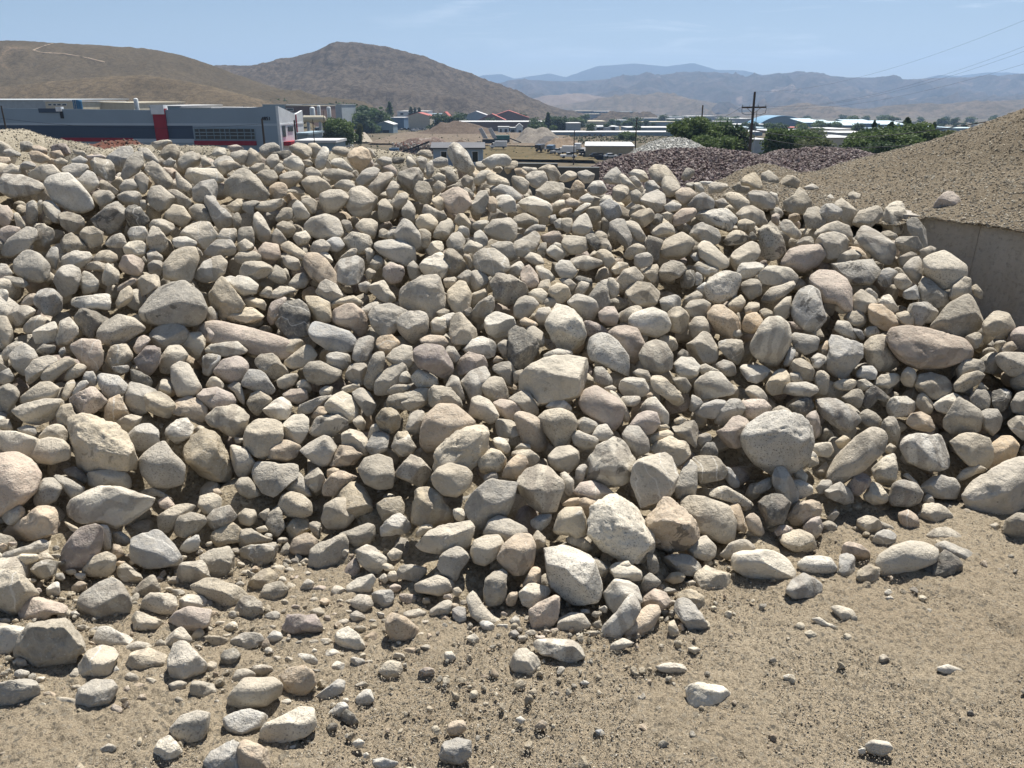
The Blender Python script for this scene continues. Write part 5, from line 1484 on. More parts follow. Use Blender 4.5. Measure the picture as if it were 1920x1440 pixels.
def rock_geom(r, rng):
    px, py = r['c']; d = ray(px, py); o0 = Vector((0, 0, EYE)); big = r['area'] > 2600
    if r.get('D'): t = r['D']
    else:
        tg = (EYE - .0) / max(1e-3, -d.z); h = PILE_BVH.ray_cast(o0, d); t = tg if d.z < 0 else 1e9
        r['ground'] = True
        if h[0] is not None and h[3] < t: t = h[3]; r['ground'] = False
        hh = HILL_BVH.ray_cast(o0, d)
        if hh[0] is not None and hh[3] < t - .35: t = hh[3] - .04; r['ground'] = True
        if r['ground'] and t > 8: t = 5.0
    zc = t * float(np.dot(np.array(d), CF)); th, rs = poly_radius(r['pts'], r['c'], ang=r['ang'])
    rs = rs / F * zc; rmin, rmean = rs.min(), rs.mean()
    T = min(rmin * (1.2 if not r['ang'] else 1.1), rmean) * rng.uniform(.85, 1.05)
    if r['ground']: t -= T * .55
    else: t -= T * .10
    if r['top']: t -= rmean * .38
    k = zc / (t * float(np.dot(np.array(d), CF))); sc = 1 / k; rs = rs * sc; T *= sc
    c = np.array(o0 + d * t); vd = -np.array(d)
    V, Fc = ICO[5 if r['area'] > 6500 else (4 if r['area'] > 1300 else 3)]; V = V.copy()
    V = V @ rot_rand(1, rng)[0].T            # break up the regular icosphere
    a = np.arctan2(-V[:, 1], V[:, 0]) % (2 * np.pi)   # screen y is down
    Rr = np.interp(a, np.append(th, 2 * np.pi), np.append(rs, rs[0]))
    rho = np.sqrt(np.clip(1 - V[:, 2] ** 2, 0, 1)); w = V[:, 2]; e = 2.5 if not r['ang'] else 3.0
    rho2 = (1 - np.abs(w) ** e) ** (1 / 2.0)
    ca = V[:, 0] / np.maximum(rho, 1e-6); sa = V[:, 1] / np.maximum(rho, 1e-6)
    X = ca * Rr * rho2; Y = sa * Rr * rho2; W = w * T
    semi = r['ang'] or rng.random() < .58
    f1, f2 = rng.normal(0, .25), rng.normal(-.08, .22)
    W = W + (X * f1 + Y * f2) * (1 - .25 * rho2 ** 4)
    Q = np.stack([X, Y, W], 1); S = rmean
    def cutp(Q, n, frac, soft, amt):
        n = n / np.linalg.norm(n); pr = Q @ n; h = pr.max() * frac; s_ = pr - h
        cut = np.where(s_ > soft, s_, np.where(s_ < -soft, 0, (s_ + soft) ** 2 / (4 * soft))); return Q - cut[:, None] * n * amt
    soft = (.012 if r['ang'] else .03) * S if semi else rng.uniform(.06, .14) * S; am = .94 if semi else .85
    # an upper face, a front face and a few broken corners
    Q = cutp(Q, np.array([rng.normal(0, .28), .80, .55 + rng.random() * .3]), rng.uniform(.50, .74) if semi else rng.uniform(.62, .84), soft, am)
    Q = cutp(Q, np.array([rng.normal(0, .38), -.30 + rng.normal(0, .2), .95]), rng.uniform(.56, .80) if semi else rng.uniform(.70, .90), soft, am)
    for _ in range(7 if r['ang'] else (5 if semi else 2)):
        n = rng.normal(size=3); n[2] = abs(n[2]) + .5; Q = cutp(Q, n, rng.uniform(.62, .86) if semi else rng.uniform(.76, .92), soft, am)
    for _ in range(4 if r['ang'] else (3 if semi else 1)):      # worn-off sides
        n = rng.normal(size=3); n[2] *= .25; Q = cutp(Q, n, rng.uniform(.80, .94) if semi else rng.uniform(.88, .97), soft, am)
    seed = rng.uniform(0, 90, 3); Qs = Q / S
    ln = np.linalg.norm(Q, axis=1)[:, None] + 1e-9; D = Q / ln
    amp = .09 if r['ang'] else (.06 if semi else .04)
    disp = fbm(Qs * 1.5 + seed, 3) * amp + fbm(Qs * 5.5 + seed, 4, .62) * (.055 if r['ang'] else (.036 if semi else .018))
    if (r['ang'] or r['key'] in ('rough', 'huge', 'slabr')): disp = disp - np.clip(fbm(Qs * 3.2 + seed + 9, 2, .5, True) - .55, 0, 1) * .14
    Q = Q + D * (disp * S)[:, None]
    # frame: camera right/up for silhouette, view direction for depth
    Wd = CR[None] * Q[:, :1] + CU[None] * Q[:, 1:2] + vd[None] * Q[:, 2:3]
    return c, Wd, Fc, rmean
ROCK_RNG = np.random.default_rng(5)
order = sorted(range(len(RK)), key=lambda i: -RK[i]['area']); individual = set(order[:300])
for i, r in enumerate(RK):
    if r['key']: individual.add(i)
individual = sorted(individual, key=lambda i: -RK[i]['area'])
keep = [i for i in individual if RK[i]['key']]; 
for i in individual:
    if len(keep) >= 300: break
    if not RK[i]['key']: keep.append(i)
individual = set(keep)
def label_for(idx):
    keyed = [i for i in individual if RK[i]['key']]; lab = {}
    for i in keyed:
        ph = LANDMARKS[RK[i]['key']]; ph = ph[4:] if ph.startswith('the ') else ph
        lab[i] = ph if len(ph.split()) > 3 else ph + ' in the cobble pile'
    groups = {}
    for i in individual:
        if RK[i]['key']: continue
        r = RK[i]; dd = sorted(keyed, key=lambda k: np.hypot(*(RK[k]['c'] - r['c'])))[0]; v = r['c'] - RK[dd]['c']
        a = math.degrees(math.atan2(-v[1], v[0])) % 360
        where = ['just right of', 'up and right of', 'just above', 'up and left of', 'just left of', 'down and left of', 'just below', 'down and right of'][int((a + 22.5) // 45) % 8]
        shape = ('angular' if r['ang'] else 'smooth') if r['asp'] > 1.45 else ('blocky' if r['ang'] else 'rounded')
        if r['asp'] > 2.1: shape = 'long'
        elif r['asp'] > 1.45: shape += ' oval' if not r['ang'] else ''
        size = 'big ' if r['area'] > 4200 else ('small ' if r['area'] < 1700 else '')
        groups.setdefault((size, CNAME[r['col']], shape, where, dd), []).append((np.hypot(*v), i))
    for (size, cn, sh, wh, dd), lst in groups.items():
        lst.sort(); ph = LANDMARKS[RK[dd]['key']]
        for k, (_, i) in enumerate(lst):
            nth = '' if len(lst) == 1 else ['nearer ', 'farther ', 'third ', 'fourth ', 'fifth '][min(k, 4)]
            lab[i] = f"{nth}{size}{cn} {sh} cobble {wh} {ph}"
            if len(lab[i].split()) > 16: lab[i] = f"{nth}{size}{cn} {sh} cobble {wh} {ph}".replace(' and ', '-')
    return lab
LAB = label_for(individual)
stuffV, stuffF, stuffC, stuffM = [], [], [], []; sb = 0
for i, r in enumerate(RK):
    rng = np.random.default_rng(1000 + i); c, W, Fc, rm = rock_geom(r, rng)
    col = np.array(TINT[r['col']]) * rng.uniform(.89, 1.10) * (1 + rng.normal(0, .03) * np.array([1, .3, -1]))
    if r['key'] in ('white', 'plate', 'lone', 'chip'): col = np.array([.68, .635, .54])
    sp = .85 if r['key'] in ('egg', 'speck', 'huge', 'mossy', 'granite', 'salt', 'bigwhite') else float(rng.choice([0.05, .25, .6], p=[.45, .35, .2]))
    dk = .95 if r['key'] in ('scar', 'notch', 'hole', 'cleft', 'rusty', 'roots', 'pitted') else (float(rng.choice([0, .5, .9], p=[.72, .18, .10])) if r['ang'] else float(rng.choice([0, .5], p=[.9, .1])))
    if r['col'] == 's': sp, dk = .1, 0.0
    ms = np.array([rng.random(), sp, dk])
    if i in individual:
        me = np_mesh('cobble', W, Fc, ROCK, True, np.repeat(col[None], len(W), 0), np.repeat(ms[None], len(W), 0))
        o = mobj('cobble', me); o.location = Vector(c)
        tag(o, LAB[i], 'cobble', 'cobbles of the big pile' if not r['ground'] else 'loose cobbles on the dirt')
    else:
        stuffV.append(W + c); stuffF.append(Fc + sb); sb += len(W)
        stuffC.append(np.repeat(col[None], len(W), 0)); stuffM.append(np.repeat(ms[None], len(W), 0))

# half-buried cobbles and broken chips along the foot of the pile
rngx = np.random.default_rng(404); done = [(r['c'][0], r['c'][1], math.sqrt(r['area'] / 3.14)) for r in RK]; cnt = 0
for _ in range(9000):
    if cnt >= 210: break
    px = rngx.uniform(-20, 1330); yt = np.interp(px, [0, 300, 500, 700, 850, 1000, 1200, 1330], [1010, 1040, 985, 1030, 1110, 1160, 1130, 1060]); py = yt + rngx.exponential(85 if px < 700 else 35)
    if py > 1330: continue
    rr = rngx.uniform(7, 15) if rngx.random() < .55 else rngx.uniform(15, 32)
    if px > 800 and (py > yt + 45 or rngx.random() < .5): continue
    if any(math.hypot(px - a, py - b_) < (c_ + rr) * .86 for a, b_, c_ in done): continue
    done.append((px, py, rr)); cnt += 1; n = rngx.integers(5, 8); th0 = np.sort(rngx.random(n) * .7 + np.arange(n)) / n * 2 * np.pi; ra = rr * rngx.uniform(.75, 1.25, n); sq = rngx.uniform(.55, .85)
    pts_ = np.stack([px + np.cos(th0) * ra * 1.15, py + np.sin(th0) * ra * sq], 1); col = rngx.choice(list('tttwyybgop'))
    RX = dict(c=np.array([px, py]), pts=pts_, col=col, ang=rngx.random() < .7, top=False, key=None, area=3.14 * rr * rr * sq, asp=1.3)
    rng = np.random.default_rng(5000 + cnt); c, W, Fc, rm = rock_geom(RX, rng); c = c + np.array([0, 0, -.22 * rm]); cl_ = np.array(TINT[col]) * rng.uniform(.85, 1.08)
    stuffV.append(W + c); stuffF.append(Fc + sb); sb += len(W); stuffC.append(np.repeat(cl_[None], len(W), 0)); stuffM.append(np.repeat(np.array([[rng.random(), .2, 0]]), len(W), 0))

# cobbles filling the pile between and below the traced ones, and over the parts of the pile outside the frame
rng = np.random.default_rng(21)
protos = [stone_proto(3, .8, rng, 4) for _ in range(9)] + [stone_proto(3, .95, rng, 7) for _ in range(5)]
W_in = np.ones(PILE.shape[:2]); pts, gi, gj = sample_grid(PILE, 9000, rng); nn = nrm[gi, gj]
# keep where not far under soil, Poisson-like thinning
size = rng.uniform(.045, .085, len(pts)); keepm = np.zeros(len(pts), bool); cell = {}
for k in range(len(pts)):
    p = pts[k]; key = tuple((p / .12).astype(int)); ok = True
    for dx in (-1, 0, 1):
        for dy in (-1, 0, 1):
            for dz in (-1, 0, 1):
                for q in cell.get((key[0] + dx, key[1] + dy, key[2] + dz), ()):
                    if np.linalg.norm(pts[q] - p) < (size[q] + size[k]) * .5: ok = False
    if ok: keepm[k] = True; cell.setdefault(key, []).append(k)
pts, nn, size, gi = pts[keepm], nn[keepm], size[keepm], gi[keepm]
# camera-frame test: inside the traced picture area -> sunk below the traced layer
rel = pts - np.array([0, 0, EYE]); zc = rel @ CF; ppx = 960 + F * (rel @ CR) / zc; ppy = 720 - F * (rel @ CU) / zc
backside = gi > 80
inside = (ppx > 5) & (ppx < 1925) & (~backside)
sink = np.where(inside, rng.uniform(.10, .21, len(pts)), rng.uniform(.01, .06, len(pts)))
size = np.where(inside, size, size * 1.35)
zlow = pts[:, 2] < .04
pos = pts - nn * sink[:, None]
soilmask = np.ones(len(pts), bool)
for sx_, sy_, amp, rad in SOIL_SPOTS: soilmask &= ~(np.hypot(ppx - sx_, (ppy - sy_)) < rad * .6)
sel = soilmask & (pts[:, 2] > -.05)
pos, size = pos[sel], size[sel]
keys = list('ttttwwggbbbyyopm'); cc = np.array([TINT[keys[k]] for k in rng.integers(0, len(keys), len(pos))]) * rng.uniform(.85, 1.1, (len(pos), 1))
ms = np.stack([rng.random(len(pos)), rng.choice([.1, .3, .7], len(pos)), np.zeros(len(pos))], 1)
V_, F_, C_, M_ = scatter(protos, pos, size, rng, cc, ms)
stuffV.append(V_); stuffF.append(F_ + sb); sb += len(V_); stuffC.append(C_); stuffM.append(M_)
o = mobj('smaller_cobbles', np_mesh('smaller_cobbles', np.concatenate(stuffV), np.concatenate(stuffF), ROCK, True, np.concatenate(stuffC), np.concatenate(stuffM)))
tag(o, 'smaller tan and grey cobbles filling the gaps of the big pile', 'cobbles', kind='stuff')

# chips and gravel on the dirt in front of the pile
rng = np.random.default_rng(31); n1, n2, n3 = 60000, 1300, 520
def ground_pts(n, toe_bias):
    out = []
    while len(out) < n:
        px = rng.uniform(-200, 2120); ty = np.interp(px, [a[0] for a in toe], [a[1] for a in toe])
        py = (ty - 60 + rng.exponential(130 if toe_bias else 1e9)) if toe_bias else rng.uniform(ty - 60, 1560)
        if py > 1600: continue
        if toe_bias and px > 1350 and rng.random() < .55: continue
        d = ray(px, py); t = EYE / -d.z; q = np.array([d.x * t, d.y * t, 0.0]); h = CORE_BVH.ray_cast(Vector((q[0], q[1], 3)), Vector((0, 0, -1)))
        if h[0] is not None: q[2] = max(0, h[0].z)
        out.append(q)
    return np.array(out)
tiny = [stone_proto(1, .9, rng, 3) for _ in range(6)]; small = [stone_proto(2, .95, rng, 6) for _ in range(8)]
def gravel_cols(n, rng, base=((.38, .33, .245), (.32, .275, .205), (.48, .435, .345), (.30, .28, .24), (.37, .30, .225))):
    base = np.array(base); return base[rng.integers(0, len(base), n)] * rng.uniform(.75, 1.2, (n, 1))
rad = [(n1, False, tiny, .0013, .0045), (n2, True, small, .004, .012), (n3, True, small, .011, .024)]
Vs, Fs, Cs, Ms, sb = [], [], [], [], 0
for n, tb, pr, a, b_ in rad:
    q = ground_pts(n, tb); s = a + (b_ - a) * rng.random(n) ** 2.2; q[:, 2] += s * np.where(s > .008, .15, -.15)
    V_, F_, C_, M_ = scatter(pr, q, s, rng, gravel_cols(n, rng), np.stack([rng.random(n), np.full(n, .3), np.zeros(n)], 1))
    Vs.append(V_); Fs.append(F_ + sb); Cs.append(C_); Ms.append(M_); sb += len(V_)
o = mobj('gravel', np_mesh('gravel', np.concatenate(Vs), np.concatenate(Fs), ROCK, False, np.concatenate(Cs), np.concatenate(Ms)))
tag(o, 'fine tan gravel and stone chips strewn over the dirt', 'gravel', kind='stuff')
# ---------------------------------------------------------------- heaps of gravel round the yard
def heap(name, label, rows, px0, px1, ncol, nsub, mats, nst, smin, smax, cols, seed, parent_cat='gravel pile', lump_=.02, group=None, level=1, embed=.2, soilscale=60, soilcols=None):
    G = loft(rows, px0, px1, ncol, nsub, sm=16); nr = grid_normals(G); fp = G.reshape(-1, 3)
    G = G + nr * (fbm(fp * 1.1 + seed, 3) * lump_ * 2 + fbm(fp * 6 + seed, 3) * lump_ * .5).reshape(G.shape[:2])[:, :, None]
    o = mobj(name, np_mesh(name, G.reshape(-1, 3), grid_faces(*G.shape[:2]), mats)); tag(o, label, parent_cat, group)
    rng = np.random.default_rng(seed); cam_w = 1 / (np.linalg.norm(G - np.array([0, 0, EYE]), axis=2) ** 1.5)
    q, i, j = sample_grid(G, nst, rng, cam_w); s = smin + (smax - smin) * rng.random(nst) ** 2.0
    pr = [stone_proto(level, .95, rng, 5) for _ in range(6)]; q = q + nr[i, j] * (s * embed)[:, None]
    cc = np.array(cols)[rng.integers(0, len(cols), nst)] * rng.uniform(.75, 1.2, (nst, 1))
    V_, F_, C_, M_ = scatter(pr, q, s, rng, cc, np.stack([rng.random(nst), np.full(nst, .15), np.zeros(nst)], 1))
    c = mobj('stones', np_mesh('stones', V_, F_, ROCK, False, C_, M_), o); tag(c, kind='stuff')
    return o, G

MAROON_SOIL = grit_material('maroon_gravel_bed', [(.075, .055, .055), (.10, .075, .075), (.04, .03, .03), (.16, .13, .13)], 20)
GREY_SOIL = grit_material('grey_gravel_bed', [(.34, .34, .32), (.42, .42, .40), (.2, .2, .19), (.55, .55, .52)], 30)
TAN_SOIL = grit_material('tan_gravel_bed', [(.27, .24, .18), (.33, .295, .225), (.17, .145, .11), (.45, .41, .33)], 60)
MAR = [(.115, .078, .092), (.15, .105, .12), (.08, .055, .066), (.19, .15, .162), (.125, .078, .088), (.26, .22, .235)]
def crestrows(cr, front_drop, front_dD, back_dD, depth_z=0.0):
    """rows front foot, mid, crest, behind, back foot for a heap whose skyline is cr"""
    def at(x, D, z): return (x, 720 - F * math.tan(PITCH - math.atan2(EYE - z, D)), D)
    rows = [[], [], [], [], []]
    for x, y, D in cr:
        z = P(x, y, D).z; z0 = min(depth_z, z - .05)
        rows[0].append(at(x, D - front_dD, z0)); rows[1].append(at(x, D - front_dD * .45, z0 + (z - z0) * .62)); rows[2].append((x, y, D))
        rows[3].append(at(x, D + back_dD * .45, z0 + (z - z0) * .6)); rows[4].append(at(x, D + back_dD, z0))
    return rows
heap('gravel_pile', 'long pile of maroon crushed rock between the cobbles and the trees', crestrows([(1020, 345, 12.5), (1085, 326, 13), (1130, 307, 14), (1200, 289, 14.5), (1260, 281, 15), (1320, 280, 15), (1400, 288, 14.5), (1440, 300, 14), (1500, 330, 13)], 0, 2.6, 3), 1020, 1500, 120, 14, MAROON_SOIL, 26000, .02, .055, MAR, 41, group='maroon gravel piles')
heap('gravel_pile', 'maroon crushed rock pile to the right of the tall utility pole', crestrows([(1370, 330, 14.5), (1412, 298, 15), (1450, 284, 15.5), (1520, 279, 16), (1600, 284, 16), (1650, 294, 15.5), (1700, 312, 15), (1800, 350, 14)], 0, 2.8, 3), 1370, 1800, 110, 14, MAROON_SOIL, 22000, .02, .055, MAR, 42, group='maroon gravel piles')
heap('gravel_pile', 'pale grey gravel pile behind the maroon crushed rock', crestrows([(1160, 305, 23), (1190, 283, 24), (1215, 269, 24.5), (1250, 259, 25), (1280, 260, 25), (1300, 267, 24.5), (1325, 280, 24), (1360, 300, 23)], 0, 2.6, 3), 1160, 1360, 60, 12, GREY_SOIL, 9000, .02, .05, [(.45, .46, .44), (.55, .56, .54), (.35, .36, .35), (.62, .62, .6)], 43)
heap('gravel_pile', 'rounded tan gravel pile at the far left behind the cobbles', crestrows([(-500, 250, 9), (-200, 236, 10), (0, 243, 10.5), (45, 242, 11), (90, 259, 11), (150, 271, 10.5), (200, 283, 10), (280, 305, 9.5)], 0, 2.2, 2.5), -500, 280, 130, 12, TAN_SOIL, 15000, .008, .022, [(.38, .34, .26), (.46, .42, .33), (.29, .255, .20), (.55, .51, .42)], 44)
heap('gravel_pile', 'low tan gravel ridge in front of the long warehouse', crestrows([(150, 300, 8.5), (190, 281, 9), (215, 273, 9.5), (250, 270, 9.5), (330, 273, 9.5), (400, 277, 9.2), (500, 284, 9), (560, 290, 8.8), (610, 286, 8.8), (640, 276, 9), (700, 277, 9), (760, 286, 8.8), (800, 296, 8.6), (860, 315, 8.4)], 0, 1.6, 2), 150, 860, 150, 10, TAN_SOIL, 14000, .008, .02, [(.38, .34, .26), (.46, .42, .33), (.29, .255, .20), (.55, .51, .42)], 45)
heap('soil_heap', 'red-brown soil heap between the gravel and the warehouse', crestrows([(140, 290, 50), (175, 272, 50), (205, 265, 51), (245, 264, 51), (270, 272, 50), (300, 285, 50)], 0, 6, 7, -2.2), 140, 300, 60, 10, grit_material('red_soil', [(.11, .048, .034), (.14, .062, .045), (.06, .028, .02), (.17, .09, .065)], 4), 900, .05, .16, [(.12, .055, .04), (.15, .075, .055)], 46, 'soil heap', .15)

# ---------------------------------------------------------------- hills and mountains
def hill_mat(name, base, base2, shrub, s_shrub, s_patch, amt=.5, pale=None):
    m, nt, b = newmat(name); v = position(nt)
    a = noise(nt, v, s_patch, 7, .6, .8); g = noise(nt, v, s_shrub, 5, .75, .3); g2 = noise(nt, v, s_shrub * 5, 3, .7)
    c = mixc(nt, ramp(nt, a, [(.36, 0), (.62, 1)]), base, base2)
    if pale: c = mixc(nt, ramp(nt, noise(nt, v, s_patch * 1.7, 5, .6, 1.2), [(.60, 0), (.68, .8)]), c, pale)
    c = mixc(nt, ramp(nt, g, [(.47, 0), (.60 - .06 * amt, .25 + .42 * min(amt, 1))]), c, shrub)
    c = mixc(nt, ramp(nt, g2, [(.51, 0), (.60, .5)]), c, [q * .7 for q in shrub]); c = mixc(nt, ramp(nt, noise(nt, v, s_shrub * 2.2, 4, .7), [(.55, 0), (.66, .25)]), c, [q * 1.4 for q in base2])
    nt.links.new(c, b.inputs['Base Color']); b.inputs['Roughness'].default_value = 1; b.inputs['Specular IOR Level'].default_value = 0
    bump(nt, b, g, .6, 1.5 / s_shrub * .02); return m
def hill(name, crest_, foot, back, px0, px1, ncol, nsub, mat, seed, rough_, ridge_scale, mid=None):
    rows = [foot] + (mid or []) + [crest_, back]
    G = loft(rows, px0, px1, ncol, nsub, sm=9); fp = G.reshape(-1, 3); k = np.arange(G.shape[0]) / (G.shape[0] - 1)
    nb_ = nsub if isinstance(nsub, int) else nsub[-1]; kc = 1 - nb_ / G.shape[0]
    env = np.clip(np.minimum(1, np.abs(k - kc) * 5 + (.04 if rough_ > 100 else .10)), 0, 1)[:, None] * np.ones(G.shape[1])[None]
    sc = np.array([1.0, .45, .2])
    d = (fbm(fp * sc / ridge_scale + seed, 5, .55, True) - .45) * rough_ + fbm(fp / (ridge_scale * .12) + seed, 3) * rough_ * .10
    G[:, :, 2] += d.reshape(G.shape[:2]) * env
    o = mobj(name, np_mesh(name, G.reshape(-1, 3), grid_faces(*G.shape[:2]), mat)); tag(o, kind='structure'); return G
def shift(row, dy, dD): return [(x, y + dy, D + dD) for x, y, D in row]
far_m = hill_mat('far_mountain', (.04, .045, .04), (.06, .06, .05), (.03, .035, .03), .004, .0006)
mid_m = hill_mat('mid_mountain', (.062, .056, .05), (.108, .088, .074), (.035, .038, .03), .012, .0022, .9, (.25, .19, .155))
foot_m = hill_mat('foothill', (.12, .095, .07), (.16, .125, .09), (.05, .05, .036), .03, .003, .8)
brown_m = hill_mat('grass_hill', (.085, .07, .05), (.118, .095, .066), (.045, .041, .032), .30, .006, .7, (.19, .145, .10))
dark_m = hill_mat('shrub_hill', (.088, .073, .058), (.125, .104, .082), (.036, .032, .029), .12, .007, 1.2)
pale_m = hill_mat('quarry_slope', (.16, .125, .10), (.20, .16, .128), (.10, .08, .066), .03, .003, .4)
r_far = [(500, 175, 9000), (860, 152, 9000), (885, 147, 9000), (905, 141, 9000), (940, 138, 9000), (965, 147, 9000), (1000, 142, 9000), (1030, 137, 9000), (1060, 145, 9000), (1085, 138, 9000), (1120, 124, 9000), (1190, 118, 9000),
         (1250, 124, 9000), (1300, 118, 9000), (1345, 131, 9000), (1395, 132, 9000), (1440, 143, 9000), (1480, 150, 9000), (1720, 150, 9000), (1760, 140, 9000), (1800, 142, 9000), (1850, 136, 9000), (1930, 138, 9000), (2300, 128, 9000), (2900, 150, 9000)]
hill('mountain_range', r_far, shift(r_far, 75, -1500), shift(r_far, 45, 900), 500, 2900, 420, [16, 6], far_m, 3, 110, 1500)
r_mid = [(300, 200, 5200), (820, 182, 5200), (880, 170, 5200), (920, 158, 5200), (970, 150, 5200), (1060, 152, 5200), (1110, 150, 5200), (1180, 145, 5200), (1280, 136, 5200), (1330, 141, 5200), (1390, 146, 5200), (1440, 141, 5200), (1500, 140, 5200),
         (1560, 144, 5200), (1640, 147, 5200), (1700, 149, 5200), (1740, 146, 5200), (1800, 146, 5200), (1860, 143, 5200), (1930, 141, 5200), (2300, 130, 5200), (3000, 120, 5200)]
hill('mountain_ridge', r_mid, shift(r_mid, 78, -2100), shift(r_mid, 50, 700), 300, 3000, 760, [24, 26, 6], mid_m, 9, 120, 420, mid=[[(x, y + 38, D - 1000) for x, y, D in r_mid]])
r_f1 = [(900, 215, 3300), (1000, 206, 3300), (1080, 193, 3300), (1130, 184, 3300), (1190, 177, 3300), (1260, 180, 3300), (1330, 190, 3300), (1400, 203, 3300), (1480, 212, 3300), (1560, 218, 3300)]
hill('foothill', r_f1, shift(r_f1, 38, -700), shift(r_f1, 40, 500), 900, 1560, 260, [18, 6], foot_m, 21, 45, 260)
r_q = [(880, 205, 3700), (960, 192, 3700), (1030, 179, 3700), (1100, 177, 3700), (1150, 183, 3700), (1200, 196, 3700), (1260, 210, 3700)]
hill('quarry_slope', r_q, shift(r_q, 30, -500), shift(r_q, 40, 300), 880, 1260, 160, [12, 5], pale_m, 25, 26, 200)
r_f2 = [(1300, 222, 2700), (1360, 214, 2700), (1430, 206, 2700), (1500, 195, 2700), (1560, 199, 2700), (1630, 203, 2700), (1700, 197, 2700), (1780, 194, 2700), (1850, 190, 2700), (1950, 186, 2700), (2300, 176, 2700), (2800, 170, 2700)]
hill('foothill', r_f2, shift(r_f2, 34, -600), shift(r_f2, 50, 500), 1300, 2800, 300, [18, 6], foot_m, 27, 36, 260)
r_mh = [(300, 160, 1500), (380, 140, 1500), (430, 126, 1500), (500, 119, 1500), (545, 110, 1500), (590, 97, 1500), (625, 84, 1500), (662, 79, 1500), (700, 85, 1500), (750, 98, 1500), (800, 112, 1500), (850, 130, 1500), (890, 143, 1500), (930, 161, 1500), (970, 178, 1500), (1010, 193, 1500), (1060, 208, 1500), (1120, 222, 1500), (1300, 240, 1500)]
MH = hill('shrub_hill', r_mh, [(x, max(y + 70, 250), 930) for x, y, D in r_mh], shift(r_mh, 90, 500), 300, 1300, 420, [24, 30, 8], dark_m, 33, 20, 90, mid=[[(x, y + (222 - y) * .42, 1230) for x, y, D in r_mh]])
r_lh = [(-900, 40, 900), (-300, 66, 900), (-100, 74, 900), (0, 77, 900), (80, 80, 900), (160, 84, 900), (230, 91, 900), (300, 97, 900), (340, 105, 900), (400, 124, 900), (460, 145, 900), (520, 165, 900), (570, 180, 900), (620, 195, 900), (700, 215, 900)]
LH = hill('grass_hill', r_lh, [(x, 272, 520) for x, y, D in r_lh], shift(r_lh, 70, 300), -900, 700, 420, [24, 26, 8], brown_m, 41, 13, 90, mid=[[(x, y + (218 - y) * .5, 700) for x, y, D in r_lh]])
r_sp = [(-200, 176, 600), (0, 164, 600), (120, 150, 600), (200, 143, 600), (265, 140, 600), (330, 149, 600), (400, 163, 600), (460, 179, 600), (520, 196, 600), (600, 215, 600)]
SPUR = hill('grass_spur', r_sp, [(x, 276, 470) for x, y, D in r_sp], shift(r_sp, 60, 160), -200, 600, 260, [24, 8], hill_mat('spur_grass', (.10, .08, .056), (.15, .118, .08), (.05, .044, .034), .2, .01, .7, (.25, .19, .125)), 45, 7, 60)
hill_bvh = BVHTree.FromPolygons([Vector(v) for v in np.concatenate([LH.reshape(-1, 3), SPUR.reshape(-1, 3)])],
    [tuple(f) for f in grid_faces(*LH.shape[:2])] + [tuple(f + LH.shape[0] * LH.shape[1]) for f in grid_faces(*SPUR.shape[:2])])
def drape(name, pts, width, mat):
    pp = []
    for (a, b_) in zip(pts[:-1], pts[1:]):
        for k in range(6):
            t = k / 6; d = ray(a[0] + (b_[0] - a[0]) * t, a[1] + (b_[1] - a[1]) * t); h = hill_bvh.ray_cast(Vector((0, 0, EYE)), d)
            if h[0] is not None: pp.append(h[0] + Vector((0, 0, .5)))
    V = []; 
    for i, p in enumerate(pp):
        q = pp[min(i + 1, len(pp) - 1)] - pp[max(i - 1, 0)]; s = Vector((-q.y, q.x, 0)).normalized() * width
        for sg in (1, -1):
            w = p + s * sg; h = hill_bvh.ray_cast(w + Vector((0, 0, 60)), Vector((0, 0, -1))); w.z = (h[0].z if h[0] else p.z) + .35; V.append(w[:])
    Fc = [(2 * i, 2 * i + 1, 2 * i + 3, 2 * i + 2) for i in range(len(pp) - 1)]
    tag(mobj(name, np_mesh(name, V, Fc, mat)), kind='structure')
track_m = flat('pale_dirt_track', (.24, .19, .135), .95)
drape('dirt_track', [(99, 82), (84, 86), (68, 92), (63, 95), (80, 99), (120, 101), (160, 108), (205, 119)], .9, track_m)

# ---------------------------------------------------------------- structures in the valley
M = {}
def mat(k, col, **kw):
    if k not in M: M[k] = flat(k, col, **kw)
    return M[k]
mat('pale_panel', (.42, .48, .53), scale=.15, var=.05); mat('navy_panel', (.050, .075, .115), scale=.15, var=.08); mat('grey_panel', (.27, .335, .39), scale=.15, var=.06)
mat('white_trim', (.74, .75, .75)); mat('red_paint', (.30, .018, .032)); mat('glass_dark', (.018, .03, .038), rough=.15, spec=.6); mat('black_metal', (.025, .025, .028)); mat('white_wall', (.68, .70, .70))
mat('white_roof', (.52, .52, .51)); mat('cream_wall', (.50, .45, .34)); mat('beige_wall', (.36, .30, .20)); mat('brown_wall', (.15, .10, .085)); mat('grey_wall', (.33, .36, .37)); mat('blue_wall', (.10, .17, .26))
mat('blue_roof', (.16, .30, .42), rough=.5); mat('pale_blue_roof', (.46, .58, .62), rough=.5); mat('terracotta_roof', (.34, .085, .065)); mat('dark_shingle', (.09, .095, .11)); mat('slate_wall', (.22, .29, .33)); mat('tank_white', (.70, .72, .70)); mat('tank_blue', (.03, .12, .22))
mat('wood_pole', (.075, .055, .04), scale=2); mat('galvanised', (.40, .41, .42), metal=.5, rough=.5); mat('teal_steel', (.05, .16, .15)); mat('tyre', (.02, .02, .02)); mat('asphalt', (.13, .125, .12), rough=.95); mat('road_dirt', (.27, .235, .18), rough=.95)
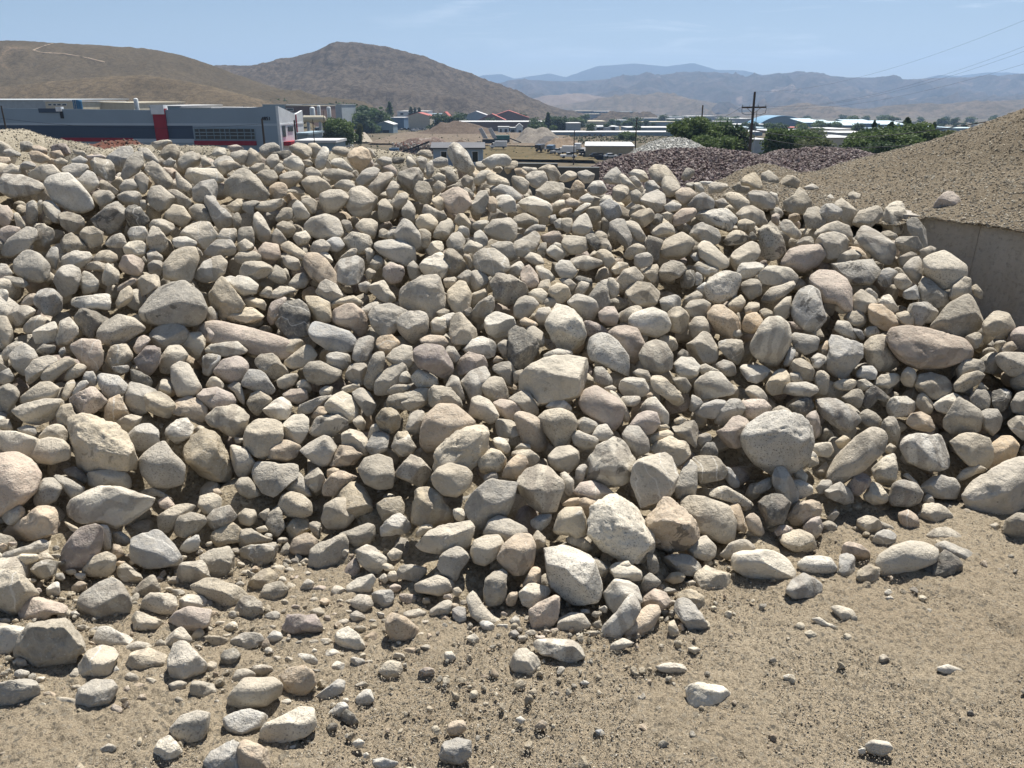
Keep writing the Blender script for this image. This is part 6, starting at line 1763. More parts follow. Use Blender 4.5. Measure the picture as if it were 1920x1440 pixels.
mat('dark_concrete', (.085, .095, .10), scale=3); mat('car_white', (.75, .75, .74), rough=.3, spec=.5); mat('car_dark', (.03, .035, .045), rough=.3, spec=.5); mat('car_silver', (.42, .43, .44), rough=.3, spec=.5); mat('car_red', (.30, .03, .03), rough=.3, spec=.5)

def zat(py, D): return EYE - D * math.tan(dep(py))
def window(par, x0, x1, z0, z1, y=0, frame='white_trim', name='window', nx=1, deep=.12):
    """glazed opening on the face y (outside = -y) with frame and pane"""
    m = MB(); t = max(.08, (x1 - x0) * .05)
    m.box(x0 - t, x1 + t, y - deep, y - .003, z1, z1 + t); m.box(x0 - t, x1 + t, y - deep, y - .003, z0 - t, z0)
    m.box(x0 - t, x0, y - deep, y - .003, z0, z1); m.box(x1, x1 + t, y - deep, y - .003, z0, z1)
    for k in range(1, nx):
        xx = x0 + (x1 - x0) * k / nx; m.box(xx - t / 2, xx + t / 2, y - deep, y - .003, z0, z1)
    w = m.build(name, M[frame], par); g = MB(); g.box(x0, x1, y - deep * .5, y - .004, z0, z1); g.build('pane', M['glass_dark'], w); return w
def bld(label, px0, px1, pyt, D, depth=30, wall='grey_wall', roof='white_roof', gable=0, rz=0.0, wins=(), name='warehouse', cat='warehouse', group=None, over=.35, doors=(), mono=0):
    """building whose street face spans px0-px1 with its eave at pixel row pyt"""
    pc = P((px0 + px1) / 2, pyt, D); w = (px1 - px0) / F * D / math.cos(PITCH - dep(pyt)) * math.cos(PITCH); w = (px1 - px0) / F * D * 1.0
    w = abs(P(px1, pyt, D).x - P(px0, pyt, D).x); zb = Zs(pc.x, D + depth / 2) - 1.5; zb = min(zb, pc.z - 3.5); h = pc.z - zb
    r = empty(name, (pc.x, D, zb), rz); tag(r, label, cat, group)
    m = MB(); m.box(-w / 2, w / 2, 0, depth, 0, h); 
    if gable:
        for yy in (0.0, depth - .3): m.prism([(-w / 2, h), (w / 2, h), (0, h + gable)], yy, yy + .3)
    m.build('wall', M[wall], r)
    m = MB(); t = .35
    if gable: 
        for s in (-1, 1):
            m.prism([(0, h + gable + .02), (0, h + gable + t), (s * (w / 2 + over), h + t - .1), (s * (w / 2 + over), h + .02 - .1)], -over, depth + over)
    elif mono:
        m.hexa([(-w/2-over, -over, h+.01), (w/2+over, -over, h+.01), (w/2+over, depth+over, h+mono), (-w/2-over, depth+over, h+mono), (-w/2-over, -over, h+t), (w/2+over, -over, h+t), (w/2+over, depth+over, h+mono+t), (-w/2-over, depth+over, h+mono+t)])
    else: m.box(-w / 2 - over, w / 2 + over, -over, depth + over, h + .01, h + t)
    m.build('roof', M[roof], r)
    for (a, b_, z0, z1) in wins:   # fractions of the face
        window(r, -w / 2 + a * w, -w / 2 + b_ * w, h * z0, h * z1)
    for (a, b_, z1) in doors:
        m = MB(); m.box(-w / 2 + a * w, -w / 2 + b_ * w, -.1, -.003, 0.02, h * z1); m.build('door', M['black_metal'], r)
    return r, w, h

# ---- the long warehouse at left
def big_warehouse():
    A = P(516, 198.5, 165); B = P(-420, 196, 176)          # corner and far left end of the long face
    L = (B - A).length; ang = math.atan2((A - B).y, (A - B).x); zt = A.z; H = 13.0
    r = empty('warehouse', (B.x, B.y, zt - H), ang); tag(r, 'long low warehouse with pale upper band, dark blue wall and red panel', 'warehouse')
    def X(px):   # distance along the face seen at pixel px
        a = (px - 960) / F; # solve for point on line at horizontal direction a (camera-height row approx)
        best = None; lo, hi = 0, L
        for _ in range(40):
            mid_ = (lo + hi) / 2; p = B + (A - B) * (mid_ / L); zc_ = p.y * CP + (EYE - (zt - 4)) * SP; u = 960 + F * p.x / zc_
            if u < px: lo = mid_
            else: hi = mid_
        return (lo + hi) / 2
    def Z(px, py):
        t = X(px) / L; D = B.y + (A.y - B.y) * t; return zat(py, D) - (zt - H)
    depth = 14
    zb = Z(480, 231.5); z2 = Z(480, 233.5); zc_ = Z(480, 263)
    hl = Z(0, 202.5); hm = Z(300, 206.5); hr = H
    m = MB()                                              # parapet that dips towards the middle
    xs = [(0, hl), (X(0), hl), (X(290), hm), (X(455), Z(455, 203)), (L, hr)]
    for (x0, h0), (x1, h1) in zip(xs[:-1], xs[1:]): m.hexa([(x0, 0, zb), (x1, 0, zb), (x1, .5, zb), (x0, .5, zb), (x0, 0, h0), (x1, 0, h1), (x1, .5, h1), (x0, .5, h0)])
    m.build('upper_wall', M['grey_panel'], r)
    m = MB(); m.box(0, L, -.06, .5, z2 - .25, zb - .003); m.build('band', M['pale_panel'], r)
    xr = X(361); xe = X(478)
    m = MB(); m.box(0, xr, 0, .5, zc_, z2 - .253); m.build('lower_wall', M['navy_panel'], r)
    m = MB(); m.box(xr + .003, L, 0, .5, 0, z2 - .253); m.build('entrance_wall', M['grey_panel'], r)
    m = MB(); m.box(0, xr, 0, .5, 0, zc_ - .003); m.build('base_wall', M['grey_panel'], r)
    m = MB(); m.box(X(110), X(246), -.14, -.003, zc_ - .4, zc_ + .35); m.build('red_stripe', M['red_paint'], r)
    m = MB(); m.box(X(247), X(362), -.14, -.003, zc_ - .55, zc_ + .2); m.build('white_stripe', M['pale_panel'], r)
    m = MB(); m.box(xr, xe, -.22, -.003, zc_ - 1.0, zc_ - .15); m.build('red_sill', M['red_paint'], r)
    m = MB(); m.box(X(291), X(314), -.35, .7, zc_ - 1.6, hm + .3); m.build('red_panel', M['red_paint'], r)
    m = MB(); m.box(X(289.5), X(313.5), -.5, 1.2, hm - 1.1 + .303, hm + 1.0); m.build('white_cap', M['white_trim'], r)
    m = MB(); m.box(X(112), X(122), -.3, .6, Z(118, 209) + .003, hl + .25); m.build('white_cap', M['white_trim'], r)
    m = MB(); m.box(X(117.5), X(123), -.2, -.003, Z(120, 222), Z(118, 209)); m.build('downpipe', M['black_metal'], r)
    m = MB(); m.box(X(79), X(115), -.2, -.003, Z(100, 211.5), Z(100, 203.2)); sg = m.build('sign', M['navy_panel'], r)
    # window strip
    wx0, wx1 = X(363.5), X(477); wz0, wz1 = Z(420, 261.5), Z(420, 241)
    g = MB(); g.box(wx0, wx1, -.05, -.003, wz0, wz1); w = g.build('window', M['glass_dark'], r)
    fr = MB()
    for px in (364, 373, 386, 400, 412, 421, 430, 444, 457, 470, 477): fr.box(X(px) - .065, X(px) + .065, -.16, -.053, wz0, wz1)
    for z in (wz0, wz0 + .75, wz1 - .75, wz1): fr.box(wx0, wx1, -.14, -.053, z - .08, z + .08)
    fr.build('frame', M['slate_wall'], w)
    # number
    cu = bpy.data.curves.new('number', 'FONT'); cu.body = '4851'; cu.size = 2.2; cu.extrude = .06; cu.offset = .03; to = bpy.data.objects.new('number_tmp', cu); link(to)
    dg = bpy.context.evaluated_depsgraph_get(); me = bpy.data.meshes.new_from_object(to.evaluated_get(dg)); bpy.data.objects.remove(to)
    me.materials.clear(); me.materials.append(M['black_metal']); n = mobj('number', me, r); n.rotation_euler = (math.pi / 2, 0, 0); n.location = (X(492), -.08, Z(495, 225.3)); n.scale = (.44, .42, 1)
    # right-hand end face, lit by the sun
    m = MB(); hE = H - .4
    dz = 0
    ex = L
    prof = [(0, H), (4.5, H - .75), (9.5, H - 1.7), (11.8, H - 1.35), (depth, H - .95)]
    for (y0, h0), (y1, h1) in zip(prof[:-1], prof[1:]): m.hexa([(ex, y0 + (.003 if y0 == 0 else 0), 0), (ex + .4, y0, 0), (ex + .4, y1, 0), (ex, y1, 0), (ex, y0, h0), (ex + .4, y0, h0), (ex + .4, y1, h1), (ex, y1, h1)])
    m.build('end_wall', M['white_wall'], r)
    m = MB(); m.box(ex + .403, ex + .48, .303, depth, zb - .35, zb - .05); m.box(ex + .403, ex + .55, 0, .3, 0, H); m.build('end_trim', M['white_trim'], r)
    m = MB(); m.box(ex + .403, ex + .5, 1.5, 3.1, zc_ + .6, zb - .5); m.box(ex + .403, ex + .5, 4.6, 7.4, zb - 1.7, zb - .7); w2 = m.build('window', M['glass_dark'], r)
    m = MB(); m.box(ex + .403, ex + 2.0, 1.4, 7.8, zc_ - 1.1, zc_ - .3); m.build('canopy', M['red_paint'], r)
    m = MB(); m.box(ex + .403, ex + .6, 9.5, 9.75, 0, H - 1.75); m.build('red_post', M['red_paint'], r)
    m = MB(); m.box(.4, ex - .003, .503, depth, hm - 2.2, hm - 1.8); m.build('roof', M['white_roof'], r)
    m = MB(); m.box(.4, ex - .003, depth, depth + .4, 0, hm - .6); m.build('rear_wall', M['grey_panel'], r)
big_warehouse()

# ---- other buildings: near ones one by one
bld('pale low shed roof behind the long warehouse at far left', -260, 110, 189, 330, 60, 'grey_wall', 'grey_wall', mono=.8)
bld('cream building with four dark vents behind the warehouse sign', 84, 137, 190.5, 300, 40, 'cream_wall', 'white_roof', wins=((.1, .22, .86, .92), (.28, .38, .86, .92), (.42, .55, .86, .92), (.6, .75, .86, .92)))
bld('long cream-roofed building between the blue and the white tank', 152, 250, 194, 320, 50, 'cream_wall', 'cream_wall', mono=.5)
bld('low white-roofed shed right of the white tank', 280, 338, 200, 280, 40, 'slate_wall', 'white_roof', mono=.3)
bld('thin white roof line above the window strip of the warehouse', 340, 395, 203, 260, 30, 'slate_wall', 'white_roof')
bld('white roof line just left of the warehouse corner', 405, 462, 203.5, 270, 30, 'slate_wall', 'white_roof')
bld('small white roof showing above the warehouse corner', 492, 536, 196.5, 520, 60, 'slate_wall', 'white_roof')
bld('long brown-grey plant building behind the silos', 535, 582, 199, 430, 60, 'brown_wall', 'cream_wall', wins=((.05, .3, .8, .9),))
bld('long grey hall with pale roof edge under the hill', 540, 640, 196.5, 560, 50, 'grey_wall', 'white_roof')
bld('grey office block with white end at the foot of the shrub hill', 523, 583, 182, 900, 40, 'grey_wall', 'grey_wall', wins=((.5, .62, .8, .93), (.7, .85, .8, .93)), name='office_building', cat='building')
bld('white cubic office with dark windows below the shrub hill', 582, 602, 183, 890, 25, 'white_wall', 'white_roof', wins=((.1, .4, .72, .93), (.5, .9, .72, .93)), name='office_building', cat='building')
bld('small white two-storey block beside trees below the hill', 606, 618, 183, 880, 20, 'white_wall', 'white_roof', wins=((.2, .8, .84, .93), (.2, .8, .68, .78)), name='office_building', cat='building')
bld('blue-grey shed wall just right of the warehouse end', 557, 576, 253, 150, 12, 'slate_wall', 'slate_wall', name='shed', cat='shed')
bld('long low building with thin white roof in front of the road', 556, 628, 268, 112, 7, 'slate_wall', 'white_roof', over=.2, name='shed', cat='shed', wins=((.72, .78, .2, .6),))
bld('blue-walled shed with white roof beside the dirt lot', 704, 737, 234, 570, 22, 'slate_wall', 'white_roof', gable=2, doors=((.4, .75, .5),))
bld('dark green-grey house among the trees left of the dirt lot', 660, 690, 215, 640, 30, 'blue_wall', 'dark_shingle', gable=2, name='house', cat='house')
bld('long grey row with white roof edge above the blue shed', 700, 757, 221, 690, 30, 'blue_wall', 'white_roof')
bld('white flat-roofed hall with small roof vents', 745, 800, 209, 820, 60, 'white_wall', 'white_roof', wins=((.1, .2, .8, .92), (.4, .5, .8, .92)))
bld('red-roofed shop row in front of the white hall', 762, 806, 218, 760, 40, 'cream_wall', 'terracotta_roof', gable=3)
bld('small red-roofed house with cream walls by the tree', 826, 842, 219, 740, 30, 'cream_wall', 'terracotta_roof', gable=4, name='house', cat='house')
bld('largest red-roofed hall in the valley', 915, 992, 221, 860, 70, 'brown_wall', 'terracotta_roof', gable=7)
bld('lower red-roofed wing in front of the largest hall', 896, 948, 226, 800, 40, 'brown_wall', 'terracotta_roof', gable=6)
bld('grey building with pale roof left of the red roofs', 872, 912, 216, 900, 40, 'slate_wall', 'white_roof', gable=4)
bld('long dark brown building with white parapet behind the quarry pit', 852, 1030, 229, 640, 40, 'brown_wall', 'white_roof')
bld('tiny white gabled shed behind the crusher', 968, 980, 238, 560, 14, 'white_wall', 'white_roof', gable=2, name='shed', cat='shed', doors=((.35, .8, .6),))
bld('white low office with dark openings behind the crusher', 934, 954, 238.5, 560, 12, 'white_wall', 'white_roof', name='shed', cat='shed', wins=((.15, .35, .2, .8), (.6, .85, .2, .8)))
bld('white roofed open shelter beside the gabled shed', 956, 967, 240, 560, 12, 'grey_wall', 'white_roof', name='shed', cat='shed', doors=((.2, .8, .8),))
bld('very long blue-grey warehouse with white roof edge', 1010, 1268, 248.5, 480, 22, 'slate_wall', 'white_roof', wins=((.36, .38, .5, .75), (.40, .42, .5, .75), (.44, .46, .5, .75)))
bld('pale grey block with white roof left of the first thin pole', 1063, 1089, 231.5, 600, 25, 'grey_wall', 'white_roof')
bld('blue-grey hall with stepped white roof left of the green trees', 1176, 1285, 240, 540, 30, 'slate_wall', 'white_roof')
bld('beige workshop with white roof and dark bay in the yard', 1098, 1188, 275, 285, 30, 'beige_wall', 'white_roof', rz=-.10, name='workshop', cat='workshop', doors=((.12, .38, .62), (.55, .6, .4)), wins=((.7, .76, .3, .6),))
bld('white office wall between bush clusters with dark openings', 1532, 1614, 259.5, 330, 30, 'cream_wall', 'white_roof', doors=((.62, .67, .42), (.74, .80, .42), (.86, .91, .42)), wins=((.4, .43, .45, .55),))
bld('grey hall with pale roof behind the white office', 1572, 1640, 250, 420, 30, 'grey_wall', 'white_roof')
bld('small grey block between the tall pole and the bushes', 1416, 1438, 263, 300, 14, 'grey_wall', 'white_roof')
bld('white-roofed building edge touching the gravel slope', 1735, 1764, 256, 300, 20, 'white_wall', 'white_roof', mono=1.5)
bld('long white flat roof just above the gravel slope', 1746, 1796, 252.5, 380, 30, 'brown_wall', 'white_roof')
bld('pale blue metal roof on posts at the right', 1730, 1770, 238, 640, 30, 'blue_wall', 'pale_blue_roof')
bld('pale blue roofed hall nearest the gravel slope', 1792, 1842, 241, 600, 30, 'slate_wall', 'pale_blue_roof')
for k, (a, b_, y) in enumerate([(1508, 1545, 230.5), (1524, 1572, 233), (1545, 1612, 235.5), (1600, 1650, 232), (1640, 1700, 234)]):
    bld(['first', 'second', 'third', 'fourth', 'fifth'][k] + ' blue hall with pale sloping roof counted from the arched hall', a, b_, y, 760 + 15 * k, 40, 'blue_wall', 'pale_blue_roof', mono=3, group='blue halls with sloping roofs')
bld('red-brown roofed hall in front of the arched blue hall', 1440, 1530, 246, 560, 40, 'brown_wall', 'white_roof')
bld('blue-grey wall with red roof line below the arched hall', 1455, 1520, 240, 640, 30, 'grey_wall', 'terracotta_roof')
def arched():
    D = 820; x0, x1 = P(1424, 232, D).x, P(1512, 232, D).x; z0 = zat(234, D); w = x1 - x0; c = (x0 + x1) / 2; zb = Zs(c, D) - 2
    r = empty('arched_hall', (c, D, zb)); tag(r, 'large blue hall with a shallow arched roof', 'hall'); H = z0 - zb; n = 24; rise = zat(219, D) - z0
    pr = [(-w / 2 + w * k / n, H + rise * (1 - abs(2 * k / n - 1) ** 2.2)) for k in range(n + 1)]
    m = MB(); m.prism([(-w / 2, 0)] + pr + [(w / 2, 0)], 0, 45); m.build('wall', M['slate_wall'], r)
    m = MB(); 
    for (a, b_) in zip(pr[:-1], pr[1:]): m.prism([a, b_, (b_[0], b_[1] + 1.0), (a[0], a[1] + 1.0)], -1.5, 46)
    m.build('roof', M['blue_roof'], r); m = MB(); m.box(-w / 2, w / 2, -.4, -.01, H - 1.2, H); m.build('fascia', M['blue_wall'], r)
arched()
def area0(px):
    for lim, nm in ((830, 'left of the red roofs'), (1100, 'behind the grey stockpile'), (1200, 'left of the grey gravel pile'), (1300, 'just left of the crossarmed tree pole'), (1440, 'between the two crossarmed poles'), (1620, 'below the arched hall')):
        if px < lim: return nm
    return 'above the right tree cluster'
rg = random.Random(5)
specs = [(1080, 1112, 208.5, 1500), (1116, 1150, 209, 1450), (1062, 1080, 226, 800), (1100, 1142, 214, 1300), (1165, 1188, 209.5, 1500), (1190, 1240, 222, 1150), (1240, 1300, 220, 1250), (1262, 1330, 224, 1000), (1290, 1345, 218, 1300), (1328, 1378, 228, 850),
         (1360, 1410, 223, 950), (1376, 1442, 234, 700), (1395, 1450, 241, 600), (1380, 1430, 248, 480), (1150, 1180, 226, 900), (1330, 1400, 240, 560), (1200, 1270, 229, 800), (1650, 1700, 243, 600), (1690, 1740, 246, 520), (1100, 1136, 228, 820), (1560, 1600, 243, 560), (1120, 1160, 238, 640), (640, 668, 211, 760), (800, 826, 214, 900), (1660, 1720, 228, 1100), (1850, 1900, 236, 800)]
for k, (a, b_, y, D) in enumerate(specs):
    wl_, rf_ = rg.choice(['grey_wall', 'slate_wall', 'cream_wall', 'grey_wall', 'blue_wall']), rg.choice(['white_roof', 'white_roof', 'cream_wall', 'grey_wall', 'slate_wall'])
    bld(f"{'wide' if b_ - a > 45 else 'small'} far {wl_.split('_')[0]} warehouse with flat {rf_.split('_')[0]} roof {area0(a)}", a, b_, y, D, rg.uniform(25, 60), wl_, rf_, group='far warehouses on the valley floor')

# shed right behind the crest
def hut():
    D = 105; x0, x1 = P(812, 280, D).x, P(905, 280, D).x; z0 = zat(279, D); w = x1 - x0; zb = Zs(0, D); H = z0 - zb
    r = empty('portable_office', ((x0 + x1) / 2, D, zb), .02); tag(r, 'pale blue-grey portable office with dark shingle roof behind the pile', 'portable office')
    m = MB(); m.box(-w / 2, w / 2, 0, 3.4, 0, H); m.build('wall', flat('hut_wall', (.36, .43, .50)), r)
    m = MB(); m.prism([(-.35, H + .003), (-.35, H + .15), (1.7, H + .75), (3.75, H + .15), (3.75, H + .003)], -w / 2 - .3, w / 2 + .3); rf = m.build('roof', M['dark_shingle'], r)
    rf.rotation_euler = (0, 0, math.radians(-90)); rf.scale = (-1, 1, 1)
    rf.rotation_euler = (0, 0, math.radians(90)); rf.scale = (1, 1, 1); rf.location = (0, 0, 0)
    rf.data.transform(Matrix.Identity(4))
    for f0, f1 in ((.16, .27), (.79, .90)): window(r, -w / 2 + f0 * w, -w / 2 + f1 * w, H - 1.65, H - .35, nx=1)
hut()
# rear retaining wall of the yard
def yard_wall():
    a, b_ = P(930, 306, 12.2), P(1125, 306, 12.0); z = a.z
    r = MB(); 
    n = 5
    for k in range(n):
        p, q = a.lerp(b_, k / n), a.lerp(b_, (k + 1) / n - .002); r.hexa([(p.x, p.y, -.1), (q.x, q.y, -.1), (q.x, q.y + .14, -.1), (p.x, p.y + .14, -.1), (p.x, p.y, z - (.0 if k < 3 else .05)), (q.x, q.y, z - (.0 if k < 3 else .05)), (q.x, q.y + .14, z - (.0 if k < 3 else .05)), (p.x, p.y + .14, z - (.0 if k < 3 else .05))])
    o = r.build('retaining_wall', M['dark_concrete']); tag(o, 'low dark concrete block wall behind the middle of the pile', 'wall')
yard_wall()

# tanks and silos
def tank(label, px, w_px, pyt, pyb, D, m_, dome=True, name='silo', cat='silo', group=None):
    c = P(px, pyt, D); zt = c.z; zb = zat(pyb, D) - 2; rr = w_px / F * D / 2; r = empty(name, (c.x, D, zb)); tag(r, label, cat, group)
    H = zt - zb; prof = [(rr, 0), (rr, H - rr * .5)] + ([(rr * .85, H - rr * .25), (rr * .4, H)] if dome else [(rr, H)]); n = 20; vs = []; fs = []
    for (a, z) in prof:
        for k in range(n): vs.append((a * math.cos(2 * math.pi * k / n), a * math.sin(2 * math.pi * k / n), z))
    for i in range(len(prof) - 1):
        for k in range(n): fs.append((i * n + k, i * n + (k + 1) % n, (i + 1) * n + (k + 1) % n, (i + 1) * n + k))
    fs.append(tuple(range((len(prof) - 1) * n, len(prof) * n))); m = MB(); m.add(vs, fs); m.build('shell', M[m_], r, True)
    m = MB(); 
    for s in (-.25, .25): m.tube((s, -rr - .15, 0), (s, -rr - .15, H), .05, n=5)
    for k in range(int(H / .8)): m.tube((-.25, -rr - .15, .5 + k * .8), (.25, -rr - .15, .5 + k * .8), .04, n=4)
    m.build('ladder', M['galvanised'], r)
tank('dark blue round tank behind the warehouse', 144, 15, 187, 201, 240, 'tank_blue', False, 'tank', 'tank')
tank('white domed tank rising above the warehouse roof', 254, 7.5, 184, 203, 260, 'tank_white', True, 'tank', 'tank')
tank('stout pale green silo, nearest the warehouse end', 585, 9, 200.5, 220, 330, 'tank_white')
tank('slim white silo in the middle of the three', 597, 6, 197.5, 212, 380, 'tank_white')
tank('pair-leg white silo, rightmost near the round tree', 616, 7, 200, 219, 340, 'tank_white')
def longtank():
    a, b_ = P(570, 225, 250), P(608, 225, 250); m = MB(); r = empty('storage_tank', (0, 0, 0)); r.location = ((a.x + b_.x) / 2, 250, zat(229, 250)); tag(r, 'long cream horizontal storage tank lying in the plant yard', 'tank')
    L = (b_.x - a.x) / 2; m.tube((-L, 0, .9), (L, 0, .9), 1.0, n=16); m.tube((-L - .5, 0, .9), (-L, 0, .9), .5, 1.0, n=16); m.tube((L, 0, .9), (L + .5, 0, .9), 1.0, .5, n=16); m.build('shell', M['cream_wall'], r, False)
    m = MB(); 
    for x in (-L * .6, L * .6): m.box(x - .3, x + .3, -.8, .8, -4, .1)
    m.build('support', M['grey_wall'], r)
longtank()

# ---- poles and wires
def util_pole(label, px, pyt, D, pyb=None, arms=((.28, 3.0),), w=.17, group=None, lean=0, name='utility_pole'):
    c = P(px, pyt, D); zb = Zs(c.x, D) - .3; H = c.z - zb; r = empty(name, (c.x, D, zb)); tag(r, label, 'utility pole', group); r.rotation_euler = (0, lean, 0)
    m = MB(); m.tube((0, 0, 0), (0, 0, H), w * 1.25, w * .8, 10); m.build('pole', M['wood_pole'], r)
    for (fz, L) in arms:
        z = H - fz * H; m = MB(); m.box(-L, L, -.12 - w, -w, z - .12, z + .12); m.tube((-L * .55, -w, z - .1), (0, -w, z - 1.0), .04, n=5); m.tube((L * .55, -w, z - .1), (0, -w, z - 1.0), .04, n=5); a = m.build('crossarm', M['wood_pole'], r)
        for x in (-L * .95, -L * .35, L * .35, L * .95):
            i = MB(); i.tube((x, -.06 - w, z + .12), (x, -.06 - w, z + .42), .09, .05, 6); i.build('insulator', M['grey_wall'], a)
    return r, c, H
up, c1, H1 = util_pole('tall dark utility pole with one long crossarm above the maroon gravel', 1417, 172, 134, arms=((.19, 2.0),), w=.22, lean=math.radians(-.6))
m = MB(); m.tube((.45, -.4, 0), (.5, -.4, H1 * .78), .06, n=6); m.build('guy_conduit', M['galvanised'], up)
m = MB()
for s in (-1, 1):
    pr_ = [(s * 2.0, H1 * .80), (s * 1.9, H1 * .74), (s * 1.2, H1 * .72), (.1 * s, H1 * .73)]
    for a, b_ in zip(pr_[:-1], pr_[1:]): m.tube((a[0], -.4, a[1]), (b_[0], -.4, b_[1]), .035, n=5)
m.build('jumper_cable', M['black_metal'], up)
up2, c2, H2 = util_pole('utility pole with crossarm standing in the green trees', 1318, 197, 205, arms=((.24, 1.7),), w=.2)
up3, c3, H3 = util_pole('thin utility pole without crossarm beside the grey gravel pile', 1194, 221, 190, arms=(), w=.15)
util_pole('thin utility pole standing by the white pickup truck', 1077, 245, 262, arms=(), w=.17)
util_pole('thin pole near the long storage tank', 606, 207, 240, arms=(), w=.09)
util_pole('thin dark pole right of the warehouse end', 586, 224, 110, arms=(), w=.06)
util_pole('dark pole in front of the number on the warehouse', 491, 223, 120, arms=(), w=.16)
util_pole('thick short dark pole in front of the warehouse end wall', 551.5, 225, 120, arms=(), w=.14)
util_pole('dark pole at the very left edge in front of the warehouse', 2, 198, 130, arms=(), w=.14)
upn, cn_, Hn = util_pole('utility pole out of view to the right carrying the wires', 2500, -260, 52, arms=((.10, 1.4), (.2, 1.4)), w=.2)
def wire(name, a, b_, sag, r_, label, group='overhead wires'):
    m = MB(); n = 26; prev = None
    for k in range(n + 1):
        t = k / n; p = a.lerp(b_, t); p.z -= sag * 4 * t * (1 - t)
        if prev is not None: m.tube(prev, p, r_, n=5)
        prev = p
    o = m.build(name, M['black_metal']); tag(o, label, 'cable', group)
z1 = c1.z - H1 * .17
wire('overhead_wire', Vector((c1.x, 134, c1.z)), P(2500, -230, 52), 3.0, .008, 'topmost thin power line rising to the upper right of the sky')
wire('overhead_wire', Vector((c1.x + 2, 134, z1)), P(2500, -170, 52), 3.2, .008, 'second power line from the top at the right of the sky')
wire('overhead_wire', Vector((c1.x + .8, 134, z1)), P(2500, -148, 52), 3.3, .008, 'third power line from the top at the right of the sky')
wire('overhead_wire', Vector((c1.x - 2, 134, z1)), P(2500, -90, 52), 3.4, .008, 'lowest power line crossing the mountains at right')
wire('telephone_cable', Vector((c1.x, 134, zat(243, 134))), P(2500, 60, 52), 3.3, .045, 'thick telephone cable meeting the gravel slope at right')
wire('telephone_cable', Vector((c1.x, 134, zat(254, 134))), P(2500, 110, 52), 3.4, .045, 'lower thick telephone cable just above the gravel slope')
wire('overhead_wire', Vector((c1.x - 1.8, 134, z1)), Vector((c2.x - 1.4, 205, c2.z - H2 * .22)), 1.2, .02, 'power line between the two crossarmed poles')
wire('overhead_wire', Vector((c2.x, 205, c2.z - 4)), Vector((c3.x, 190, c3.z - .5)), 1.0, .02, 'faint wire from the tree pole to the thin pole')
wire('overhead_wire', P(2, 222, 128), P(493, 232, 120), 1.0, .02, 'faint wire crossing in front of the long warehouse')

# ---- road, lots
def sheet(name, quad_px, mat_, lift):
    pts = []
    for px, py in quad_px:
        p = on_ground(px, py); p.z += lift; pts.append(p)
    # subdivide and follow the ground
    n = 14; V = []; 
    for i in range(n + 1):
        for j in range(n + 1):
            u, v = i / n, j / n; p = pts[0].lerp(pts[1], u).lerp(pts[3].lerp(pts[2], u), v); p.z = Zs(p.x, p.y) + lift; V.append(p[:])
    tag(mobj(name, np_mesh(name, V, grid_faces(n + 1, n + 1), mat_)), kind='structure')
sheet('dirt_lot', [(640, 270), (700, 270), (672, 240), (652, 240)], M['road_dirt'], .9)
sheet('road', [(640, 274), (664, 274), (667, 227), (659, 227)], M['asphalt'], 1.2)
pit_m = grit_material('pit_dirt', [(.115, .09, .066), (.15, .118, .086), (.11, .085, .06), (.28, .23, .17)], .5)
sheet('pit_floor', [(690, 272), (1090, 279), (1060, 252), (760, 250)], pit_m, .9)
grass_m = hill_mat('dry_grass', (.115, .092, .056), (.155, .124, .076), (.06, .058, .037), .35, .03, .6)
sheet('dry_grass_field', [(890, 303), (1120, 306), (1090, 282), (880, 277)], grass_m, .95)
sheet('parking_lot', [(1085, 296), (1210, 300), (1200, 284), (1088, 282)], mat('asphalt2', (.20, .195, .19), rough=.95), 1.3)

# ---- stockpiles in the pit (each its own heap)
def cone(label, prof_px, D, dD, mcols, name='stockpile', seed=1, cat='stockpile', group=None):
    rows = crestrows([(x, y, D) for x, y in prof_px], 0, dD, dD, -16.4); G = loft(rows, prof_px[0][0], prof_px[-1][0], 50, 8, sm=5); fp = G.reshape(-1, 3)
    G[:, :, 2] += (fbm(fp * .22 + seed, 4) * 1.1).reshape(G.shape[:2])
    o = mobj(name, np_mesh(name, G.reshape(-1, 3), grid_faces(*G.shape[:2]), grit_material(name, mcols, .9, patch=.08))); tag(o, label, cat, group)
br = [(.095, .07, .052), (.125, .093, .07), (.06, .045, .035), (.15, .12, .09)]
cone('wide dark brown earth bank at the left of the pit', [(740, 262), (775, 252), (805, 243), (825, 231), (850, 227), (880, 231), (905, 238), (925, 246), (950, 256)], 520, 22, br, 'earth_bank', 61, 'earth bank')
cone('tall grey gravel stockpile with two peaks in the pit', [(950, 272), (965, 262), (985, 241), (992, 238), (1005, 243), (1015, 239), (1026, 240), (1040, 252), (1060, 268), (1075, 275)], 400, 17, [(.19, .17, .145), (.23, .205, .175), (.13, .115, .10), (.27, .245, .21)], seed=62)
cone('low dark grey stockpile in front of the tall grey one', [(995, 274), (1010, 264), (1025, 257), (1038, 258), (1050, 268), (1060, 275)], 380, 10, [(.10, .095, .09), (.13, .12, .115), (.07, .066, .062), (.16, .15, .14)], seed=63)
cone('light brown stockpile with dark hollow right of the grey one', [(1012, 281), (1025, 266), (1042, 257), (1056, 262), (1070, 258), (1082, 264), (1096, 276), (1110, 284)], 350, 13, [(.18, .135, .095), (.22, .17, .12), (.12, .09, .065), (.26, .20, .15)], seed=64)
cone('broken concrete and brick rubble heap by the black conveyor', [(745, 275), (765, 262), (785, 257), (800, 260), (815, 256), (830, 262), (850, 270), (870, 280)], 320, 9, [(.15, .095, .075), (.19, .15, .125), (.08, .06, .05), (.32, .29, .26)], seed=65, name='rubble_heap', cat='rubble heap')
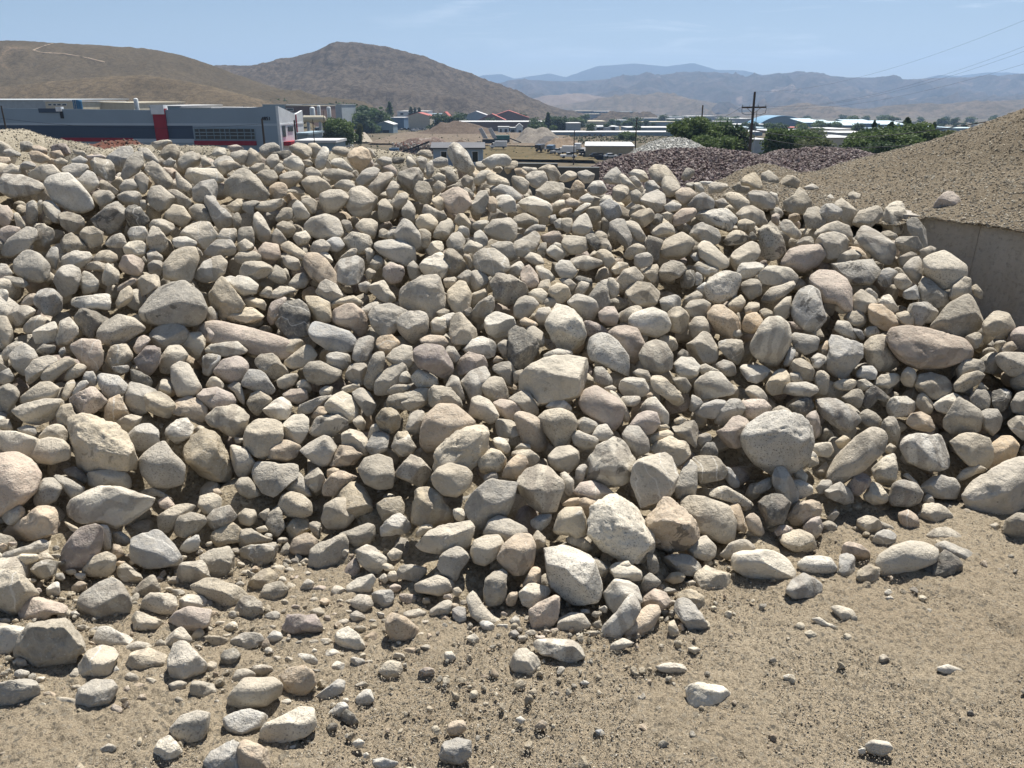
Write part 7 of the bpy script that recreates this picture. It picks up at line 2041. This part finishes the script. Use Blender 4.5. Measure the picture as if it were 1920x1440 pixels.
cone('small brown earth mound left of the shed', [(830, 285), (845, 270), (862, 262), (875, 266), (890, 278), (900, 286)], 300, 8, br, 'earth_mound', 66, 'earth mound')
rgr = np.random.default_rng(77)
for (xa, xb, ya, yb, D, n, s0, s1, nm, lb) in [(735, 850, 258, 276, 318, 900, .15, .7, 'rubble', 'scattered broken concrete and brick lumps on the rubble heap')]:
    px_, py_ = rgr.uniform(xa, xb, n), rgr.uniform(ya, yb, n); q = np.array([P(a, b_, D - 3 + rgr.normal(0, 2))[:] for a, b_ in zip(px_, py_)])
    q[:, 2] = np.minimum(q[:, 2], -13.2 + rgr.normal(0, .5, n)) - .3
    cc = np.array([(.5, .46, .42), (.28, .11, .08), (.2, .17, .15), (.6, .58, .55)])[rgr.integers(0, 4, n)]
    V_, F_, C_, M_ = scatter(tiny, q, rgr.uniform(s0, s1, n), rgr, cc, np.stack([rgr.random(n)] * 3, 1) * np.array([1, .1, 0]))
    tag(mobj(nm, np_mesh(nm, V_, F_, ROCK, False, C_, M_)), lb, 'rubble', kind='stuff')

# ---- machines
def crusher():
    D = 385; c = P(932, 268, D); r = empty('rock_crusher', (c.x, D, Zs(c.x, D))); tag(r, 'teal rock crushing plant with two inclined hoppers in the pit', 'crusher')
    m = MB(); m.box(-7, 6, -1, 1.4, 1.2, 2.6); m.box(-6, 5, -1.2, 1.6, .6, 1.2); m.build('chassis', M['black_metal'], r)
    m = MB(); m.box(-1.5, 6, -1, 1.5, 2.6, 4.4); m.build('engine_housing', M['teal_steel'], r)
    for x in (-6.5, -2.0):
        m = MB(); m.hexa([(x, -1.2, 3), (x + 2.2, -1.2, 3), (x + 2.2, 1.4, 3), (x, 1.4, 3), (x - 2.2, -1.2, 7.4), (x - .6, -1.2, 7.8), (x - .6, 1.4, 7.8), (x - 2.2, 1.4, 7.4)]); m.build('hopper', M['galvanised'], r)
    m = MB(); m.hexa([(5, -.5, 3.2), (11.5, -.5, .8), (11.5, .7, .8), (5, .7, 3.2), (5, -.5, 3.7), (11.5, -.5, 1.3), (11.5, .7, 1.3), (5, .7, 3.7)]); m.build('conveyor', M['black_metal'], r)
    for x in (-5, -3, 3, 4.4):
        m = MB(); m.tube((x, -1.3, .55), (x, -.8, .55), .6, n=12); m.build('wheel', M['tyre'], r)
crusher()
def conveyor():
    D = 300; c = P(760, 272, D); r = empty('conveyor', (c.x, D, Zs(c.x, D))); tag(r, 'black inclined conveyor rising over the rubble heap', 'conveyor')
    m = MB(); m.hexa([(-3, -.5, .8), (9, -.5, 5.0), (9, .5, 5.0), (-3, .5, .8), (-3, -.5, 1.3), (9, -.5, 5.7), (9, .5, 5.7), (-3, .5, 1.3)]); m.build('belt', M['black_metal'], r)
    m = MB(); m.tube((4, 0, 0), (5, 0, 3.6), .15); m.tube((1, 0, 0), (5, 0, 3.6), .12); m.build('support', M['black_metal'], r)
    m = MB(); m.box(-6, -2.5, -1, 1, .3, 3.1); m.build('feed_hopper', M['blue_wall'], r)
conveyor()
def loader():
    D = 330; c = P(898, 273, D); r = empty('wheel_loader', (c.x, D, Zs(c.x, D) + .9), .6); tag(r, 'small dark wheel loader left of the white flatbed truck', 'loader')
    m = MB(); m.box(-2.2, 1.2, -.9, .9, .8, 1.9); m.build('body', mat('loader_brown', (.20, .12, .05)), r); m = MB(); m.box(-.6, .8, -.7, .7, 1.9, 3.2); m.build('cab', M['glass_dark'], r)
    m = MB(); m.hexa([(1.6, -1.2, .2), (2.8, -1.2, .2), (2.8, 1.2, .2), (1.6, 1.2, .2), (1.6, -1.2, 1.3), (2.0, -1.2, 1.3), (2.0, 1.2, 1.3), (1.6, 1.2, 1.3)]); m.build('bucket', M['black_metal'], r)
    for x in (-1.5, .7):
        for y in (-1.0, 1.0): m = MB(); m.tube((x, y - .2, .65), (x, y + .2, .65), .65, n=12); m.build('wheel', M['tyre'], r)
loader()

def car_proto(kind, paint):
    """side view along x, length L; returns root empty"""
    r = empty({'pickup': 'pickup_truck', 'car': 'parked_car', 'box': 'box_truck', 'dump': 'dump_truck'}[kind])
    def side(prof, w, name, mt, par=r, y0=None):
        m = MB(); m.prism(prof, -w / 2, w / 2); return m.build(name, mt, par)
    if kind == 'pickup':
        side([(-2.8, .5), (-2.8, 1.15), (-.7, 1.15), (-.35, 1.2), (1.2, 1.18), (2.6, 1.02), (2.75, .5)], 1.9, 'body', paint); side([(-.75, 1.153), (-.6, 1.8), (.55, 1.8), (1.2, 1.183)], 1.7, 'cab', M['glass_dark']); side([(-.62, 1.803), (-.6, 1.87), (.5, 1.87), (.55, 1.803)], 1.6, 'roof', paint); ws, wr = (-1.8, 1.75), .4
    elif kind == 'car':
        side([(-2.3, .45), (-2.3, .95), (2.2, .9), (2.3, .45)], 1.8, 'body', paint); side([(-1.6, .953), (-1.1, 1.42), (.5, 1.42), (1.2, .94)], 1.55, 'cab', M['glass_dark']); side([(-1.1, 1.423), (-1.05, 1.48), (.45, 1.48), (.5, 1.423)], 1.5, 'roof', paint); ws, wr = (-1.4, 1.45), .33
    elif kind == 'box':
        side([(-3.6, .9), (-3.6, 3.0), (1.3, 3.0), (1.3, .9)], 2.3, 'cargo_box', paint); side([(1.35, .6), (1.35, 2.3), (2.3, 2.3), (2.8, 1.5), (3.3, 1.3), (3.4, .6)], 2.1, 'cab', paint); side([(2.0, 1.5), (2.0, 2.2), (2.36, 2.2), (2.85, 1.52)], 2.14, 'window', M['glass_dark']); side([(-3.5, .55), (-3.5, .89), (3.0, .89), (3.0, .55)], 1.0, 'chassis', M['black_metal']); ws, wr = (-2.2, 2.4), .48
    else:
        side([(-3.4, 1.2), (-3.8, 2.6), (.8, 2.7), (.8, 1.2)], 2.4, 'dump_bed', paint); side([(1.0, .7), (1.0, 2.6), (2.1, 2.6), (2.3, 1.7), (3.5, 1.5), (3.6, .7)], 2.2, 'cab', M['car_white']); side([(1.3, 1.75), (1.3, 2.45), (2.13, 2.45), (2.33, 1.75)], 2.24, 'window', M['glass_dark']); side([(-3.3, .7), (-3.3, 1.1), (3.2, 1.1), (3.2, .7)], 1.0, 'chassis', M['black_metal']); ws, wr = (-2.6, -1.5, 2.7), .5
    for x in ws:
        for y in (-.85, .85):
            m = MB(); m.tube((x, y - .13, wr), (x, y + .13, wr), wr, n=12); m.build('wheel', M['tyre'], r)
    return r
used = {}
def copy_tree(o, parent=None):
    c = o.copy(); SC.collection.objects.link(c); c.parent = parent
    for ch in list(o.children): copy_tree(ch, c)
    return c
def vehicle(kind, paint, px, py, D, rz, label, group=None, lift=1.3):
    k = (kind, paint)
    if k not in used: used[k] = car_proto(kind, M[paint]); o = used[k]
    else: o = copy_tree(used[k])
    p = P(px, py, D); o.location = (p.x, D, Zs(p.x, D) + lift); o.rotation_euler = (0, 0, rz); tag(o, label, kind if kind != 'box' else 'truck', group)
    if kind == 'dump': o['category'] = 'dump truck'
    if group: o['group'] = group
    elif 'group' in o.keys(): del o['group']
vehicle('pickup', 'car_white', 1066, 293, 272, .15, 'white pickup truck in front of the thin utility pole')
vehicle('box', 'car_white', 1061, 287, 292, 2.9, 'white box truck parked behind the white pickup')
vehicle('dump', 'car_dark', 1014, 283, 310, 1.2, 'left dump truck with white cab by the brown stockpile')
vehicle('dump', 'blue_wall', 1034, 284, 306, 1.3, 'blue-bodied dump truck second from the left')
vehicle('box', 'car_white', 934, 272, 330, 3.1, 'white flat-fronted truck standing alone in the pit')
vehicle('pickup', 'car_silver', 1045, 287, 296, .6, 'silver pickup between dump truck and box truck')
vehicle('pickup', 'car_dark', 1090, 286, 292, 1.9, 'dark pickup beside the beige workshop')
vehicle('car', 'car_dark', 1117, 291, 276, .1, 'dark car at the front of the workshop lot')
vehicle('car', 'car_white', 1145, 292, 274, .2, 'white car half hidden by the maroon gravel')
vehicle('box', 'car_white', 1084, 282, 312, 1.4, 'white trailer truck left of the beige workshop')
vehicle('car', 'car_dark', 646, 270, 200, 1.57, 'dark car driving towards the camera on the road')
vehicle('box', 'car_white', 653, 246, 330, 1.57, 'white truck farther up the road')
vehicle('pickup', 'car_white', 590, 262, 140, .5, 'white pickup behind the low white-roofed shed')
rg = random.Random(8)
for k in range(26):
    px = rg.uniform(560, 640); D = rg.choice([300, 312, 324, 338]); vehicle(rg.choice(['car', 'pickup']), rg.choice(['car_white', 'car_white', 'car_silver', 'car_dark']), px, 232, D, rg.choice([1.2, 1.3, 1.35]), 'tiny car parked in the packed rows near the silos', 'cars parked near the silos', 1.0)
for k in range(16):
    px = rg.uniform(1095, 1180); vehicle(rg.choice(['car', 'pickup', 'box']), rg.choice(['car_white', 'car_silver', 'car_dark', 'car_white']), px, 240, rg.choice([545, 560, 575]), rg.uniform(0, 3), 'tiny vehicle in the far yard behind the long blue-grey warehouse', 'vehicles in the far yard', 1.0)
for k in range(10):
    vehicle(rg.choice(['car', 'pickup']), rg.choice(['car_white', 'car_silver', 'car_dark']), rg.uniform(742, 800), 232, rg.choice([560, 600]), rg.uniform(0, 3), 'tiny vehicle parked by the far shop row left of the pit', 'vehicles by the far shops', 1.0)

# ---- trees
def leaf_mat(name, c1_, c2_):
    m, nt, b = newmat(name); n = noise(nt, objco(nt), .9, 4, .6); c = mixc(nt, ramp(nt, n, [(.35, 0), (.65, 1)]), c1_, c2_)
    nt.links.new(c, b.inputs['Base Color']); b.inputs['Roughness'].default_value = .7
    tr = N(nt, 'ShaderNodeBsdfTranslucent'); nt.links.new(c, tr.inputs['Color']); mx = N(nt, 'ShaderNodeMixShader'); mx.inputs[0].default_value = .35
    out = nt.nodes['Material Output']; nt.links.new(b.outputs[0], mx.inputs[1]); nt.links.new(tr.outputs[0], mx.inputs[2]); nt.links.new(mx.outputs[0], out.inputs[0]); return m
LEAF = [leaf_mat('leaves_mid', (.075, .115, .038), (.125, .17, .055)), leaf_mat('leaves_dark', (.042, .072, .030), (.075, .11, .045)), leaf_mat('leaves_olive', (.085, .105, .045), (.12, .135, .06))]
BARK = flat('bark', (.09, .065, .045), .95, scale=3)
def tree_mesh(kind, seed, n, ls, low=0.0):
    """unit-height tree: returns trunk MB and crown arrays"""
    rng = np.random.default_rng(seed); tr = MB(); h = 1.0
    if kind == 'conifer':
        tr.tube((0, 0, 0), (0, 0, .97), .022, .004, 7); c = []
        z = .10 + .9 * rng.random(n) ** 1.15; rr = (.24 * (1.02 - z) ** .8 + .01) * np.sqrt(rng.random(n)) * (.75 + .35 * np.sin(z * 55)); a = rng.random(n) * 2 * np.pi
        c = np.stack([rr * np.cos(a), rr * np.sin(a), z - rr * .35], 1)
    else:
        pts = [(0, 0, 0), (.01, .01, .16), (.0, -.01, .30), (.02, 0, .5)]
        for a, b_, r0, r1 in zip(pts[:-1], pts[1:], (.035, .028, .022), (.028, .022, .010)): tr.tube(a, b_, r0, r1, 7)
        cl = []
        for k in range(15):
            a = rng.random() * 6.28; e = rng.uniform(-.1, 1); R = rng.uniform(.14, .30); cx, cy, cz = math.cos(a) * R, math.sin(a) * R, .50 + e * .30 + rng.uniform(-.05, .05); cl.append((cx, cy, cz, rng.uniform(.10, .19)))
            if k < 8: tr.tube((0, 0, rng.uniform(.18, .42)), (cx * .8, cy * .8, cz), .012, .004, 5)
        cl += [(0, 0, .55, .22), (.05, 0, .8, .15), (-.06, .04, .72, .17)]; cl = np.array(cl); cl[:, 2] = .95 - (.95 - cl[:, 2]) * (1 + low); cl[:, 3] *= 1 + low * .5; w = rng.integers(0, len(cl), n)
        d = rng.normal(size=(n, 3)); d /= np.linalg.norm(d, axis=1)[:, None]; rad_ = cl[w, 3] * (rng.random(n) ** .45); c = cl[w, :3] + d * rad_[:, None] * np.array([1.1, 1.1, .85])
    R = rot_rand(n, rng); s = ls * rng.uniform(.6, 1.3, n); q = np.array([[-1, -.6, 0], [1, -.6, .15], [1, .6, 0], [-1, .6, .15]])
    V = np.einsum('nij,vj->nvi', R, q) * s[:, None, None] + c[:, None, :]; Fc = np.arange(n * 4).reshape(n, 4); return tr, V.reshape(-1, 3), Fc
TP = {}
def tree_proto(key, kind, seed, n, ls, leaf, low=0.0):
    tr, V, Fc = tree_mesh(kind, seed, n, ls, low); r = empty('conifer_tree' if kind == 'conifer' else 'broadleaf_tree')
    tr.build('trunk', BARK, r); mobj('crown', np_mesh('crown', V, Fc, LEAF[leaf], False), r); TP[key] = [r, False]
tree_proto('b1', 'broad', 1, 7000, .020, 0, .35); tree_proto('b2', 'broad', 2, 7000, .020, 0, .35); tree_proto('b3', 'broad', 3, 7000, .021, 1, .35); tree_proto('b4', 'broad', 6, 6500, .021, 2, .35)
tree_proto('c1', 'conifer', 4, 3600, .016, 1); tree_proto('s1', 'broad', 8, 900, .045, 1, .8); tree_proto('s2', 'broad', 9, 900, .045, 0, .8); tree_proto('s3', 'conifer', 10, 500, .04, 1)
def area(px):
    for lim, nm in ((500, 'behind the long warehouse'), (700, 'between the silos and the road'), (900, 'near the red-roofed shops'), (1100, 'behind the quarry pit'), (1300, 'between the thin pole and the green trees'), (1500, 'around the tall utility pole'), (1700, 'in front of the blue halls')):
        if px < lim: return nm
    return 'above the gravel slope'
def tree(key, px, pyt, D, wx=1.0, label=None, group=None, cat='tree', zb=None):
    pr = TP[key]; 
    if not pr[1]: o = pr[0]; pr[1] = True
    else: o = copy_tree(pr[0])
    c = P(px, pyt, D); z0 = Zs(c.x, D) - .4 if zb is None else zb; H = (c.z - z0) / (.97 if 'c' in key else .92); o.location = (c.x, D, z0); o.scale = (H * wx, H * wx, H); o.rotation_euler = (0, 0, random.uniform(0, 6.28)); tag(o, label, cat, group)
gA = 'green trees behind the maroon gravel'
tree('b1', 1298, 216, 165, 1.05, 'leafy green tree at the left end of the cluster by the crossarmed pole', gA)
tree('b2', 1334, 225, 168, 1.25, 'leafy green tree just right of the pole in the left cluster', gA)
tree('b3', 1362, 224, 172, 1.05, 'dark green tree in the right half of the left cluster', gA)
tree('b4', 1380, 240, 170, .95, 'olive green tree just left of the tall utility pole', gA)
tree('b2', 1318, 250, 155, 1.2, 'low bushy tree in front of the left cluster', gA)
tree('b1', 1350, 256, 150, 1.3, 'low round bush-like tree above the maroon gravel crest', gA)
tree('b1', 1466, 238, 165, 1.1, 'bright green tree in the middle cluster, left part', gA)
tree('b2', 1500, 240, 168, 1.3, 'bright green tree in the middle cluster, right part', gA)
tree('b4', 1530, 258, 158, 1.2, 'lower green tree at the right end of the middle cluster', gA)
tree('b4', 1530, 240, 300, 1.2, 'grey-green tree behind the middle cluster', gA)
tree('b2', 1630, 245, 140, 1.3, 'olive-green tree at the left end of the right cluster', gA)
tree('b3', 1652, 232, 150, 1.3, 'dark tree in the left half of the right cluster', gA)
tree('c1', 1640, 229, 175, .9, 'slim conifer top at the left of the right cluster', gA)
tree('c1', 1672, 232, 160, 1.5, 'broad dark conifer in the middle of the right cluster', gA)
tree('c1', 1702, 224, 160, 1.4, 'tallest conifer in the right tree cluster', gA)
tree('b2', 1700, 240, 140, 1.4, 'leafy tree below the tallest conifer', gA)
tree('b1', 1726, 227, 150, 1.15, 'leafy tree right of the tallest conifer', gA)
tree('b4', 1744, 240, 160, 1.3, 'pale olive tree near the gravel slope', gA)
tree('b3', 1660, 262, 132, 1.4, 'low dark bush at the foot of the right cluster', gA)
tree('c1', 1752, 232, 260, 1.2, 'dark conifer standing right of the right cluster', gA)
tree('b1', 631, 219, 300, 1.15, 'round bright green tree beside the road', None)
tree('b3', 562, 216, 330, 1.3, 'dark tree just right of the warehouse end', None)
tree('b4', 672, 229, 330, .35, 'yellow-green poplar beside the road', None)
for k, (px, y, D, kx, w_) in enumerate([(640, 193, 640, 's1', 1.5), (654, 190, 640, 's1', 1.3), (668, 196, 640, 's2', 1.3), (684, 194, 620, 's1', 1.5), (698, 200, 600, 's1', 1.5), (690, 206, 560, 's1', 1.4), (716, 206, 640, 's2', 1.2), (730, 196, 700, 's3', 1.2), (655, 205, 600, 's2', 1.5),
        (818, 211, 620, 's1', 1.3), (846, 216, 620, 's1', 1.3), (858, 214, 620, 's1', 1.3), (868, 209, 700, 's1', 1.2), (998, 219, 600, 's1', 1.1), (1002, 224, 580, 's1', 1.2), (1028, 214, 620, 's3', 1.8), (1040, 217, 620, 's1', 1.3), (1052, 218, 620, 's1', 1.3), (1060, 220, 620, 's3', 1.6), (1024, 222, 640, 's2', 1.2),
        (770, 204, 800, 's3', 1.3), (778, 205, 800, 's3', 1.2), (786, 205, 800, 's3', 1.3), (975, 210, 900, 's1', 1.2), (1098, 213, 1000, 's1', 1.4), (1146, 222, 900, 's1', 1.6), (1160, 224, 880, 's1', 1.5), (1170, 244, 430, 's2', 1.6), (1183, 247, 420, 's2', 1.4), (1270, 222, 1000, 's1', 1.3), (1410, 226, 900, 's1', 1.5), (1444, 240, 600, 's1', 1.4), (1452, 241, 600, 's1', 1.4),
        (100, 182, 640, 's1', 1.4), (64, 180, 660, 's1', 1.5), (36, 182, 660, 's1', 1.3), (210, 186, 640, 's1', 1.3), (280, 190, 600, 's1', 1.4), (311, 190, 600, 's1', 1.4), (345, 193, 560, 's1', 1.3), (514, 184, 700, 's1', 1.5), (597, 182, 860, 's1', 1.3), (620, 182, 860, 's1', 1.3), (1830, 228, 900, 's1', 1.5), (1810, 229, 900, 's1', 1.5), (1790, 231, 900, 's1', 1.4), (1850, 231, 850, 's1', 1.4), (1768, 232, 700, 's1', 1.3)]):
    tree(kx, px, y, D, w_, ('small far conifer ' if kx == 's3' else 'small far bushy tree ' if kx == 's1' else 'small far light green tree ') + area(px), 'far valley trees')
rg = random.Random(12)
for k in range(70):
    px = rg.choice([rg.uniform(1080, 1420), rg.uniform(1500, 1900), rg.uniform(640, 1100)]); D = rg.uniform(750, 1700); g = Zs(0, D)
    c = P(px, 220, D); H = rg.uniform(6, 12); zt = g + H; y = 720 - F * math.tan(PITCH - math.atan2(EYE - zt, D)); tree(rg.choice(['s1', 's1', 's2']), px, y, D, rg.uniform(1.2, 2.2), 'tiny tree far out on the valley floor ' + area(px), 'far valley trees')
for k in range(46):
    px = rg.choice([rg.uniform(1190, 1460), rg.uniform(1440, 1620), rg.uniform(1000, 1200)]); D = rg.uniform(480, 800); g = Zs(0, D); H = rg.uniform(4.5, 8)
    y = 720 - F * math.tan(PITCH - math.atan2(EYE - g - H, D)); tree(rg.choice(['s1', 's2', 's1']), px, y, D, rg.uniform(1.0, 1.7), 'low tree between the warehouse roofs ' + area(px), 'valley trees between the roofs')
# scrub on the slopes near the foot of the hills and in the field
rgs = np.random.default_rng(5); nS = 900; q = []
while len(q) < nS:
    if rgs.random() < .5: px, py = rgs.uniform(600, 1100), rgs.uniform(232, 300)
    else: px, py = rgs.uniform(1060, 1300), rgs.uniform(255, 272)
    p = on_ground(px, py); q.append((p.x, p.y, Zs(p.x, p.y) + .9))
q = np.array(q); V_, F_, C_, M_ = scatter(tiny, q, rgs.uniform(.25, .8, nS), rgs, np.tile([[.10, .10, .05]], (nS, 1)), np.tile([[.5, .3, 0.]], (nS, 1)))
tag(mobj('scrub', np_mesh('scrub', V_, F_, flat('scrub_green', (.10, .105, .055), .95), False)), 'low grey-green scrub bushes on the valley floor', 'scrub', kind='stuff')

# ---------------------------------------------------------------- haze
m = bpy.data.materials.new('haze'); m.use_nodes = True; nt = m.node_tree
for n in list(nt.nodes): nt.nodes.remove(n)
out = nt.nodes.new('ShaderNodeOutputMaterial'); pv = nt.nodes.new('ShaderNodeVolumePrincipled'); pv.inputs['Color'].default_value = (.41, .60, .90, 1); pv.inputs['Density'].default_value = 1.15e-4; pv.inputs['Anisotropy'].default_value = .2
nt.links.new(pv.outputs[0], out.inputs['Volume'])
mb = MB(); mb.box(-11500, 11500, -11500, 11500, -95, 600); hz = mb.build('haze', m); tag(hz, kind='stuff')
